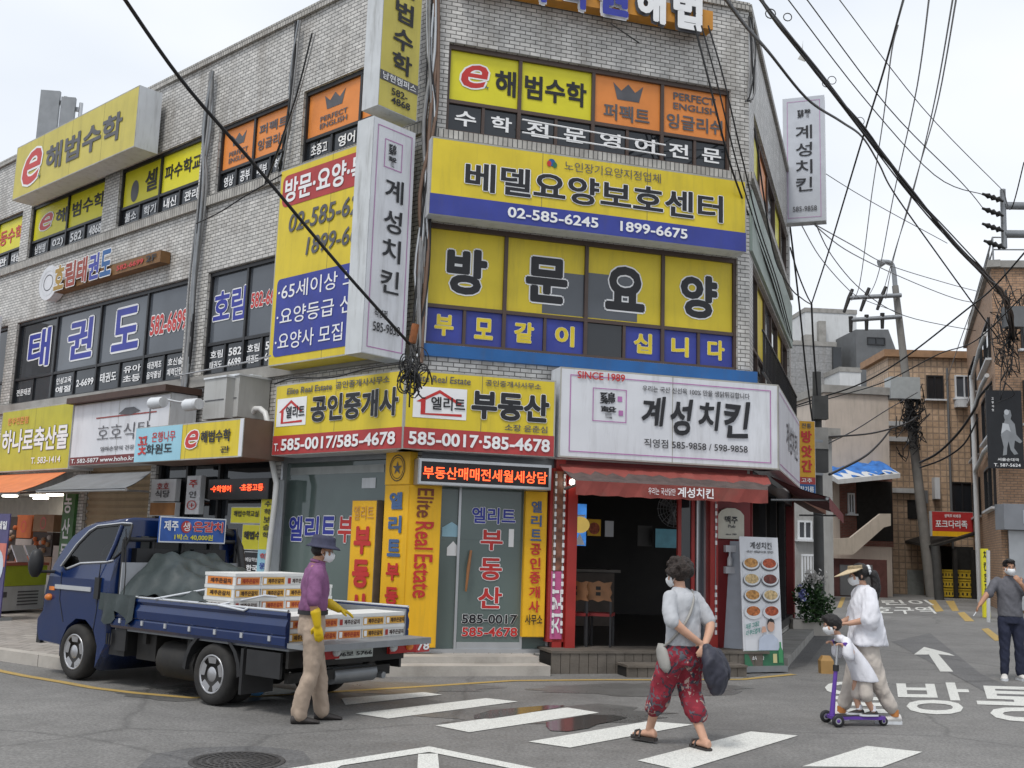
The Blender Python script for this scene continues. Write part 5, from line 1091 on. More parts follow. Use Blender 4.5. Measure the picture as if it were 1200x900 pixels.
tr_ = MB(); e = [zz(*p) for p in ((180, 286), (235, 262), (345, 257), (375, 250))]
tr_.tube([TR.P(x, hw(z)+.008, z) for x, z in e], .012, CHRM, 6); e = [zz(*p) for p in ((150, 275), (205, 178), (250, 120), (285, 96), (390, 84), (430, 86))]; tr_.tube([TR.P(x, hw(z)+.008, z) for x, z in e], .010, CHRM, 6); tr_.build('window_trim', truck)
dl = MB()
for e in (((332, 262), (322, 330), (312, 470), (296, 560)), ((160, 300), (150, 420), (165, 520)), ((442, 110), (440, 300), (426, 480))): dl.tube([TR.P(*zz(*p)[:1], HW+.001, zz(*p)[1]) for p in e], .006, CHAS, 4)
dl.build('door_seam', truck)
hd = MB(); p = zz(320, 372); hd.fbox(SL, -p[0]-.04, -p[0]+.05, p[1]-.12, p[1]+.12, .0, .03, TBLK); hd.build('door_handle', truck)
st_ = MB(); a, b = zz(132, 372), zz(290, 378); st_.fbox(SL, -a[0], -b[0], b[1]-.025, b[1]+.025, .001, .014, CHRM); st_.build('side_stripe', truck)
st_ = MB(); a, b = zz(100, 371), zz(130, 372); st_.fbox(SL, -a[0]+.04, -b[0], b[1]-.025, b[1]+.02, .001, .013, LENS_O); st_.build('reflector', truck)
st_ = MB(); a = zz(106, 410); st_.ball(SL.P(-a[0], a[1], .005), .055, LENS_O, 12, 8, (1, 1, .75)); st_.build('side_marker', truck)
ve = MB(); a = zz(355, 593)
for k in range(3): ve.fbox(SL, -a[0]+k*.045, -a[0]+k*.045+.022, a[1]-.06, a[1]+.06, .0, .006, CHAS)
ve.build('side_vent', truck)
mi = MB(); c0 = sx(64, 660); mi.ball(TR.P(c0[0]+.06, HW+.20, c0[1]), .17, TBLK, 12, 8, (.5, .55, 1.05)); mi.tube([TR.P(c0[0], HW-.03, c0[1]-.1), TR.P(c0[0]+.06, HW+.2, c0[1]-.1)], .02, TBLK, 6); mi.build('mirror', truck)
mi = MB(); mi.ball(TR.P(c0[0]+.06, -HW-.20, c0[1]), .17, TBLK, 12, 8, (.5, .55, 1.05)); mi.tube([TR.P(c0[0], -HW+.03, c0[1]-.1), TR.P(c0[0]+.06, -HW-.2, c0[1]-.1)], .02, TBLK, 6); mi.build('mirror', truck)
# front: windscreen, lamps, bumper
ws_ = MB(); f5, f9 = full[6], full[9]
ws_.poly([TR.P(full[5][0]+.012, .68, full[5][1]+.06), TR.P(full[5][0]+.012, -.68, full[5][1]+.06), TR.P(full[9][0]+.012, -.60, full[9][1]), TR.P(full[9][0]+.012, .60, full[9][1])], TGLS); ws_.build('windscreen', truck)
for s_ in (1, -1):
    hl = MB(); x0, z0 = full[4]; hl.loft([[TR.P(x0+dx, s_*(.55+.17*math.cos(k*math.pi/6)*q_), z0-.08+.1*math.sin(k*math.pi/6)*q_) for k in range(12)] for dx, q_ in ((-.02, 1), (.03, .9))], mat('lamp_glass', (.5, .52, .54), .15, .1)); hl.build('headlight', truck)
bm_ = MB(); x0 = full[1][0]; bm_.box(x0-.06, x0+.03, -.8, .8, zb-.02, zb+.2, TBLK, TR); bm_.build('bumper', truck)
# wheels
def wheel(name, x, y, r, wdt, s_, dual=False):
    c = TR.P(x, y, r); N = 36
    circ = lambda rr, yy: [c+LFT*yy+FWD*(rr*math.cos(2*math.pi*k/N))+Vector((0, 0, rr*math.sin(2*math.pi*k/N))) for k in range(N)]
    t_ = MB(); h = wdt/2
    t_.loft([circ(r*.62, s_*h*.8), circ(r*.70, s_*h), circ(r*.88, s_*h), circ(r*.97, s_*h*.75), circ(r, s_*h*.4), circ(r, -s_*h*.4), circ(r*.97, -s_*h*.8), circ(r*.7, -s_*h), circ(r*.6, -s_*h*.8)], TYRE, cap=False)
    wo_ = t_.build(name, truck)
    d_ = MB(); d_.loft([circ(r*.63, s_*h*.82), circ(r*.60, s_*h*.86), circ(r*.57, s_*h*.55), circ(r*.15, s_*h*.3), circ(r*.02, s_*h*.3)], CHAS, cap=True); d_.loft([circ(r*.645, s_*h*.84), circ(r*.645, s_*h*.93), circ(r*.58, s_*h*.93), circ(r*.56, s_*h*.7)], RIMS, cap=False)
    for k in range(5):
        a0 = 2*math.pi*k/5+.3
        def q(rr, a, yy): return c+LFT*(s_*h*yy)+FWD*(rr*math.cos(a))+Vector((0, 0, rr*math.sin(a)))
        V = [q(r*.24, a0-.62, .76), q(r*.60, a0-.38, .9), q(r*.60, a0+.38, .9), q(r*.24, a0+.62, .76)]; W2 = [q(r*.24, a0-.68, .4), q(r*.60, a0-.44, .5), q(r*.60, a0+.44, .5), q(r*.24, a0+.68, .4)]
        d_.add(V+W2, [(0, 1, 2, 3), (0, 4, 5, 1), (2, 6, 7, 3), (1, 5, 6, 2)], RIMS)
    d_.loft([circ(r*.29, s_*h*.6), circ(r*.28, s_*h*.80), circ(r*.16, s_*h*.86), circ(r*.10, s_*h*.92), circ(r*.01, s_*h*.94)], RIMS)
    d_.build('rim', wo_)
for s_ in (1, -1):
    wheel('wheel', WB, s_*(HW-.09), .315, .19, s_)
    wheel('wheel', 0, s_*(HW-.09), .305, .17, s_); wheel('wheel', 0, s_*(HW-.30), .305, .17, s_)
# chassis and bed
ch_ = MB()
for y in (-.35, .35): ch_.box(-1.1, 3.0, y-.04, y+.04, .44, .58, CHAS, TR)
for x in (-1.05, -.4, .5, 1.3): ch_.box(x-.03, x+.03, -.75, .75, .5, .62, CHAS, TR)
ch_.tube([TR.P(0, -.7, .3), TR.P(0, .7, .3)], .05, CHAS, 8); ch_.ball(TR.P(0, 0, .3), .16, CHAS)
ch_.tube([TR.P(1.0, .6, .36), TR.P(.35, .6, .36)], .2, CHAS, 12); ch_.box(1.15, 1.5, .3, .7, .32, .6, CHAS, TR); ch_.box(.42, 1.7, -.75, -.4, .3, .6, CHAS, TR)
ch_.box(WB-.4, WB+.6, -.55, .55, .35, .62, CHAS, TR)
ch_.tube([TR.P(-.95, .1, .33), TR.P(-.95, -.5, .33)], .09, STEEL, 10); ch_.tube([TR.P(-1.05, -.3, .58), TR.P(-.8, -.55, .25)], .03, CHAS, 6); ch_.tube([TR.P(-1.08, -.55, .3), TR.P(-.7, -.55, .3)], .035, STEEL, 8); ch_.build('chassis', truck)
ft = MB(); ft.box(1.6, 1.9, .5, HW-.05, .34, .62, TBLK, TR); ft.box(1.55, 1.75, HW-.05, HW-.02, .40, .64, TBLK, TR); ft.build('step_guard', truck)
zt = SL.hit(160, 699.5)[1]; zl = SL.hit(147, 733)[1]; z2 = SL.hit(345, 713)[1]; xr = sx(345, 735)[0]; print('bed', zt, z2, zl, 'rear x', xr, 'WB', WB, 'prof', full[0], full[12])
BT, BB_ = .985, .645; XR_ = -1.12
fl_ = MB(); fl_.box(XR_, HB_X, -HW+.03, HW-.03, .62, .70, BEDG, TR); fl_.build('bed_floor', truck)
for s_ in (1, -1):
    g_ = MB(); o_ = s_*HW
    pz = ((BB_, 0), (BB_+.03, .02), (BB_+.10, .02), (BB_+.115, .008), (BB_+.13, .02), (BB_+.21, .024), (BB_+.262, .002), (BB_+.275, .0), (BT-.03, .018), (BT, .01), (BT, -.03), (BB_, -.03))
    g_.loft([[TR.P(x, s_*(HW-.03+d_+.03), z) for z, d_ in pz] for x in (XR_, HB_X+.03)], BLUE, smooth=False)
    go = g_.build('side_gate', truck)
    ip = MB(); ip.box(XR_, HB_X, min(s_*(HW-.035), s_*(HW-.028)), max(s_*(HW-.035), s_*(HW-.028)), .70, BT-.01, BEDG, TR); ip.build('inner_panel', go)
    rl = MB(); rl.tube([TR.P(XR_, s_*(HW+.0), BT+.012), TR.P(HB_X, s_*(HW+.0), BT+.012)], .016, CHRM, 6)
    for k in range(7): rl.box(XR_+.2+k*.42, XR_+.235+k*.42, s_*(HW+.015), s_*(HW+.035), BB_+.06, BB_+.11, CHRM, TR)
    rl.build('rail', go)
    mg = MB()
    arc = [(.42*math.cos(R(d)), .315+.40*math.sin(R(d))) for d in range(0, 181, 18)]
    for (x0, z0), (x1, z1) in zip(arc, arc[1:]): mg.poly([TR.P(x0, s_*(HW+.0), z0), TR.P(x1, s_*(HW+.0), z1), TR.P(x1, s_*(HW-.42), z1), TR.P(x0, s_*(HW-.42), z0)], TBLK); mg.poly([TR.P(x0, s_*(HW+.0), z0), TR.P(x1, s_*(HW+.0), z1), TR.P(x1*1.12, s_*(HW+.0), z1+.02), TR.P(x0*1.12, s_*(HW+.0), z0+.02)], TBLK)
    mg.build('wheel_arch', truck)
    for bb in ((-.50, -.46, .44, HW, .16, .6), (WB-.50, WB-.46, .54, HW-.02, .2, .5), (-1.05, -.55, HW-.03, HW, .36, .6)):
        y_ = sorted((s_*bb[2], s_*bb[3])); mg = MB(); mg.box(bb[0], bb[1], *y_, bb[4], bb[5], TBLK, TR); mg.build('mud_flap', truck)
tg = MB(); tg.box(XR_-.34, XR_-.01, -HW, HW, .655, .70, BEDG, TR); tg.box(XR_-.345, XR_-.30, -HW, HW, .64, .702, BEDG, TR); tg.build('tailgate', truck)
rb = MB(); rb.box(XR_+.0, XR_+.04, -.8, .8, .46, .62, CHAS, TR); rb.box(XR_+.1, XR_+.16, -.7, .7, .3, .4, CHAS, TR); rb.build('rear_frame', truck)
pq = RBF.rect((393, 763), (437, 757), (437, 768), (394, 774), .02); pl_ = MB(); pl_.fbox(RBF, *pq, .005, .02, mat('plate_pale', (.50, .54, .52), .5, .08, dirt=.3)); plo = pl_.build('number_plate', truck)
q = MB(); q.text(RBF, '96보 5766', pq[0]+.02, pq[1]-.02, pq[2]+.025, pq[3]-.025, .028, BLK, bold=.02); q.build('lettering', plo)
for s_ in (1, -1):
    tq = RBF.rect((456, 752), (487, 747), (487, 763), (456, 767), .03) if s_ > 0 else None
    if s_ > 0: a, b, c_, d_ = tq
    else: a, b = -tq0[1]+.36, -tq0[0]+.36
    if s_ > 0: tq0 = (a, b); tz = (c_, d_)
    tl_ = MB(); W_ = b-a; tl_.fbox(RBF, a, b, tz[0], tz[1], -.0, .04, LENS_R); tlo = tl_.build('tail_light', truck)
    for fr_, m_ in ((.12, CABW), (.72, LENS_O)):
        l_ = MB(); u_ = lerp(a, b, fr_ if s_ > 0 else 1-fr_); l_.ball(RBF.P(u_, (tz[0]+tz[1])/2, .04), .05, m_, 10, 6); l_.build('lens', tlo)
# guard frame behind the cab with the blue banner
gf = MB()
hz_ = 1.62
for y in (-.78, -.4, 0, .4, .78):
    gf.tube([TR.P(HB_X+.02, y, .7), TR.P(HB_X+.02, y, hz_)], .022, TBLK, 8)
gf.tube([TR.P(HB_X+.02, -.78, hz_), TR.P(HB_X+.02, .78, hz_)], .025, TBLK, 8)
for y in (-.82,): gf.tube([TR.P(HB_X-.12, y, .98), TR.P(HB_X-.1, y, 1.3), TR.P(HB_X-.02, y, 1.55), TR.P(HB_X+.05, y+.05, 1.72), TR.P(HB_X+.05, y+.4, 1.78)], .045, TBLK, 8)
gf.build('guard_frame', truck)
hb_ = MB(); hb_.box(HB_X-.02, HB_X+.0, -HW+.04, HW-.04, .7, 1.36, mat('headboard_grey', (.33, .34, .36), .5, .1, 3, streak=.25), TR); hb_.build('headboard', truck)
rw = MB(); rw.box(prof[15][0]-.06, prof[15][0]-.05, -.55, .55, 1.36, 1.66, TGLS, TR); rw.build('rear_window', truck)
bq_ = HBF.rect((187, 607), (264, 606), (264, 636), (185, 637), .05)
bn_ = thing('fish_banner', 'small blue banner with red and white words tied behind the truck cab', 'banner', tuple(HBF.P(bq_[0], bq_[2], .05)))
b = MB(); b.fbox(HBF, *bq_, .035, .05, mat('banner_blue', (.04, .12, .42), .5, .45, 3)); b.build('sheet', bn_)
q = MB(); sheet(q, HBF, *bq_, .054, [('b', 0, 1, 0, 1, CABW, .015), tt('제주', .06, .27, .45, .85, WTX, bold=.03), ('o', .39, .62, .24, .24, REDB), tt('생', .34, .44, .46, .80, WTX, bold=.01), tt('은갈치', .49, .95, .44, .86, RED, bold=.03, outline=(WTX, .02)), tt('1박스 40,000원', .22, .8, .1, .34, YELG, bold=.03)]); q.build('lettering', bn_)
# grey tarpaulin bunched at the front of the bed
TARP = mat('tarpaulin', (.034, .045, .045), .5, .2, 5, bump=.3, bscale=14)
rng = random.Random(3); tp_ = MB(); NX, NY = 40, 60
def tz_(x, y):
    t_ = (x-.15)/(HB_X-.03-.15); e = min(1, (HW-abs(y))/.45)
    base = .99+.42*max(0, min(1, t_*1.3-.2))**.8*max(0, min(1, (.80-abs(y-.03))/.42)) + .05*e
    return base + (.05*abs(math.sin(3.2*x+8.5*y))-.05*abs(math.sin(9*y-2.1*x+.6))+.03*abs(math.sin(17*y+4*x)))*max(.25, 1-t_*.8) + .015*math.sin(9*x+5*y)+.015*math.sin(17*y-6*x)+.012*math.sin(23*x+11*y)
V = []; 
for i in range(NX+1):
    for j in range(NY+1):
        x = lerp(.12, HB_X-.03, i/NX); y = lerp(-HW+.05, HW+.015, j/NY); V.append(TR.P(x, y, tz_(x, y)))
tp_.add(V, [(i*(NY+1)+j, i*(NY+1)+j+1, (i+1)*(NY+1)+j+1, (i+1)*(NY+1)+j) for i in range(NX) for j in range(NY)], TARP, smooth=True)
Vf = []; NF = 14                                # the corner hanging over the side
for i in range(NF+1):
    for j in range(7):
        x = lerp(1.35, HB_X+.26, i/NF); dr_ = j/6*(.26+.08*math.sin(i*.8)); Vf.append(TR.P(x+.03*math.sin(i*1.3)*j/6, HW+.03+.025*math.sin(i*1.35)*(j/6)+.02*j/6, BT+.03-dr_))
tp_.add(Vf, [(i*7+j, i*7+j+1, (i+1)*7+j+1, (i+1)*7+j) for i in range(NF) for j in range(6)], TARP, smooth=True)
tag(tp_.build('tarpaulin'), 'dark grey tarpaulin bunched up behind the truck cab', 'tarpaulin')
# foam fish boxes
FOAM = mat('foam_white', (.64, .64, .62), .6, .05, 8); LBO = mat('label_orange', (.62, .20, .04), .5, .2, 9); LBW = mat('label_white', (.60, .59, .56), .5, .1); LBA = mat('label_amber', (.66, .36, .06), .5, .2, 9); LTX = mat('label_ink', (.05, .02, .015), .5); LTR = mat('label_ink_red', (.33, .03, .02), .5)
def make_box(kind):
    t = thing('foam_box', '', 'box', (0, 0, 0), 'foam fish boxes on the truck bed')
    b = MB(); b.box(-.165, .165, -.24, .24, 0, .088, FOAM); b.build('body', t)
    l = MB(); l.box(-.17, .17, -.245, .245, .089, .122, FOAM); l.build('lid', t)
    F_ = Fr((0, -.2402, 0), (1, 0, 0)); q = MB(); q.rect(F_, -.15, .15, .006, .082, .002, (LBO, LBA, LBW)[kind]); q.text(F_, '제주은갈치', -.08, .13, .02, .068, .005, LTX if kind else LTR, bold=.03); q.rect(F_, -.14, -.1, .015, .072, .0045, WTX if kind < 2 else LTR)
    q.build('label', t)
    F2_ = Fr((-.1652, 0, 0), (0, -1, 0)); q = MB(); q.rect(F2_, -.2, .2, .006, .082, .002, (LBO, LBA, LBW)[kind]); q.text(F2_, '제주은갈치', -.15, .18, .02, .068, .005, LTX, bold=.03); q.build('label', t)
    return t
protos = [None]*3
KN = ('orange', 'amber', 'white'); ORD = ('first', 'second', 'third', 'fourth', 'fifth', 'sixth')
rot0 = math.atan2(-LFT.y, -LFT.x)
def put_box(kind, x, y, z, lab, jit=0):
    if protos[kind] is None: t = protos[kind] = make_box(kind)
    else: t = copy_tree(protos[kind])
    t.location = TR.P(x, y, z); t.rotation_euler = (0, 0, rot0+jit); t['label'] = lab
rng = random.Random(9)
for lay in range(2):
    for k in range(5):
        kd_ = ((1, 0, 0, 1, 2), (0, 0, 2, 1, 1))[lay][k]
        put_box(kd_, -.86, .66-.332*k, .70+lay*.124, '%s-labelled foam box at the tailgate, %s from the left in the %s layer' % (KN[kd_], ORD[k], ('lower', 'upper')[lay]), rng.uniform(-.03, .03))
for lay in range(5):
    for k in range(4):
        kd_ = ((1, 2, 1, 0), (2, 1, 1, 0), (2, 0, 0, 1), (1, 1, 1, 2), (0, 1, 2, 0))[lay][k]
        if lay == 4 and k == 3: continue
        put_box(kd_, .02, .62-.335*k, .70+lay*.124+.0, '%s-labelled foam box in the middle stack, %s from the left in the %s layer' % (KN[kd_], ORD[k], ('bottom', 'second', 'third', 'fourth', 'top')[lay]), rng.uniform(-.04, .04))
for k in range(3):
    put_box(2, -.40, .1-.34*k, .70, 'foam box lying between the two stacks, %s from the left' % ORD[k], rng.uniform(-.1, .1))
fl2 = MB(); 
for k in range(3): fl2.box(-.6+.02*k, -.2+.02*k, -.75, .25-.1*k, .83+k*.03, .855+k*.03, FOAM, TR)
tag(fl2.build('foam_sheet_pile'), 'pile of loose white foam sheets lying on the boxes', 'foam sheets')
STRAP = mat('strap_pale', (.55, .57, .6), .5, .1)
for lab, pp in (('pale tie strap slanting from the truck rail to the tarpaulin', [TR.P(1.0, HW+.03, 1.0), TR.P(.35, .62, 1.14)]), ('pale tie strap from the truck rail over the middle foam boxes', [TR.P(-.1, HW+.03, 1.0), TR.P(-.35, .5, 1.1), TR.P(-.3, .3, 1.08)]), ('loose pale strap end along the truck rail', [TR.P(-.1, HW+.035, 1.0), TR.P(-.5, HW+.03, .97), TR.P(-.55, HW+.01, 1.0)])):
    m_ = MB(); m_.tube(pp, .012, STRAP, 6); tag(m_.build('tie_strap'), lab, 'strap', 'straps on the truck')
# small things by the truck
q7 = RBF.rect((488, 750), (504, 749), (504, 763), (488, 765), .04); wp = MB(); wp.fbox(RBF, *q7, .0, .03, REDB); wpo = wp.build('digit_plate', truck); wp = MB(); wp.text(RBF, '78', q7[0]+.015, q7[1]-.01, q7[2]+.02, q7[3]-.02, .036, WTX, bold=.03); wp.build('lettering', wpo)
bt_ = MB(); p = G(300, 816); bt_.ball(p+Vector((0, 0, .05)), .07, mat('plastic_blue', (.1, .3, .6), .3, .3), 8, 6, (1.2, .8, .7)); tag(bt_.build('plastic_bag'), 'crumpled blue plastic bag by the rear wheel', 'bag')
b_ = MB(); p = G(168, 811); b_.box(-.14, .14, -.05, .05, 0, .05, CABW, Fr(p, FWD)); 
# ---------------------------------------------------------------- people
SKIN = mat('skin', (.50, .29, .20), .5, .1, 9, spec=.3); SKIN2 = mat('skin_tanned', (.40, .215, .135), .5, .12, 9, spec=.3)
MASK = mat('mask_white', (.70, .71, .72), .7, .04); HAIR = mat('hair_black', (.012, .010, .010), .45, .4, 60, bump=.6, bscale=120); HAIRB = mat('hair_brown_black', (.028, .018, .014), .55, .5, 50, bump=.8, bscale=90)
def cr_(pts, k=5):
    P = [Vector(p) for p in pts]; out = []
    for i in range(len(P)-1):
        a, b, c, d = P[max(i-1, 0)], P[i], P[i+1], P[min(i+2, len(P)-1)]
        for j in range(k):
            t = j/k; out.append(.5*((2*b)+(c-a)*t+(2*a-5*b+4*c-d)*t*t+(3*b-a-3*c+d)*t**3))
    return out+[P[-1]]
def limb(mb, pts, rads, n=14):
    k = 5; P = cr_(pts, k); Rr = [v.x for v in cr_([(r, 0, 0) for r in rads], k)]
    mb.tube(P, Rr, SKIN, n); mb.ball(P[0], Rr[0]*.98, SKIN, 12, 8); mb.ball(P[-1], Rr[-1]*.98, SKIN, 12, 8)
def trunk(mb, rings, n=20):
    P = cr_([r[:3] for r in rings], 4); S = cr_([(r[3], r[4], 0) for r in rings], 4)
    mb.loft([[p+Vector((s.x*math.cos(2*math.pi*k/n), s.y*math.sin(2*math.pi*k/n), 0)) for k in range(n)] for p, s in zip(P, S)], SKIN)
_tex = bpy.data.textures.new('folds', 'CLOUDS'); _tex.noise_scale = .075; _tex.noise_depth = 2
_tex2 = bpy.data.textures.new('curls', 'CLOUDS'); _tex2.noise_scale = .03; _tex2.noise_depth = 2
def fuse(mb, name, m, parent, voxel=.011, smooth=5, folds=0, tex=None):
    """join the overlapping lofts into one continuous skin"""
    o = mb.build(name, parent); me0 = o.data
    r = o.modifiers.new('r', 'REMESH'); r.mode = 'VOXEL'; r.voxel_size = voxel; r.use_smooth_shade = True
    s = o.modifiers.new('s', 'SMOOTH'); s.factor = .5; s.iterations = smooth
    fe = None
    if folds:
        if tex is None:
            fe = bpy.data.objects.new('fold_guide', None); COL.objects.link(fe); fe.scale = (1.1, 1.1, 3.0); fe.rotation_euler = (.35, .45, 0); fe.location = (.3, .1, .05)
        d = o.modifiers.new('d', 'DISPLACE'); d.texture = tex or _tex; d.strength = folds; d.mid_level = .5; d.texture_coords = 'OBJECT' if fe else 'LOCAL'; d.texture_coords_object = fe
        s2 = o.modifiers.new('s2', 'SMOOTH'); s2.factor = .5; s2.iterations = 1
    dg = bpy.context.evaluated_depsgraph_get()
    me = bpy.data.meshes.new_from_object(o.evaluated_get(dg)); o.modifiers.clear(); o.data = me; bpy.data.meshes.remove(me0); me.name = name
    if fe: bpy.data.objects.remove(fe)
    me.materials.clear(); me.materials.append(m)
    me.polygons.foreach_set('use_smooth', [True]*len(me.polygons)); return o
def hand(mb, wr, d, n, s=1.0, curl=.5, grow=0):
    """wrist, direction of the palm, direction the palm faces"""
    wr, d, n = Vector(wr), Vector(d).normalized(), Vector(n); n = (n-d*n.dot(d)).normalized(); side = d.cross(n)
    L_ = .085*s; rings = []
    for t, w_, th in ((0, .024, .019), (.35, .034, .017), (.75, .041, .015), (1, .039, .012)):
        c = wr+d*L_*t; rings.append([c+side*((w_*s+grow)*math.cos(2*math.pi*k/12))+n*((th*s+grow)*math.sin(2*math.pi*k/12)) for k in range(12)])
    mb.loft(rings, SKIN)
    for k, (o_, l_) in enumerate(((-.030, .060), (-.010, .072), (.011, .068), (.030, .053))):
        p = wr+d*L_*.93+side*o_*s; P = [p]; dd = d.copy()
        for j in range(3):
            a = curl*(.55+.25*j); dd = (dd*math.cos(a)+n*math.sin(a)).normalized(); dd = dd*1; P.append(P[-1]+dd*(l_*s*(.42, .32, .26)[j]))
            # recompute the turning normal
            n_ = n-dd*n.dot(dd)
        mb.tube(P, [.0095*s+grow, .009*s+grow, .008*s+grow, .0065*s+grow], SKIN, 8); mb.ball(P[-1], .0065*s+grow, SKIN, 8, 6)
    p = wr+d*L_*.25-side*.026*s; q = p+(d*.45-side*.7+n*.35).normalized()*.04*s; r_ = q+(d*.85-side*.15+n*.4).normalized()*.035*s
    mb.tube([p, q, r_], [.013*s+grow, .011*s+grow, .008*s+grow], SKIN, 8); mb.ball(r_, .008*s+grow, SKIN, 8, 6)
def head(mb, c, f, s=1.0, tilt=0):
    """skull, jaw, nose and ears around c, looking along f"""
    c = Vector(c); f = Vector(f).normalized(); up = Vector((0, 0, 1)); r = f.cross(up).normalized(); up = r.cross(f)
    def el(o, rad, n=16, k=10):
        o = Vector(o); cc = c+r*o.x*s+f*o.y*s+up*o.z*s; rings = []
        for i in range(1, k):
            a = math.pi*i/k; rings.append([cc+r*(rad[0]*s*math.sin(a)*math.cos(2*math.pi*j/n))+f*(rad[1]*s*math.sin(a)*math.sin(2*math.pi*j/n))-up*(rad[2]*s*math.cos(a)) for j in range(n)])
        mb.loft(rings, SKIN)
    el((0, -.012, .03), (.075, .094, .085)); el((0, .028, -.035), (.058, .062, .075)); el((0, .045, -.085), (.032, .034, .025)); el((0, .09, -.02), (.012, .018, .026)); el((0, .098, -.03), (.016, .012, .011))
    el((0, .08, .015), (.05, .016, .012)); el((0, .085, -.068), (.024, .012, .010))
    for e in (-1, 1): el((.076*e, -.008, -.012), (.011, .022, .032)); el((.045*e, .058, -.03), (.024, .022, .026))
    return lambda x, y, z: c+r*x*s+f*y*s+up*z*s
def face_bits(P, parent, s=1.0, mask=True, mm=MASK, m_skin=None):
    e = MB()
    for x in (-.031, .031): e.ball(P(x, .083, .006), .0095*s, CABW, 10, 6, (1.2, .8, .6)); e.ball(P(x, .0895, .006), .0055*s, HAIR, 8, 6)
    for x in (-.031, .031): e.tube([P(x-.02, .089, .024), P(x, .094, .029), P(x+.02, .089, .025)], .004*s, HAIR, 6)
    e.build('eyes', parent)
    m_ = MB(); m_.tube([P(-.022, .095, -.068), P(0, .1, -.066), P(.022, .095, -.068)], .005, mat('lips', (.33, .11, .10), .5), 6); m_.build('mouth', parent)
    if mask:
        m_ = MB(); rows = []
        for z, b, y0 in ((-.012, .055, .098), (-.03, .068, .116), (-.06, .07, .114), (-.09, .06, .098), (-.108, .038, .075)):
            rows.append([P(b*1.04*math.sin(a), y0*math.cos(a)*1.02+.008*(1-abs(math.sin(a))), z+.012*math.sin(a)**2) for a in [R(d_) for d_ in range(-78, 79, 12)]])
        n = len(rows[0]); V = [p for r_ in rows for p in r_]; m_.add(V, [(i*n+k, i*n+k+1, (i+1)*n+k+1, (i+1)*n+k) for i in range(len(rows)-1) for k in range(n-1)], mm, smooth=True)
        for e_ in (-1, 1): m_.tube([P(.066*e_, .03, -.02), P(.079*e_, -.012, .016), P(.083*e_, -.02, -.02), P(.066*e_, .03, -.07)], .0022*s, mm, 5)
        m_.build('face_mask', parent)
def shoe(mb, ankle, d, s=1.0, z=0):
    a = Vector(ankle); d = Vector((d[0], d[1], 0)).normalized(); sd_ = Vector((-d.y, d.x, 0)); rings = []
    for t, w_, h in ((-.075, .030, .06), (-.06, .038, .085), (0, .040, .09), (.06, .043, .068), (.12, .048, .05), (.165, .044, .036), (.195, .026, .026)):
        c = Vector((a.x, a.y, z))+d*t*s; rings.append([c+sd_*(w_*s*math.cos(x)*(1 if math.sin(x) < .2 else .9))+Vector((0, 0, h*s*.5+h*s*.5*math.sin(x))) for x in [2*math.pi*k/14 for k in range(14)]])
    mb.loft(rings, SKIN)
def sole(mb, ankle, d, s, z, m, h=.022):
    a = Vector(ankle); d = Vector((d[0], d[1], 0)).normalized(); sd_ = Vector((-d.y, d.x, 0)); out = []
    prof_ = ((-.082, 0), (-.07, .033), (-.02, .041), (.06, .046), (.12, .052), (.17, .046), (.2, .024), (.206, 0))
    pts = [(t, w_) for t, w_ in prof_]+[(t, -w_) for t, w_ in prof_[-2:0:-1]]
    mb.loft([[Vector((a.x, a.y, zz_))+d*t*s+sd_*w_*s for t, w_ in pts] for zz_ in (z, z+h)], m, smooth=False)
def place(t, pos, az): t.location = pos; t.rotation_euler = (0, 0, -az); return t
def legs(J, r, k=1.0): return
# ---- the man at the truck
CL_PUR = mat('polo_purple', (.215, .085, .19), .8, .2, 14, bump=.25, bscale=180); CL_KH = mat('trousers_khaki', (.36, .28, .215), .8, .12, 6, bump=.2, bscale=90); CL_HAT = mat('hat_navy', (.04, .042, .075), .8, .2, 20, bump=.2, bscale=150)
GLOV = mat('glove_yellow', (.62, .42, .01), .4, .08); SHOEB = mat('shoe_dark', (.035, .03, .028), .6, .2)
man = thing('person', 'person in navy bucket hat, purple polo and yellow rubber gloves beside the truck', 'person')
fL = (-.09, .17, .0); fR = (.10, -.08, 0)
b = MB()
trunk(b, [(0, 0, .86, .13, .10), (0, 0, .98, .135, .10), (0, .005, 1.1, .13, .10), (0, .01, 1.28, .155, .105), (0, .0, 1.40, .13, .085), (0, .01, 1.46, .06, .06), (0, .03, 1.53, .05, .055)])
Pm = head(b, (0, .06, 1.585), (.05, 1, -.12)); 
limb(b, [(.17, 0, 1.39), (.215, -.03, 1.12), (.215, .02, .90)], [.05, .042, .030]); limb(b, [(-.17, .0, 1.39), (-.215, .06, 1.14), (-.20, .28, 1.02)], [.05, .042, .030])
limb(b, [(.085, 0, .88), (.095, -.01, .48), (.10, -.09, .07)], [.08, .055, .04]); limb(b, [(-.085, 0, .88), (-.09, .08, .48), (-.09, .16, .07)], [.08, .055, .04])
fuse(b, 'body', SKIN2, man, .009, 4)
face_bits(Pm, man)
b = MB(); trunk(b, [(0, 0, 1.0, .16, .125), (0, 0, 1.06, .17, .135), (0, .01, 1.15, .17, .132), (0, .012, 1.30, .19, .125), (0, 0, 1.395, .165, .10), (0, .01, 1.445, .082, .078), (0, .015, 1.47, .07, .07)])
limb(b, [(.155, 0, 1.385), (.20, -.015, 1.27), (.222, -.03, 1.12)], [.07, .07, .066]); limb(b, [(-.155, 0, 1.385), (-.20, .02, 1.27), (-.222, .06, 1.13)], [.07, .07, .066])
fuse(b, 'polo_shirt', CL_PUR, man, .011, 3, .034)
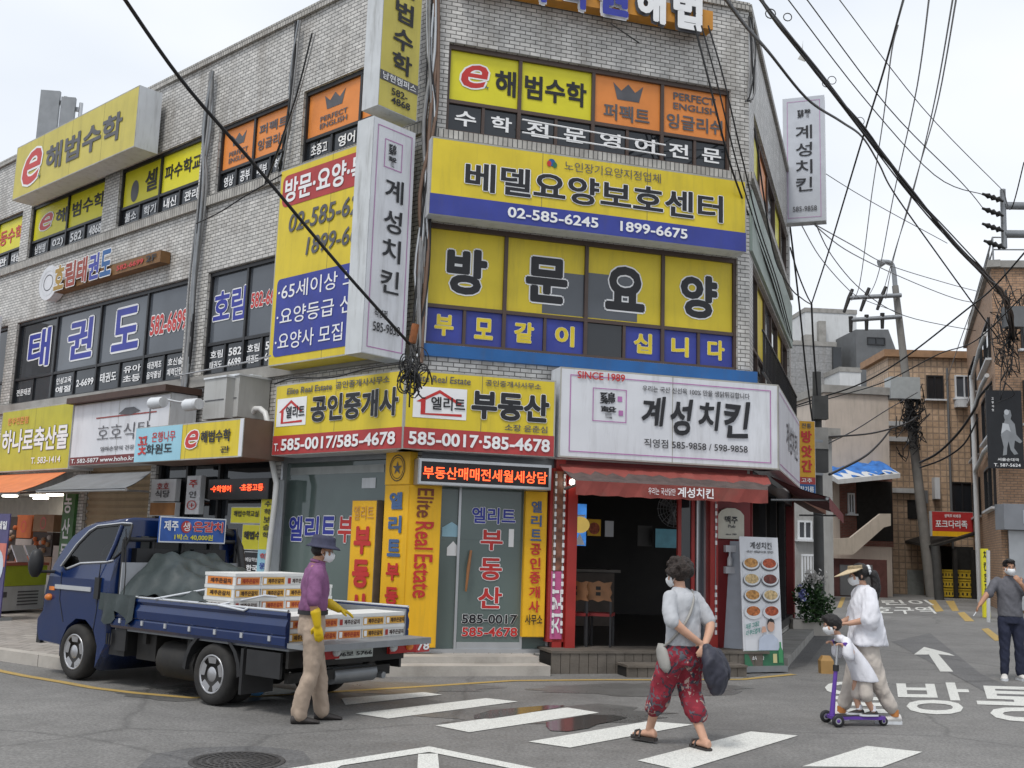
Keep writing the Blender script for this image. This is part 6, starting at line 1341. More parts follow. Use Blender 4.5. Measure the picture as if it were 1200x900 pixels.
b = MB(); b.tube([Vector((.055*math.cos(a), .02+.06*math.sin(a)+.0, 1.475+.015*math.sin(-a))) for a in [2*math.pi*k/16 for k in range(17)]], .016, CL_PUR, 8); b.build('collar', man)
b = MB(); trunk(b, [(0, 0, .80, .16, .125), (0, 0, .90, .162, .13), (0, 0, 1.0, .155, .122), (0, 0, 1.03, .15, .12)])
limb(b, [(.082, 0, .86), (.09, .01, .66), (.096, -.0, .46), (.10, -.065, .22), (.10, -.085, .085)], [.104, .095, .08, .078, .074]); limb(b, [(-.082, 0, .86), (-.09, .05, .66), (-.09, .095, .46), (-.09, .13, .22), (-.09, .155, .085)], [.104, .095, .08, .078, .074])
fuse(b, 'trousers', CL_KH, man, .011, 3, .04)
b = MB(); b.loft([[Vector((rx*math.cos(a), ry*math.sin(a), z)) for a in [2*math.pi*k/24 for k in range(24)]] for z, rx, ry in ((.985, .172, .142), (1.025, .172, .142))], TBLK, cap=False); b.build('belt', man)
for sx_, p in ((.10, -.085), (-.09, .155)):
    b = MB(); shoe(b, (sx_, p, 0), (.05, 1), 1.0); fuse(b, 'shoe', SHOEB, man, .008, 3); 
for wr, el_, n_, d_ in (((.215, .02, .90), (.218, -.005, 1.02), (-1, .3, 0), (0, .18, -1)), ((-.20, .28, 1.02), (-.205, .18, 1.075), (0, -.3, -1), (.05, 1, -.35))):
    b = MB(); limb(b, [el_, tuple(lerp(Vector(el_), Vector(wr), .6)), wr], [.050, .042, .036]); hand(b, wr, d_, n_, 1.05, .3, .004); fuse(b, 'rubber_glove', GLOV, man, .0065, 3)
hb = lambda P, rows, n=28: [[P(rx*math.cos(2*math.pi*k/n), oy+ry*math.sin(2*math.pi*k/n), z) for k in range(n)] for z, rx, ry, oy in rows]
b = MB(); b.loft(hb(Pm, ((.02, .15, .17, .0), (.035, .13, .155, 0), (.055, .098, .122, -.008), (.10, .094, .115, -.008), (.135, .084, .102, -.008), (.143, .05, .06, -.008))), CL_HAT); b.loft(hb(Pm, ((.018, .149, .169, 0), (.05, .096, .118, -.008))), CL_HAT, cap=False); b.build('bucket_hat', man)
b = MB(); b.ball(Pm(0, -.03, .0), .088, HAIR, 14, 10, (.95, .95, .75)); b.build('hair', man)
place(man, G(359, 846), R(72))
# ---- the woman seen from behind
CL_GT = mat('tshirt_grey', (.42, .43, .45), .85, .1, 12, bump=.2, bscale=160); CL_JKT = mat('jacket_navy', (.035, .036, .052), .6, .25, 6); CL_BAG = mat('bag_grey', (.30, .29, .27), .7, .15)
m_, t_, b_ = nodes_of('trousers_patterned')
co = t_.nodes.new('ShaderNodeTexCoord'); vo = t_.nodes.new('ShaderNodeTexVoronoi'); vo.inputs['Scale'].default_value = 27; nn_ = t_.nodes.new('ShaderNodeTexNoise'); nn_.inputs['Scale'].default_value = 11; nn_.inputs['Detail'].default_value = 5
ad = t_.nodes.new('ShaderNodeMixRGB'); ad.inputs['Fac'].default_value = .25; t_.links.new(co.outputs['Object'], ad.inputs['Color1']); t_.links.new(nn_.outputs['Color'], ad.inputs['Color2']); t_.links.new(ad.outputs['Color'], vo.inputs['Vector']); t_.links.new(co.outputs['Object'], nn_.inputs['Vector'])
crp = t_.nodes.new('ShaderNodeValToRGB'); crp.color_ramp.interpolation = 'CONSTANT'; el = crp.color_ramp.elements; el[0].position = 0; el[0].color = (.22, .015, .03, 1); el[1].position = .38; el[1].color = (.035, .035, .05, 1)
for p_, c_ in ((.5, (.26, .02, .035, 1)), (.62, (.40, .30, .26, 1)), (.68, (.20, .015, .03, 1)), (.8, (.10, .10, .12, 1))): e_ = el.new(p_); e_.color = c_
sp_ = t_.nodes.new('ShaderNodeSeparateColor'); t_.links.new(vo.outputs['Color'], sp_.inputs['Color']); t_.links.new(sp_.outputs[0], crp.inputs['Fac']); t_.links.new(crp.outputs['Color'], b_.inputs['Base Color']); b_.inputs['Roughness'].default_value = .85
CL_PAT = m_
wom = thing('person', 'person with curly hair, grey t-shirt and patterned red trousers, hands behind the back', 'person')
b = MB()
trunk(b, [(0, 0, .80, .13, .10), (0, 0, .92, .13, .10), (0, .01, 1.05, .12, .09), (0, .02, 1.2, .14, .095), (0, .02, 1.30, .115, .08), (0, .05, 1.36, .055, .055), (0, .06, 1.42, .05, .05)])
Pw = head(b, (0, .08, 1.475), (-.35, 1, -.15), .97)
limb(b, [(.16, .02, 1.285), (.225, -.10, 1.07), (.06, -.20, .88)], [.048, .044, .028]); limb(b, [(-.16, .02, 1.285), (-.20, -.10, 1.08), (.01, -.20, .90)], [.048, .044, .028])
limb(b, [(.085, 0, .82), (.085, .02, .46), (.08, -.18, .09)], [.08, .055, .036]); limb(b, [(-.085, 0, .82), (-.11, .16, .48), (-.115, .30, .12)], [.08, .055, .036])
hand(b, (.06, -.20, .88), (-.7, -.35, -.5), (0, .7, -.3), .95, .6); hand(b, (.01, -.205, .90), (.7, -.35, -.55), (0, .6, -.5), .95, .6)
for sx_, p, z in ((.08, -.185, .025), (-.115, .30, .045)): shoe(b, (sx_, p, 0), ((.12, 1) if sx_ > 0 else (-.25, 1)), .9, z)
fuse(b, 'body', SKIN, wom, .008, 3)
face_bits(Pw, wom, .97)
b = MB(); trunk(b, [(0, -.0, .86, .175, .14), (0, -.0, .96, .172, .14), (0, .005, 1.08, .165, .13), (0, .02, 1.2, .178, .125), (0, .02, 1.29, .155, .098), (0, .045, 1.345, .082, .075), (0, .05, 1.365, .068, .066)])
limb(b, [(.145, .02, 1.275), (.195, -.03, 1.18), (.222, -.085, 1.08)], [.068, .068, .066]); limb(b, [(-.145, .02, 1.275), (-.19, -.03, 1.18), (-.21, -.085, 1.08)], [.068, .068, .066])
fuse(b, 'tshirt', CL_GT, wom, .011, 3, .032)
b = MB(); trunk(b, [(0, 0, .70, .17, .14), (0, 0, .82, .178, .145), (0, 0, .90, .165, .13), (0, 0, .95, .15, .12)])
limb(b, [(.09, 0, .78), (.095, .03, .58), (.09, -.01, .40), (.085, -.09, .29)], [.118, .112, .10, .088]); limb(b, [(-.09, .0, .78), (-.11, .11, .58), (-.115, .17, .42), (-.115, .235, .31)], [.118, .112, .10, .088])
fuse(b, 'cropped_trousers', CL_PAT, wom, .011, 3, .045)
b = MB(); rng = random.Random(4)
for k in range(70):
    a = rng.uniform(0, 6.283); u_ = rng.uniform(-.35, 1); rr = math.sqrt(max(0, 1-u_*u_)); p = Pw(.098*rr*math.cos(a), -.025+.108*rr*math.sin(a), .035+.105*u_)
    q = Pw(0, .12, 0)
    if (p-Pw(0, .10, -.01)).length < .075: continue
    b.ball(p, rng.uniform(.028, .045), HAIR, 8, 6)
b.ball(Pw(0, -.02, .035), .1, HAIR, 14, 10); fuse(b, 'hair', HAIRB, wom, .008, 1, .022, _tex2)
for sx_, p, z, d in ((.08, -.185, .0, (.12, 1)), (-.115, .30, .02, (-.25, 1))):
    b = MB(); sole(b, (sx_, p, 0), d, .95, z, SHOEB, .026); dv_ = Vector((*d, 0)).normalized(); sv = Vector((-dv_.y, dv_.x, 0)); c = Vector((sx_, p, z))+dv_*.10
    for o_ in (-.02, .03): b.tube([c+dv_*o_+sv*.05+Vector((0, 0, .02)), c+dv_*o_+sv*.03+Vector((0, 0, .07)), c+dv_*o_-sv*.03+Vector((0, 0, .07)), c+dv_*o_-sv*.05+Vector((0, 0, .02))], .011, SHOEB, 6)
    b.build('sandal', wom)
b = MB(); pts = [(.10, .0, 1.345), (.02, -.10, 1.24), (-.09, -.128, 1.08), (-.18, -.05, .93), (-.20, .03, .86)]; b.tube(cr_(pts), .012, CL_BAG, 6); 
b.loft([[Vector((-.20+.04*math.cos(a)*k_, .05+.075*math.sin(a)*k_+(z-.8)*.3, z)) for a in [2*math.pi*k/12 for k in range(12)]] for z, k_ in ((.64, .3), (.68, .85), (.76, 1.0), (.82, .9), (.88, .4))], CL_BAG); b.build('shoulder_bag', wom)
place(wom, G(800, 876), R(-34))
jk = MB(); base = Vector(wom.location)
def wl(x, y, z):
    a = R(-34); return base+Vector((math.cos(a)*x+math.sin(a)*y, -math.sin(a)*x+math.cos(a)*y, z))
for pts, rad in (([(.05, -.24, .86), (.10, -.27, .76), (.14, -.27, .62), (.15, -.26, .53)], [.04, .08, .10, .08]), ([(.03, -.25, .86), (.05, -.28, .74), (.07, -.28, .60)], [.04, .07, .06]), ([(.08, -.24, .86), (.20, -.24, .76), (.29, -.22, .62)], [.04, .07, .055])):
    P = [wl(*p) for p in pts]; limb(jk, P, rad)
jo = fuse(jk, 'folded_jacket', CL_JKT, None, .012, 3, .05); tag(jo, 'dark navy jacket hanging from the hands of the walker with curly hair', 'jacket')
# ---- the woman in white with visor
CL_WT = mat('tshirt_white', (.68, .68, .72), .85, .05, 10, bump=.2, bscale=150); CL_BG = mat('trousers_beige', (.50, .45, .40), .85, .08, 8, bump=.15, bscale=100); STRAW = mat('straw', (.56, .45, .29), .7, .15, 40, bump=.4, bscale=140); SHW = mat('shoe_white', (.62, .60, .57), .6, .08); SOCK = mat('sock_orange', (.50, .20, .06), .8, .1)
lad = thing('person', 'person in oversized white t-shirt, straw visor and mask with long black ponytail', 'person')
b = MB()
trunk(b, [(0, 0, .82, .12, .10), (0, 0, .95, .12, .09), (0, .0, 1.08, .115, .085), (0, .01, 1.22, .135, .09), (0, .005, 1.325, .11, .075), (0, .02, 1.385, .05, .05), (0, .035, 1.44, .045, .048)])
Pl = head(b, (0, .06, 1.495), (.12, 1, -.16), .95)
limb(b, [(.15, 0, 1.31), (.19, .02, 1.09), (.15, .22, .98)], [.044, .040, .027]); limb(b, [(-.15, 0, 1.31), (-.2, .03, 1.08), (-.14, .22, 1.0)], [.044, .040, .027])
hand(b, (.15, .22, .98), (-.2, 1, -.05), (0, 0, -1), .9, .4); hand(b, (-.14, .22, 1.0), (.2, 1, -.05), (0, 0, -1), .9, .4)
limb(b, [(.08, 0, .84), (.085, .09, .47), (.085, .23, .08)], [.07, .05, .036]); limb(b, [(-.08, 0, .84), (-.085, -.06, .47), (-.085, -.25, .09)], [.07, .05, .036])
fuse(b, 'body', SKIN, lad, .008, 3); face_bits(Pl, lad, .95)
b = MB(); trunk(b, [(0, -.02, .78, .225, .20), (0, -.02, .88, .22, .19), (0, -.01, 1.04, .205, .165), (0, .01, 1.2, .19, .135), (0, .005, 1.315, .155, .095), (0, .018, 1.37, .078, .07), (0, .02, 1.39, .064, .06)])
limb(b, [(.135, 0, 1.305), (.19, .005, 1.18), (.205, .03, 1.03)], [.075, .088, .095]); limb(b, [(-.135, 0, 1.305), (-.19, .01, 1.18), (-.215, .03, 1.03)], [.075, .088, .095])
fuse(b, 'tshirt', CL_WT, lad, .011, 3, .045)
b = MB(); trunk(b, [(0, 0, .74, .15, .125), (0, 0, .86, .155, .13), (0, 0, .95, .135, .11)])
limb(b, [(.08, 0, .80), (.085, .06, .6), (.085, .11, .40), (.085, .20, .17)], [.105, .10, .088, .075]); limb(b, [(-.08, 0, .80), (-.085, -.035, .6), (-.085, -.095, .40), (-.085, -.215, .17)], [.105, .10, .088, .075])
fuse(b, 'trousers', CL_BG, lad, .011, 3, .042)
for sx_, p, z in ((.085, .235, 0), (-.085, -.255, .0)):
    b = MB(); shoe(b, (sx_, p, 0), (0, 1), .95, z+.02); fuse(b, 'shoe', SHW, lad, .008, 3); b = MB(); sole(b, (sx_, p, 0), (0, 1), .98, z, CABW, .028); b.build('shoe_sole', lad)
    b = MB(); b.tube([(sx_, p, z+.075), (sx_, p, z+.14)], [.046, .044], SOCK, 12); b.build('sock', lad)
b = MB(); b.ball(Pl(0, -.022, .035), .098, HAIR, 16, 12, (.9, 1, .95)); b.tube(cr_([Pl(0, -.09, .05), Pl(-.01, -.155, .0), Pl(-.01, -.165, -.13), Pl(-.01, -.13, -.27), Pl(-.01, -.12, -.34)]), [.03]*5+[.048]*5+[.05]*5+[.035]*5+[.012], HAIR, 12)
for e_ in (-1, 1): b.tube(cr_([Pl(.07*e_, .04, .05), Pl(.08*e_, .015, 0), Pl(.075*e_, .0, -.06)]), .014, HAIR, 8)
fuse(b, 'hair', HAIR, lad, .009, 2, .012, _tex2)
b = MB(); b.ring(Fr(Pl(0, -.125, .045), (1, 0, 0), (0, 0, 1)), 0, 0, .045, .045, .03, 0, CABW)
for k in range(9): b.ball(Pl(.04*math.cos(k*.7), -.118, .04+.04*math.sin(k*.7)), .02, CABW, 8, 6)
b.build('hair_tie', lad)
b = MB(); n = 22
inn = [Pl(.098*math.cos(a), -.01+.115*math.sin(a), .075) for a in [R(-10+200*k/n) for k in range(n+1)]]; out = [Pl(.15*math.cos(a), -.01+(.115+.16*max(0, math.sin(a)))*math.sin(a) if math.sin(a) > 0 else -.01+.115*math.sin(a), .075-.06*max(0, math.sin(a))) for a in [R(-10+200*k/n) for k in range(n+1)]]
hi = [p+Vector((0, 0, .035)) for p in inn]
for A, B in ((inn, out), (hi, inn)):
    for k in range(n): b.poly([A[k], A[k+1], B[k+1], B[k]], STRAW); b.poly([B[k]-Vector((0, 0, .006)), B[k+1]-Vector((0, 0, .006)), A[k+1]-Vector((0, 0, .006)), A[k]-Vector((0, 0, .006))], STRAW)
b.build('sun_visor', lad)
place(lad, G(1016, 846), R(-92))
# ---- the scooter and the child
SCP = mat('scooter_purple', (.12, .05, .32), .35, .12, 5); SCB = mat('scooter_black', (.02, .02, .022), .5, .2)
AZK = R(-96); kp_ = G(1003, 850); kf = Vector((math.sin(AZK), math.cos(AZK), 0)); kr = Vector((math.cos(AZK), -math.sin(AZK), 0))
class KF:
    def P(s, x, y, z): return kp_+kr*x+kf*y+Vector((0, 0, z))
K = KF()
sc_t = thing('kick_scooter', 'purple three-wheeled kick scooter under the child', 'scooter', tuple(kp_))
b = MB(); prof_ = ((-.30, .035), (-.26, .06), (-.1, .065), (.08, .065), (.16, .10), (.22, .12), (.27, .08), (.28, .03))
pts = [(w_, y) for y, w_ in prof_]+[(-w_, y) for y, w_ in prof_[::-1]]
b.loft([[K.P(x, y, z) for x, y in pts] for z in (.065, .095)], SCP, smooth=False); b.build('deck', sc_t)
b = MB(); b.loft([[K.P(x*.75, y*.8-.02, z) for x, y in pts] for z in (.0955, .10)], SCB, smooth=False); b.build('grip_pad', sc_t)
b = MB(); b.tube([K.P(0, .25, .08), K.P(0, .23, .30), K.P(0, .20, .56)], [.028, .022, .02], SCP, 10); b.build('lower_stem', sc_t)
b = MB(); b.tube([K.P(0, .20, .56), K.P(0, .175, .80)], .014, ALU, 10); b.tube([K.P(0, .203, .53), K.P(0, .2, .59)], .03, SCB, 10); b.build('upper_stem', sc_t)
b = MB(); b.tube([K.P(-.16, .16, .81), K.P(0, .18, .805), K.P(.16, .16, .81)], .014, SCB, 8); b.build('handlebar', sc_t)
for e in (-1, 1): b = MB(); b.tube([K.P(.09*e, .168, .808), K.P(.165*e, .16, .81)], .02, SCP, 10); b.build('handle_grip', sc_t)
def kwheel(x, y, r, w_):
    b = MB(); c = K.P(x, y, r); N = 24; cc = lambda rr, o_: [c+kr*o_+kf*(rr*math.cos(2*math.pi*k/N))+Vector((0, 0, rr*math.sin(2*math.pi*k/N))) for k in range(N)]
    b.loft([cc(r*.5, -w_), cc(r*.9, -w_), cc(r, -w_*.5), cc(r, w_*.5), cc(r*.9, w_), cc(r*.5, w_)], SCB, cap=False); b.loft([cc(r*.52, -w_*.8), cc(r*.52, w_*.8)], SCP); b.ring(Fr(c-kr*w_*.85, kf), 0, 0, r*.5, r*.5, r*.2, .0, ALU); return b.build('wheel', sc_t)
kwheel(-.15, .25, .062, .014); kwheel(.15, .25, .062, .014); kwheel(0, -.29, .045, .02)
b = MB(); b.tube([K.P(-.15, .25, .062), K.P(.15, .25, .062)], .014, SCB, 8); b.build('axle', sc_t)
kid = thing('person', 'child in white t-shirt, beige shorts and mask standing on the purple scooter', 'person')
b = MB(); z0 = .10
trunk(b, [(0, -.08, .50, .085, .07), (0, -.07, .60, .085, .068), (0, -.03, .70, .09, .07), (0, .02, .80, .095, .068), (0, .05, .855, .07, .052), (0, .075, .89, .037, .037), (0, .09, .93, .035, .037)])
Pk = head(b, (0, .12, .985), (.1, 1, -.12), .86)
limb(b, [(.10, .04, .835), (.13, .03, .72), (.125, .11, .80)], [.034, .03, .022]); limb(b, [(-.10, .04, .835), (-.13, .03, .72), (-.125, .11, .80)], [.034, .03, .022])
hand(b, (.125, .095, .80), (-.1, .9, .25), (0, .2, -1), .62, 1.0); hand(b, (-.125, .095, .80), (.1, .9, .25), (0, .2, -1), .62, 1.0)
limb(b, [(.055, -.09, .52), (.055, -.03, .34), (.05, -.06, z0+.05)], [.055, .04, .028]); limb(b, [(-.055, -.09, .52), (-.055, -.07, .34), (-.05, -.16, z0+.05)], [.055, .04, .028])
fuse(b, 'body', SKIN, kid, .0065, 3); face_bits(Pk, kid, .86)
b = MB(); trunk(b, [(0, -.11, .44, .15, .13), (0, -.09, .54, .14, .12), (0, -.05, .66, .13, .10), (0, .01, .78, .125, .085), (0, .045, .845, .1, .064), (0, .068, .885, .052, .05), (0, .074, .895, .044, .044)])
limb(b, [(.09, .04, .83), (.125, .055, .77), (.14, .075, .70)], [.05, .056, .058]); limb(b, [(-.09, .04, .83), (-.125, .055, .77), (-.14, .075, .70)], [.05, .056, .058])
fuse(b, 'tshirt', CL_WT, kid, .009, 3, .016)
b = MB(); trunk(b, [(0, -.09, .46, .10, .085), (0, -.085, .52, .10, .085), (0, -.08, .56, .09, .08)]); limb(b, [(.055, -.085, .48), (.06, -.055, .30)], [.062, .07]); limb(b, [(-.055, -.085, .48), (-.06, -.09, .30)], [.062, .07]); fuse(b, 'shorts', CL_BG, kid, .009, 3, .014)
for sx_, p in ((.05, -.06), (-.05, -.16)):
    b = MB(); shoe(b, (sx_, p, 0), (0, 1), .66, z0); fuse(b, 'shoe', SHOEB if sx_ > 0 else SHOEB, kid, .006, 2); b = MB(); sole(b, (sx_, p, 0), (0, 1), .68, z0, CABW, .018); b.build('shoe_sole', kid); b = MB(); b.tube([(sx_, p, z0+.05), (sx_, p, z0+.10)], [.032, .029], CL_WT, 10); b.build('sock', kid)
b = MB(); b.ball(Pk(0, -.025, .035), .092, HAIR, 16, 12, (.9, 1.02, .95)); b.ball(Pk(0, .04, .085), .05, HAIR, 10, 8, (1.2, 1, .6)); fuse(b, 'hair', HAIR, kid, .008, 2, .012, _tex2)
for ch_ in kid.children:                       # the child leans over the handlebar
    for v_ in ch_.data.vertices: v_.co.y += max(0, v_.co.z-.45)*.22
place(kid, kp_, AZK)
# ---- the man on the right
CL_GR = mat('tshirt_charcoal', (.115, .115, .13), .85, .15, 14, bump=.2, bscale=150); CL_NV = mat('trousers_navy', (.018, .022, .045), .85, .2, 8)
mr = thing('person', 'person in charcoal t-shirt and navy trousers holding a cigarette, hand at his mask', 'person')
b = MB()
trunk(b, [(0, 0, .86, .13, .10), (0, 0, .98, .135, .10), (0, .005, 1.1, .13, .10), (0, .01, 1.28, .155, .105), (0, .0, 1.41, .13, .085), (0, .01, 1.47, .06, .06), (0, .03, 1.54, .05, .055)])
Pr = head(b, (0, .05, 1.60), (.0, 1, -.05)); 
limb(b, [(.17, 0, 1.40), (.34, .08, 1.20), (.48, .22, 1.06)], [.05, .042, .030]); limb(b, [(-.17, .0, 1.40), (-.27, .10, 1.17), (-.10, .20, 1.38)], [.05, .042, .030])
hand(b, (.48, .22, 1.06), (.55, .45, -.6), (0, .3, -.5), 1.0, .3); hand(b, (-.10, .20, 1.38), (.55, .0, .8), (0, -1, 0), 1.0, .7)
limb(b, [(.085, 0, .88), (.10, .02, .48), (.11, .0, .07)], [.08, .055, .04]); limb(b, [(-.085, 0, .88), (-.10, .02, .48), (-.11, -.02, .07)], [.08, .055, .04])
fuse(b, 'body', SKIN2, mr, .009, 3); face_bits(Pr, mr)
b = MB(); trunk(b, [(0, 0, .90, .175, .135), (0, 0, 1.0, .172, .135), (0, .01, 1.15, .168, .13), (0, .012, 1.30, .19, .125), (0, 0, 1.41, .165, .10), (0, .01, 1.455, .082, .078), (0, .015, 1.48, .066, .066)])
limb(b, [(.155, 0, 1.395), (.24, .03, 1.31), (.30, .065, 1.22)], [.07, .07, .066]); limb(b, [(-.155, 0, 1.395), (-.21, .05, 1.29), (-.25, .085, 1.2)], [.07, .07, .066])
fuse(b, 'tshirt', CL_GR, mr, .011, 3, .034)
b = MB(); trunk(b, [(0, 0, .80, .16, .125), (0, 0, .90, .16, .13), (0, 0, 1.0, .15, .12)]); limb(b, [(.085, 0, .86), (.095, .01, .66), (.10, .02, .46), (.11, .0, .10)], [.10, .088, .072, .06]); limb(b, [(-.085, 0, .86), (-.095, .01, .66), (-.10, .02, .46), (-.11, -.01, .10)], [.10, .088, .072, .06]); fuse(b, 'trousers', CL_NV, mr, .011, 3, .035)
for sx_, p, d in ((.11, -.0, (.35, 1)), (-.11, -.02, (-.25, 1))):
    b = MB(); shoe(b, (sx_, p, 0), d, 1.0, .02); fuse(b, 'shoe', SHW, mr, .008, 3); b = MB(); sole(b, (sx_, p, 0), d, 1.02, 0, CABW, .03); b.build('shoe_sole', mr)
b = MB(); b.ball(Pr(0, -.022, .04), .098, HAIR, 16, 12, (.88, 1, .92)); b.ball(Pr(0, .045, .095), .06, HAIR, 10, 8, (1.15, 1, .55)); fuse(b, 'hair', HAIR, mr, .008, 2, .018, _tex2)
place(mr, G(1187, 797), R(188))
a_ = R(188); cb = Vector(mr.location); cg = lambda x, y, z: cb+Vector((math.cos(a_)*x+math.sin(a_)*y, -math.sin(a_)*x+math.cos(a_)*y, z))
b = MB(); b.tube([cg(.54, .27, .97), cg(.60, .31, .90)], .006, CABW, 6); tag(b.build('cigarette'), 'white cigarette between the lowered fingers of the person at the right edge', 'cigarette')
# ---------------------------------------------------------------- the alley beyond
TILE = brick('brown_tile', (.56, .40, .27), (.47, .325, .21), (.30, .22, .16), .30, .30, .03, .6, .4, .4, 0)
REDBR = brick('red_brick', (.20, .065, .045), (.15, .05, .035), (.14, .11, .09), .22, .07, .01, .8, .3, .4); TANB = brick('tan_brick', (.46, .28, .17), (.37, .215, .125), (.2, .15, .11), .24, .09, .012, .75, .35, .4); GRB = brick('grey_brick', (.30, .30, .30), (.25, .25, .25), (.18, .18, .18), 1.2, .6, .02, .7, .4, .2)
STUC = mat('stucco_tan', (.52, .45, .385), .8, .08, 1.5, streak=.25); WHR = mat('render_white', (.56, .57, .57), .7, .06, 2, streak=.2); SLT = mat('slate_grey', (.13, .135, .14), .6, .12, 2, streak=.2)
def fr_at(p, az): return Fr(p, (math.sin(R(az)), math.cos(R(az)), 0))
def win(F, parent, q, w=0, fm=FRD, sill=True, gm=None):
    a = F.rect(*q, w) if len(q) == 4 and isinstance(q[0], tuple) else q
    b = MB(); t_ = .07
    for r_ in ((a[0], a[1], a[2], a[2]+t_), (a[0], a[1], a[3]-t_, a[3]), (a[0], a[0]+t_, a[2]+t_, a[3]-t_), (a[1]-t_, a[1], a[2]+t_, a[3]-t_), ((a[0]+a[1])/2-.03, (a[0]+a[1])/2+.03, a[2]+t_, a[3]-t_)): b.fbox(F, *r_, w+.002, w+.09, fm)
    if sill: b.fbox(F, a[0]-.1, a[1]+.1, a[2]-.08, a[2]-.002, w+.002, w+.2, CABW)
    o = b.build('window', parent); p = MB(); p.rect(F, a[0]+t_*.5, a[1]-t_*.5, a[2]+t_*.5, a[3]-t_*.5, w+.03, gm or GLD); p.build('pane', o)
def house(label, F, u0, u1, h, dep, m, name='house', roof=None, over=.25):
    t = thing(name, label, 'building', tuple(F.P((u0+u1)/2, 0, -dep/2)))
    b = MB(); b.fbox(F, u0, u1, -.0, h, -dep, 0, m); b.build('wall', t)
    b = MB(); b.fbox(F, u0-over, u1+over, h+.001, h+.35, -dep-over, over, roof or CONC); b.build('roof', t); return t
# brown tiled building at the bend
F = fr_at(G(1047, 696), 92); ub = F.hit(1150, 650)[0]; hB = F.hit(1100, 420)[1]
t = house('brown tiled three storey building at the bend of the alley', F, 0, ub+3, hB, 3.5, TILE, roof=mat('roof_brown', (.30, .17, .09), .7, .2, 3, dirt=.4), over=.25)
for q in (((1084, 441), (1104, 439), (1106, 467), (1087, 469)), ((1114, 566), (1140, 564), (1141, 612), (1115, 612))): win(F, t, q)
u = F.hit(1062, 600)[0]; b = MB(); a = F.rect((1062, 586), (1074, 586), (1075, 618), (1064, 598)); b.fbox(F, a[0], a[1], a[2], a[3], .01, .04, DARK); b.build('window', t)
b = MB(); a = F.rect((1063, 668), (1082, 668), (1082, 694), (1063, 694)); b.fbox(F, a[0], a[1], 0, a[3], .01, .06, mat('door_grey', (.28, .29, .27), .6, .15)); b.build('door', t)
b = MB(); b.fbox(F, F.hit(1086, 660)[0], F.hit(1141, 660)[0], .1, F.hit(1110, 640)[1], .01, .03, DARK); b.build('shopfront', t)
b = MB(); 
for y in (497, 515, 575): p = F.hit(1062, y); b.fbox(F, 0-.3, F.hit(1073, y)[0], p[1]-.12, p[1]+.1, .005, .25, WHR)
b.build('balcony_ledge', t)
for q_, m_ in ((((1092, 560), (1098, 560), (1098, 585), (1092, 585)), CABW), (((1076, 575), (1084, 575), (1084, 590), (1076, 590)), STEEL), (((1118, 470), (1130, 470), (1130, 478), (1118, 478)), CABW)):
    b = MB(); a_ = F.rect(*q_); b.fbox(F, *a_, .01, .4, m_); b.build('meter_box', t)
win(F, t, ((1118, 441), (1140, 439), (1141, 466), (1119, 468)), 0, CABW, True, GLS)
b = MB(); b.tube([F.P(F.hit(1111, 500)[0], hB-.5, .1), F.P(F.hit(1111, 500)[0], .2, .1)], .06, SLT, 6); b.build('downpipe', t)
F2 = fr_at(F.P(0, 0, 0), 20)
# red sign and dark awning in front of it
F3 = Fr(F.P(0, 0, 3.0), F.du)
sign('shop_sign', 'red shop sign with white letters and yellow foot band far down the alley', F3, ((1092, 601), (1141, 598), (1141, 628), (1092, 630)), -.15, .15, mat('sign_red', (.42, .03, .03), .5, .1), [('r', 0, 1, 0, .2, YEL2), tt('포크다리족', .08, .85, .34, .66, WTX, bold=.02), tt('생맥주 바베큐', .3, .7, .76, .9, WTX)])
a0 = F3.hit(1090, 640, .3); a1 = F3.hit(1143, 624, .3)
t = thing('lean_to_roof', 'dark lean-to roof sloping under the red shop sign', 'roof', tuple(F3.P(a0[0], a0[1], 0))); b = MB(); b.loft([[F3.P(u_, v_, w_) for u_, v_, w_ in ((a0[0], a0[1]-.1, .5), (a1[0], a1[1]-.1, .5), (a1[0], a1[1]+.15, -3), (a0[0], a0[1]+.15, -3))], [F3.P(u_, v_+.12, w_) for u_, v_, w_ in ((a0[0], a0[1]-.1, .5), (a1[0], a1[1]-.1, .5), (a1[0], a1[1]+.15, -3), (a0[0], a0[1]+.15, -3))]], CHAS, smooth=False); b.build('sheet', t)
b = MB(); 
for px in (1101, 1120, 1141): u = F3.hit(px, 680, .3)[0]; b.fbox(F3, u-.08, u+.08, 0, a0[1]-.1, .2, .36, CHAS)
b.build('post', t)
CRT = mat('crate_yellow', (.50, .34, .03), .5, .12)
labs = ('left', 'right')
for k, (x0, x1) in enumerate(((1105, 1119), (1122, 1142))):
    u0, u1 = F3.hit(x0, 690)[0], F3.hit(x1, 690)[0]
    for j in range(3):
        b = MB(); z = .05+j*.42; b.fbox(F3, u0, u1, z, z+.3, -.6, -.1, CRT); b.fbox(F3, u0-.02, u1+.02, z+.301, z+.37, -.62, -.08, CRT)
        for i in range(4): u_ = lerp(u0, u1, (i+.25)/4); b.fbox(F3, u_, u_+(u1-u0)*.1, z+.08, z+.2, -.099, -.095, CHAS)
        tag(b.build('bottle_crate'), 'yellow bottle crate far down the alley, %s in the %s stack under the lean-to roof' % (('lowest', 'middle', 'top')[j], labs[k]), 'crate', 'yellow crates under the lean-to roof')
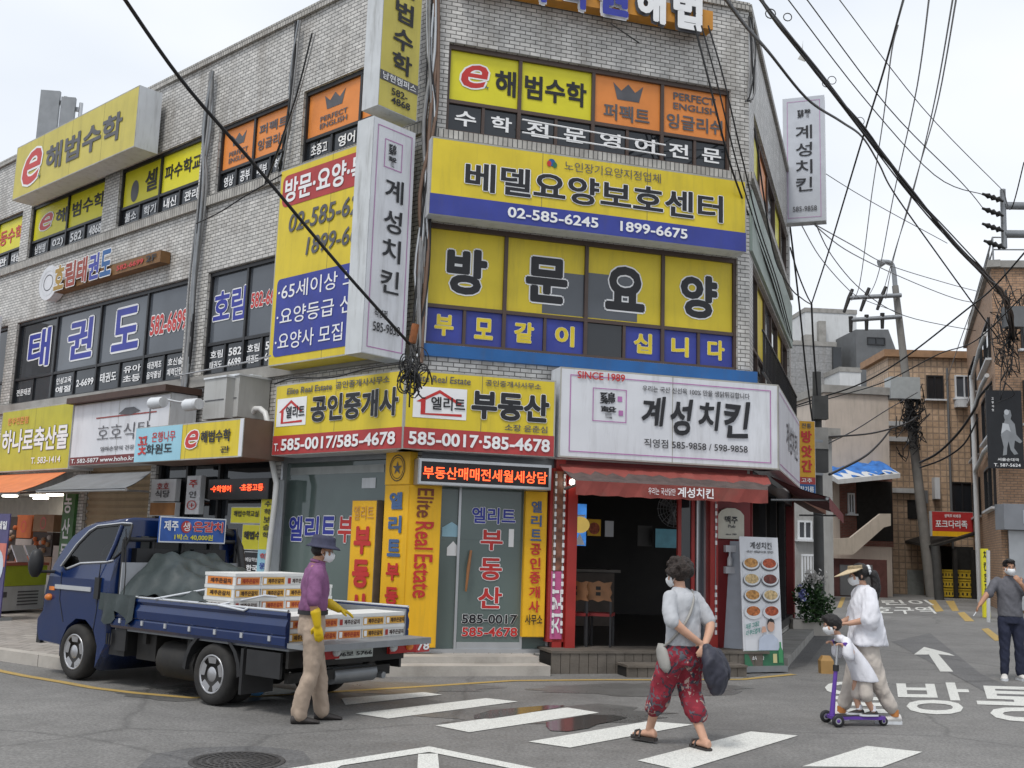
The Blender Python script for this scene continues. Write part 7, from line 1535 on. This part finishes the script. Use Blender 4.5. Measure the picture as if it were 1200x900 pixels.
# tan stuccoed building with outside stair
F = fr_at(G(970, 697), 84); u1 = F.hit(1046, 690)[0]; hT = F.hit(1010, 462)[1]
t = house('tan stuccoed building with outside stair and blue sheeted awning', F, 0, u1, hT, 12, STUC, over=.12)
b = MB(); a = F.rect((984, 560), (1046, 560), (1046, 640), (984, 640)); b.fbox(F, a[0], a[1], a[2], a[3], .005, .03, REDBR); b.build('brick_panel', t)
win(F, t, ((993, 578), (1001, 578), (1001, 602), (993, 602)), .03, CABW)
b = MB(); a = F.rect((1004, 566), (1046, 562), (1046, 628), (1004, 640), .05); b.fbox(F, *a, .031, .04, DARK); b.build('recess', t)
b = MB(); p = [(972, 567, .1), (1046, 560, .1), (1046, 551, 1.2), (976, 560, 1.2)]
p1, p2 = F.hit(974, 555, .9), F.hit(1046, 548, .9); b.loft([[F.P(p1[0], p1[1], 0.05), F.P(p2[0], p2[1], .05), F.P(p2[0], p2[1]-.5, 1.6), F.P(p1[0], p1[1]-.5, 1.6)], [F.P(p1[0], p1[1]+.25, 0.05), F.P(p2[0], p2[1]+.25, .05), F.P(p2[0], p2[1]-.3, 1.6), F.P(p1[0], p1[1]-.3, 1.6)]], WHR, smooth=False); b.build('awning_frame', t)
b = MB(); rng = random.Random(8); n = 16; BLT = mat('sheet_blue', (.04, .17, .50), .5, .4, 4)
V = [F.P(lerp(p1[0]+.1, p2[0]-.05, i/n), lerp(p1[1]+.3, p2[1]+.35, i/n)-j*.22+rng.uniform(-.05, .12), .05+j*.5) for i in range(n+1) for j in range(4)]
b.add(V, [(i*4+j, i*4+j+1, i*4+4+j+1, i*4+4+j) for i in range(n) for j in range(3)], BLT, smooth=True); b.build('blue_sheet', t)
b = MB(); s0, s1 = F.hit(974, 690, 1.5), F.hit(1043, 602, 1.5)                # stair parapet
sw = [F.hit(*q, 1.6) for q in ((971, 632), (997, 630), (1032, 602), (1044, 602), (1044, 616), (1036, 618), (1000, 650), (971, 650))]
b.loft([[F.P(u_, v_, w_) for u_, v_ in sw] for w_ in (1.4, 1.6)], mat('stair_cream', (.48, .42, .35), .75, .08, 2, streak=.3), smooth=False); b.build('stair_parapet', t)
b = MB(); b.fbox(F, F.hit(972, 660, 1.4)[0], F.hit(1040, 660, 1.4)[0], 0, F.hit(1000, 655, 1.4)[1], .05, 1.35, mat('door_maroon', (.10, .04, .035), .6, .25, 4)); b.build('lower_front', t)
b = MB()
for x0, x1, m_ in ((984, 1005, SLT), (1010, 1022, STEEL)): a = F.rect((x0, 662), (x1, 662), (x1, 692), (x0, 692), 1.36); b.fbox(F, a[0], a[1], 0.05, a[3], 1.352, 1.42, m_)
b.build('door', t)
# far grey and white buildings
F = fr_at(D(925, 690, 78)*1.0, 86); F.o.z = 0
def far(label, x0, x1, y, dep, m, dz=0):
    Fq = Fr(F.o+F.dn*(-dz), F.du); u0, u1 = Fq.hit(x0, 500)[0], Fq.hit(x1, 500)[0]; return Fq, house(label, Fq, u0, u1, Fq.hit((x0+x1)/2, y)[1], dep, m, over=.05)
Fq, t = far('grey slab-clad building far behind the tan one, left', 918, 981, 405, 10, GRB)
b = MB(); a = Fq.rect((976, 408), (986, 406), (987, 480), (978, 480), .3); b.fbox(Fq, *a, -.5, .3, GLD); b.build('stair_glazing', t)
Fq, t = far('tall white building far behind with flat roof', 945, 1006, 367, 12, WHR, 3)
b = MB()
for x0, x1, y0 in ((944, 953, 392), (960, 968, 376)): a = Fq.rect((x0, y0), (x1, y0), (x1, 405), (x0, 405), .5); b.fbox(Fq, *a, -.5, .5, CONC)
b.build('roof_tank', t)
Fq = Fr(F.o+F.dn*1.0, F.du); t = thing('house', 'dark grey building with chamfered roof corner behind the lamp pole', 'building', tuple(Fq.P(8, 0, -3)))
sp = [Fq.hit(*p) for p in ((1003, 480), (1003, 386), (1041, 386), (1058, 432), (1058, 480))]; sp = [(sp[0][0], 0)]+sp[1:4]+[(sp[4][0], 0)]
b = MB(); b.loft([[Fq.P(u_, v_, w_) for u_, v_ in sp] for w_ in (-8, 0)], SLT, smooth=False); b.build('wall', t)
win(Fq, t, ((1016, 395), (1037, 396), (1037, 405), (1016, 404)), 0, FRD, False); win(Fq, t, ((1034, 424), (1050, 424), (1050, 432), (1034, 432)), 0, FRD, False)
Fq, t = far('low white block in front of the grey far buildings', 985, 1010, 436, 4, WHR, -3)
# pale house and low shed between the corner building and the tan one
F = fr_at(D(928, 690, 40), 84); F.o.z = 0
t = house('pale grey two storey house glimpsed behind the dark utility pole', F, F.hit(905, 600)[0], F.hit(976, 600)[0], F.hit(950, 512)[1], 8, mat('render_grey', (.33, .33, .32), .75, .1, 2, streak=.35))
win(F, t, ((934, 610), (951, 610), (951, 632), (934, 632)), 0, CABW); b = MB()
for k in range(7): u_ = lerp(F.hit(936, 660)[0], F.hit(956, 660)[0], k/6); b.fbox(F, u_-.03, u_+.03, 0, 1.7, .3, .36, CABW)
b.fbox(F, F.hit(935, 660)[0], F.hit(957, 660)[0], 1.66, 1.74, .29, .37, CABW); b.build('railing', t)
# brick building on the right
P1, P2 = G(1177, 718), G(1143, 700); dR = (P2-P1).normalized(); LR = (P2-P1).length
FA = Fr(P2, -dR); FA_len = LR; hR = 11.9
FB = fr_at(P1, 96)
t = thing('brick_building', 'orange brown brick building at the right with grey shop fascia', 'building', tuple(P1))
b = MB(); b.rect(FA, 0, LR, 0, hR, 0, TANB); b.rect(FB, 0, 14, 0, hR, 0, TANB); e1 = P2+Vector((13, -1.4, 0)); e0 = FB.P(14, 0, 0)
for a_, c_ in ((e0, e1), (e1, P2)): l_ = (c_-a_).length; b.poly([a_, c_, c_+Vector((0, 0, hR)), a_+Vector((0, 0, hR))], TANB, [(0, 0), (l_, 0), (l_, hR), (0, hR)])
b.poly([p+Vector((0, 0, hR-.1)) for p in (P1, e0, e1, P2)], CONC); b.build('wall', t)
b = MB(); b.fbox(FA, -.1, LR+.2, hR, hR+.25, -.3, .15, CONC); b.fbox(FB, .2, 14, hR+.001, hR+.249, -.3, .151, CONC); b.build('roof_coping', t)
b = MB()
for k in range(9): u_ = lerp(.3, LR-.1, k/8); b.tube([FA.P(u_, hR+.25, -.1), FA.P(u_, hR+1.15, -.1)], .03, STEEL, 6)
for h_ in (.7, 1.15): b.tube([FA.P(.3, hR+h_, -.1), FA.P(LR-.1, hR+h_, -.1), FB.P(6, hR+h_, -.1)], .03, STEEL, 6)
b.build('roof_railing', t)
for (x0, x1, y0, y1) in ((1131, 1136, 478, 521), (1131, 1136, 548, 588)):
    pass
for z0, z1 in ((3.6, 5.2), (6.2, 7.9), (8.9, 10.4)):
    win(FA, t, (LR*.12, LR*.40, z0, z1)); win(FA, t, (LR*.62, LR*.92, z0, z1))
for q in ((.9, 2.3), (3.4, 4.8)):
    for z0, z1 in ((3.7, 5.2), (6.4, 7.9), (9.0, 10.4)): win(FB, t, (q[0], q[1], z0, z1))
b = MB(); b.fbox(FB, -.2, 12, 2.75, 3.6, .05, .9, mat('fascia_grey', (.20, .21, .23), .5, .1, 2)); b.fbox(FB, .2, 1.0, .1, 2.74, .02, .1, ALU); b.fbox(FB, 1.1, 6, .1, 2.74, .02, .06, GLD); b.fbox(FB, 1.0, 1.1, 0, 2.74, .02, .3, CABW); b.build('shopfront', t)
b = MB(); b.fbox(FB, .4, 1.4, 2.95, 3.4, .905, .92, mat('sign_grey_pale', (.36, .38, .42), .5)); b.fbox(FB, 1.7, 4, 2.9, 3.45, .905, .93, CABW); b.fbox(FB, 1.8, 3.9, 3.0, 3.35, .932, .94, GRY); b.build('fascia_sign', t)
pp = FA.P(LR*.42, 0, .2); b = MB(); b.tube([pp, pp+Vector((0, 0, 9.5))], .11, WHR, 8)
for z in (5.4, 7.9, 9.4): b.tube([pp+Vector((0, 0, z)), FA.P(LR*.75, z+.35, .2), FA.P(LR*.95, z+.3, .2)], .08, WHR, 8)
b.build('drainpipe', t)
b = MB(); b.tube(cr_([FB.P(1.6, 5.2, .3), FB.P(.9, 4.9, .5), FB.P(.75, 4.4, .6), FB.P(1.2, 4.0, .5), FB.P(2.6, 3.85, .4)]), .05, CABW, 8); b.build('hose', t)
# black banner with a pale seated figure
FBk = Fr(P1+Vector((0, -.9, 0)), FB.du)
BKB = mat('banner_black', (.012, .013, .016), .55, .2)
sign('hanging_banner', 'tall black banner with a pale figure hung on the right brick building', FBk, ((1155, 458), (1197, 457), (1200, 549), (1159, 549)), -.06, 0, BKB,
     [('p', [(.30, 0), (.34, .18), (.26, .42), (.34, .62), (.42, .74), (.38, .84), (.48, .95), (.62, .95), (.66, .84), (.62, .76), (.76, .66), (.80, .44), (1.0, .30), (.92, .26), (.74, .32), (.70, .16), (.84, .04), (.70, .02), (.58, .12), (.52, .3), (.46, .16), (.44, .02)], .16, .98, .16, .78, STEEL), ('p', [(0, 0), (.2, 1), (.8, .9), (1, .2), (.6, .4)], .38, .66, .44, .58, ALU), ('o', .56, .72, .03, .035, ALU), tt('서울순대국', .25, .86, .09, .13, WTX), tt('T. 587-5624', .14, .9, .02, .06, WTX), *[tt(c, .14, .2, .88-k*.05, .91-k*.05, WTX) for k, c in enumerate('고향의맛')]], side=BKB)
# yellow mill sign near the corner
Fm_ = fr_at(D(932, 640, 25.5), 80); Fm_.o.z = 0
t, a_ = sign('blade_sign', 'orange yellow upright sign with red letters before the dark utility pole', Fm_, ((932, 493), (954, 493), (957, 580), (936, 580)), -.25, 0, mat('sign_amber', (.62, .33, .02), .5, .08), [tt('방', .22, .82, .70, .87, RED, bold=.045), tt('앗', .22, .82, .50, .67, RED, bold=.045), tt('간', .22, .82, .30, .47, RED, bold=.045), tt('전통', .25, .8, .9, .97, GRY), ('r', 0, 1, .14, .235, REDB), ('r', 0, 1, 0, .138, STRIP), tt('고추', .2, .8, .16, .22, WTX), tt('참기름', .1, .9, .03, .11, WTX)])
b = MB(); b.fbox(Fm_, a_[1]+.005, a_[1]+.25, a_[2]+.5, a_[2]+.56, -.15, -.09, STEEL); b.fbox(Fm_, a_[1]+.005, a_[1]+.25, a_[3]-.5, a_[3]-.44, -.15, -.09, STEEL); b.build('bracket', t)
# brown eave over the alley shop door
b = MB(); p0, p1 = D(936, 584, 22.5), D(968, 603, 22.5); b.loft([[p0, p1, p1+Vector((0, 1.2, .1)), p0+Vector((0, 1.2, .1))], [q_+Vector((0, 0, .22)) for q_ in (p0, p1, p1+Vector((0, 1.2, .1)), p0+Vector((0, 1.2, .1)))]], mat('eave_brown', (.17, .08, .055), .7, .2), smooth=False); tag(b.build('door_canopy'), 'brown sloping canopy over the last alley doorway of the corner building', 'canopy')
# poles
POLE = mat('pole_concrete', (.20, .19, .175), .8, .12, 3, dirt=.3); POLD = mat('pole_dark', (.06, .06, .058), .7, .25, 3)
def pole(label, a, b_, r0, r1, m, name='utility_pole'):
    t = thing(name, label, 'pole', tuple(a)); b = MB(); b.tube([a, lerp(a, b_, .5), b_], [r0, (r0+r1)/2, r1], m, 12); b.build('post', t); return t
a = D(960, 700, 27); a.z = 0; t = pole('dark utility pole beside the orange upright sign', a, D(957, 436, 27), .14, .11, POLD)
b = MB()
for y in (478, 515, 540): p = D(961, y, 26.8); b.box(-.18, .18, -.12, .12, -.3, .3, CONC if y == 515 else POLD, Fr(p, (1, 0, 0), (0, 1, 0)))
b.build('junction_box', t)
a = G(1092, 700); t = pole('leaning concrete utility pole with street lamp at the end of the alley', a, D(1049, 335, a.y), .25, .15, POLE)
b = MB(); tp = D(1049, 335, a.y); b.tube(cr_([tp, D(1047, 316, a.y), D(1043, 308, a.y), D(1032, 307, a.y)]), .12, STEEL, 8); b.tube([D(1036, 307, a.y), D(1030, 309, a.y)], [.14, .2], STEEL, 8); b.build('lamp_arm', t)
for ya, yb, x0, x1 in ((349, 346, 995, 1056), (375, 371, 997, 1056)):
    c = MB(); c.tube([D(x0, ya, a.y-.3), D(x1, yb, a.y-.3)], .11, STEEL, 6); co_ = c.build('crossarm', t)
    for k in range(3):
        c = MB(); x = lerp(x0, x1-22, k/2); y = lerp(ya, yb, k/2)
        if ya < 360: c.tube([D(x+4, y-10, a.y-.3), D(x, y, a.y-.3), D(x-6, y+17, a.y-.3)], [.08, .10, .07], CHAS, 8)
        else: c.tube([D(x, y-4, a.y-.3), D(x, y+14, a.y-.3)], [.11, .08], CHAS, 8)
        c.build('insulator', co_)
b = MB(); p = D(1072, 455, a.y-.5); b.box(-1.25, .1, -.4, .4, -.55, .45, mat('transformer_grey', (.36, .38, .38), .5, .08), Fr(p, (1, 0, 0), (0, 1, 0))); b.build('transformer', t)
b = MB(); rng = random.Random(6)
for k in range(60): p = D(1069+rng.gauss(0, 5), 486+rng.gauss(0, 17), a.y-.6); q_ = [p+Vector((rng.uniform(-.5, .5), rng.uniform(-.2, .2), rng.uniform(-.6, .6))) for _ in range(3)]; b.tube(cr_([p]+q_, 3), .022, CABLE, 5)
b.build('cable_tangle', t)
a = G(1101, 703); t = pole('short dark post right of the leaning utility pole', a, D(1096, 640, a.y), .2, .18, POLD, 'post')
a = G(1051, 693); t = pole('white painted slim post before the brown tiled building', a, D(1046, 602, a.y), .16, .13, WHR, 'post')
p0 = D(1242, 700, 21); p0.z = 0; p1 = Vector((p0.x, p0.y, 12)); t = pole('concrete utility pole just outside the right edge carrying insulators', p0, p1, .17, .13, POLE)
b = MB(); c0, c1 = D(1175, 222, 20.6), D(1177, 291, 20.6); b.tube([c0, c1], .055, STEEL, 6)
for y in (241, 274): z = D(1176, y, 20.6); b.tube([z, Vector((p0.x, p0.y-.15, z.z+.1))], .08, STEEL, 6)
co_ = b.build('crossarm', t)
for k, (x, y) in enumerate(((1176, 232), (1176, 249), (1176, 267), (1178, 287))):
    c = MB(); pA, pB = D(x, y+4, 20.5), D(x-25, y-5, 20.5); c.tube([lerp(pA, pB, f_) for f_ in (0, .15, .25, .35, .5, .6, .7, .85, 1)], [.02, .03, .07, .03, .065, .03, .06, .03, .025], CHAS, 10); c.build('insulator', co_)
# cone
p = G(1066, 695); t = thing('traffic_cone', 'orange traffic cone by the brown tiled building', 'traffic cone', tuple(p)); s_ = 1.35
b = MB(); CO = mat('cone_orange', (.62, .10, .03), .5, .1); b.loft([[p+Vector((r_*s_*math.cos(k*math.pi/10), r_*s_*math.sin(k*math.pi/10), z*s_)) for k in range(20)] for z, r_ in ((.05, .17), (.3, .11), (.75, .03))], CO); b.build('body', t); b = MB(); b.loft([[p+Vector((r_*s_*math.cos(k*math.pi/10), r_*s_*math.sin(k*math.pi/10), z*s_)) for k in range(20)] for z, r_ in ((.42, .093), (.56, .065))], CABW, cap=False); b.build('band', t); b = MB(); b.box(-.24, .24, -.24, .24, 0, .06, CO, Fr(p, (1, 0, 0), (0, 1, 0))); b.build('base', t)
# small yellow upright board near the right shops
Fy = fr_at(D(1150, 690, 32), 85); Fy.o.z = 0; a_ = Fy.rect((1150, 643), (1158, 643), (1160, 697), (1152, 697)); t = thing('upright_board', 'narrow yellow upright board by the right shopfront', 'sign', tuple(Fy.P(a_[0], 0, 0))); b = MB(); b.fbox(Fy, a_[0], a_[1], 0.02, a_[3], -.08, 0, YELG); b.build('panel', t); q = MB()
for k, c in enumerate('치킨호프'): q.text(Fy, c, a_[0]+.05, a_[1]-.05, a_[3]-.33*(k+1), a_[3]-.33*k-.06, .006, BLK, bold=.03)
q.build('lettering', t)
a = D(1157, 690, 30); a.z = 0; t = pole('slim white frame post before the right shopfront', a, D(1158, 645, 30), .05, .05, WHR, 'post')
# ---------------------------------------------------------------- overhead cables
GRPC = 'overhead cables'
def cable(label, pts, d0, d1, r, m=None, k=6, group=GRPC, e=1):
    P = cr_([(p[0], p[1], 0) for p in pts], k); n = len(P)-1
    W = [D(p.x, p.y, lerp(d0, d1, (i/n)**e)) for i, p in enumerate(P)]
    b = MB(); b.tube(W, r, m or CABLE, 6); return tag(b.build('overhead_cable'), label, 'cable', group)
cable('thick black cable running from the top left sky down to the corner knot', [(140, -10), (212, 93), (300, 195), (400, 314), (489, 413)], 9.0, 13.6, .021)
bnd = [(880, -22), (893, 0), (920, 36), (968, 96), (1010, 150), (1060, 215), (1110, 275), (1150, 318), (1168, 337), (1178, 352), (1183, 372), (1185, 398)]
t = thing('cable_bundle', 'heavy bundle of black cables crossing the sky to the right brick building', 'cable bundle', tuple(D(1010, 150, 18)), GRPC)
rng = random.Random(2)
for k in range(9):
    off = [(rng.uniform(-3.2, 3.2)*(1+.5*math.sin(i*1.7+k)), rng.uniform(-3.2, 3.2)) for i in range(len(bnd))]
    P = cr_([(x+o[0], y+o[1], 0) for (x, y), o in zip(bnd, off)], 5); n = len(P)-1
    b = MB(); b.tube([D(p.x, p.y, lerp(9, 35, (i/n)**1.4)) for i, p in enumerate(P)], [lerp(.008, .027, (i/n)**1.2)*(1.25 if k < 3 else .8) for i in range(n+1)], CABLE, 6); b.build('strand', t)
b = MB()
for (x, y, s_) in ((903, 16, .05), (923, 20, .045), (968, 98, .05), (975, 94, .06), (1008, 142, .07)):
    dd = lerp(9, 35, ((x-880)/306)**1.4); c = D(x, y, dd); b.tube([c+Vector((s_*math.cos(a), 0, s_*math.sin(a))) for a in [2*math.pi*i/12 for i in range(13)]], .006, CABLE, 5)
b.build('coil', t)
bg2 = MB(); c = D(940, 66, 12.5); bg2.poly([c+Vector((x*.1, .01*y, z*.1)) for x, z, y in ((-.6, -.4, 0), (.4, -.7, 1), (.5, .0, 0), (.1, .6, 1), (.15, 2.2, 0), (-.1, .4, 1))], mat('plastic_pale', (.5, .49, .46), .5)); tag(bg2.build('plastic_scrap'), 'torn pale plastic scrap caught on the heavy cable bundle', 'scrap')
cable('sagging black cable above the pale blade sign joining the bundle', [(846, -8), (872, 28), (900, 60), (945, 115), (985, 142), (1010, 160), (1030, 192), (1047, 225), (1100, 300), (1170, 397)], 9, 34, .024)
cable('black cable dropping steeply from the top edge to the dark utility pole', [(1060, -5), (1053, 20), (1035, 85), (1014, 152), (992, 225), (970, 298), (951, 356)], 12, 26, .018)
cable('black drop wire from the forked joint down the dark utility pole', [(951, 356), (953, 400), (956, 440), (959, 480)], 26, 26.9, .025)
for lab, pts, r in (('upper straight wire to the insulators at the right edge, left of three', [(915, -12), (924, 0), (1010, 112), (1095, 205), (1152, 228)], .009), ('upper straight wire to the insulators at the right edge, middle of three', [(936, -12), (946, 0), (1040, 125), (1125, 212), (1152, 244)], .009), ('upper straight wire to the insulators at the right edge, right of three', [(975, -12), (984, 0), (1080, 125), (1175, 223)], .008)):
    cable(lab, pts, 10, 20.6, r)
for lab, pts in (('thin grey wire slanting down from the top edge, left of four', [(1052, 30), (1045, 60), (1035, 140), (1022, 225), (1008, 330), (998, 352)]), ('thin grey wire slanting down from the top edge, second of four', [(1089, -4), (1075, 100), (1048, 225), (1030, 318), (1016, 350)]), ('thin grey wire slanting down from the top edge, third of four', [(1117, -4), (1097, 110), (1070, 225), (1050, 290), (1034, 346)]), ('thin grey wire slanting down from the top edge, right of four', [(1121, -4), (1100, 115), (1076, 200), (1048, 300), (1038, 350)])):
    cable(lab, pts, 16, 47.5, .017, CABG)
cable('long black cable rising from the alley roofs to the right edge, upper', [(900, 486), (955, 468), (1010, 449), (1062, 418), (1130, 365), (1165, 336), (1210, 285)], 30, 22, .02)
cable('long black cable rising from the alley roofs to the right edge, lower', [(930, 478), (990, 462), (1040, 446), (1100, 415), (1145, 398), (1200, 345)], 34, 26, .017)
cable('thin wire from the red awning end across the far grey buildings', [(957, 526), (1000, 505), (1040, 480), (1075, 460)], 30, 46, .02)
cable('drooping cable in front of the brown tiled building', [(968, 512), (1020, 508), (1060, 497), (1075, 488)], 28, 46, .03)
cable('thick drooping cable from leaning pole up to the right brick building', [(1078, 542), (1100, 530), (1125, 505), (1143, 478), (1150, 462), (1180, 430)], 45, 36, .05)
cable('second drooping cable from leaning pole to the right brick building', [(1078, 548), (1105, 538), (1130, 520), (1146, 490)], 45, 40, .035)
cable('cable from the dark utility pole rising over the tan stuccoed wall', [(972, 556), (1010, 537), (1030, 520), (1046, 500)], 30, 46, .04)
for k, (lab, pts) in enumerate((('thin wire fanning from the pale blade sign, uppermost', [(955, 263), (1000, 288), (1040, 310), (1110, 332), (1160, 345)]), ('thin wire fanning from the pale blade sign, second', [(955, 264), (990, 292), (1050, 322), (1120, 350), (1160, 356)]), ('thin wire fanning from the pale blade sign, third', [(957, 265), (975, 300), (1010, 340), (1060, 370), (1145, 388)]), ('thin wire fanning from the pale blade sign, lowest', [(940, 265), (960, 300), (990, 335), (1010, 350), (1050, 365)]))):
    cable(lab, pts, 23, 44, .015, CABG if k != 2 else CABLE)
cable('thin wire crossing the pale blade sign to the right edge', [(716, 28), (800, 85), (862, 130), (900, 158), (1000, 224), (1110, 285)], 14, 30, .010)
for k in range(3):
    cable(('left', 'middle', 'right')[k]+' cable of three coming down from the orange letter sign past the window corner', [(814+k*8, 30), (832+k*8, 100-k*4), (855+k*7, 190-k*4), (880+k*4, 260), (905+k*3, 330), (925+k*2, 400)], 14.6, 24, .012+.004*(k == 0), e=3.5)
cable('pair of wires falling in the narrow sky beside the alley facade, left', [(922, 235), (930, 300), (938, 370), (945, 440), (953, 500)], 23.6, 26.5, .022)
cable('pair of wires falling in the narrow sky beside the alley facade, right', [(926, 290), (935, 320), (945, 345), (951, 356)], 23.6, 26, .018)
cable('wire from the right corner of the facade down to the forked joint', [(884, 150), (905, 290), (925, 335), (940, 350), (951, 357)], 15.5, 26, .014)
cable('thin wire at the right edge under the insulators', [(1162, 282), (1150, 330), (1125, 400), (1108, 450)], 21, 40, .014, CABG)
cable('thin short wires on the right between brick building and crossarm', [(1200, 190), (1185, 245), (1176, 222)], 19, 20.6, .012)
t = thing('cable_tangle', 'dark knot of cables clamped to the corner of the right brick building', 'cable tangle', tuple(D(1182, 385, 34.6)))
rg = random.Random(31); b = MB()
for k in range(40):
    p = D(1181+rg.gauss(0, 4), 385+rg.gauss(0, 24), 34.6); b.tube(cr_([p]+[p+Vector((rg.uniform(-.5, .5), rg.uniform(-.15, .15), rg.uniform(-.9, .9))) for _ in range(3)], 3), .016, CABLE, 5)
b.build('wire_loops', t); b = MB(); b.box(-.3, .3, -.2, .2, -.35, .35, SLT, Fr(D(1187, 372, 34.4), (1, 0, 0), (0, 1, 0))); b.build('junction_box', t)
# bundles running down the white brick
def runs(name, label, F, pts, n, spread, r, w0, seed, ms, cat='cable bundle'):
    t = thing(name, label, cat, tuple(F.P(*F.hit(*pts[0], w0), w0))); rg = random.Random(seed)
    for k in range(n):
        P = []
        for i, p in enumerate(pts):
            u_, v_ = F.hit(*p, w0); P.append(F.P(u_+rg.uniform(-spread, spread), v_, w0+rg.uniform(-.03, .05)))
        b = MB(); b.tube(cr_(P, 4), r*rg.uniform(.6, 1.3), rg.choice(ms), 6); b.build('strand', t)
    return t
runs('cable_run', 'thick grey and black cable bundle hanging down the building corner', FC, [(508, -40), (507, 60), (503, 140), (498, 230), (494, 320), (490, 400), (486, 425)], 15, .10, .022, .09, 1, [CABG, CABLE, ALU, CABG, mat('cable_brown', (.16, .1, .07), .6)])
runs('cable_run', 'grey cable bundle down the left facade beside the blue lettered windows', FL, [(248, 85), (243, 150), (238, 220), (228, 320), (222, 400), (215, 470), (211, 496)], 8, .08, .026, .10, 2, [CABG, CABLE, CABG, STEEL])
runs('cable_run', 'thin cables beside the orange crown windows on the left facade', FL, [(350, 25), (344, 90), (338, 150), (328, 200)], 4, .06, .02, .09, 3, [CABG, CABLE, STEEL])
runs('cable_run', 'bare wires crossing down over the second orange window', FL, [(367, 40), (350, 110), (330, 170), (312, 215)], 2, .03, .012, .2, 5, [CABLE, CABG])
runs('cable_run', 'cables clamped at the right upper corner of the centre facade', FC, [(880, 20), (882, 60), (880, 110), (876, 120)], 5, .06, .016, .05, 4, [CABG, CABLE])
t = thing('cable_tangle', 'black tangle of looped wires hanging over the yellow office sign', 'cable tangle', tuple(D(484, 440, 13.1)))
rg = random.Random(12); b = MB()
for k in range(34):
    c = D(484+rg.gauss(0, 7), 436+rg.gauss(0, 12), 13.05+rg.uniform(-.1, .12)); r_ = rg.uniform(.05, .16); ax = rg.uniform(0, 3.14); sq = rg.uniform(.6, 1.5)
    b.tube([c+Vector((r_*math.cos(a)*math.cos(ax), r_*.5*math.cos(a)*math.sin(ax), r_*sq*math.sin(a))) for a in [2*math.pi*i/14 for i in range(rg.randint(9, 15))]], rg.uniform(.006, .011), CABLE, 5)
for k in range(6): b.tube(cr_([D(486+rg.uniform(-6, 6), 405, 13.4), D(485+rg.uniform(-8, 8), 425, 13.2), D(484+rg.uniform(-14, 14), 450+rg.uniform(-8, 14), 13.05)]), .012, CABLE, 5)
b.build('wire_loops', t)
b = MB(); p = D(483, 402, 13.5); b.tube([p, D(487, 380, 13.5)], [.05, .05], RST, 8); tag(b.build('clay_duct'), 'short rusty orange pipe among the corner cables', 'pipe')
cable('thin black wire swagging over the white brick above the left office sign', [(322, 450), (345, 443), (390, 442), (430, 432), (478, 425)], 13.6, 13.3, .011)
cable('stringy wire under the left third floor windows', [(230, 262), (245, 255), (262, 246), (290, 228), (330, 205)], 18.0, 16.0, .012)
cable('white wire along the foot of the left second floor windows', [(205, 441), (250, 432), (290, 424), (317, 417)], 18.6, 15.6, .014, ALU)
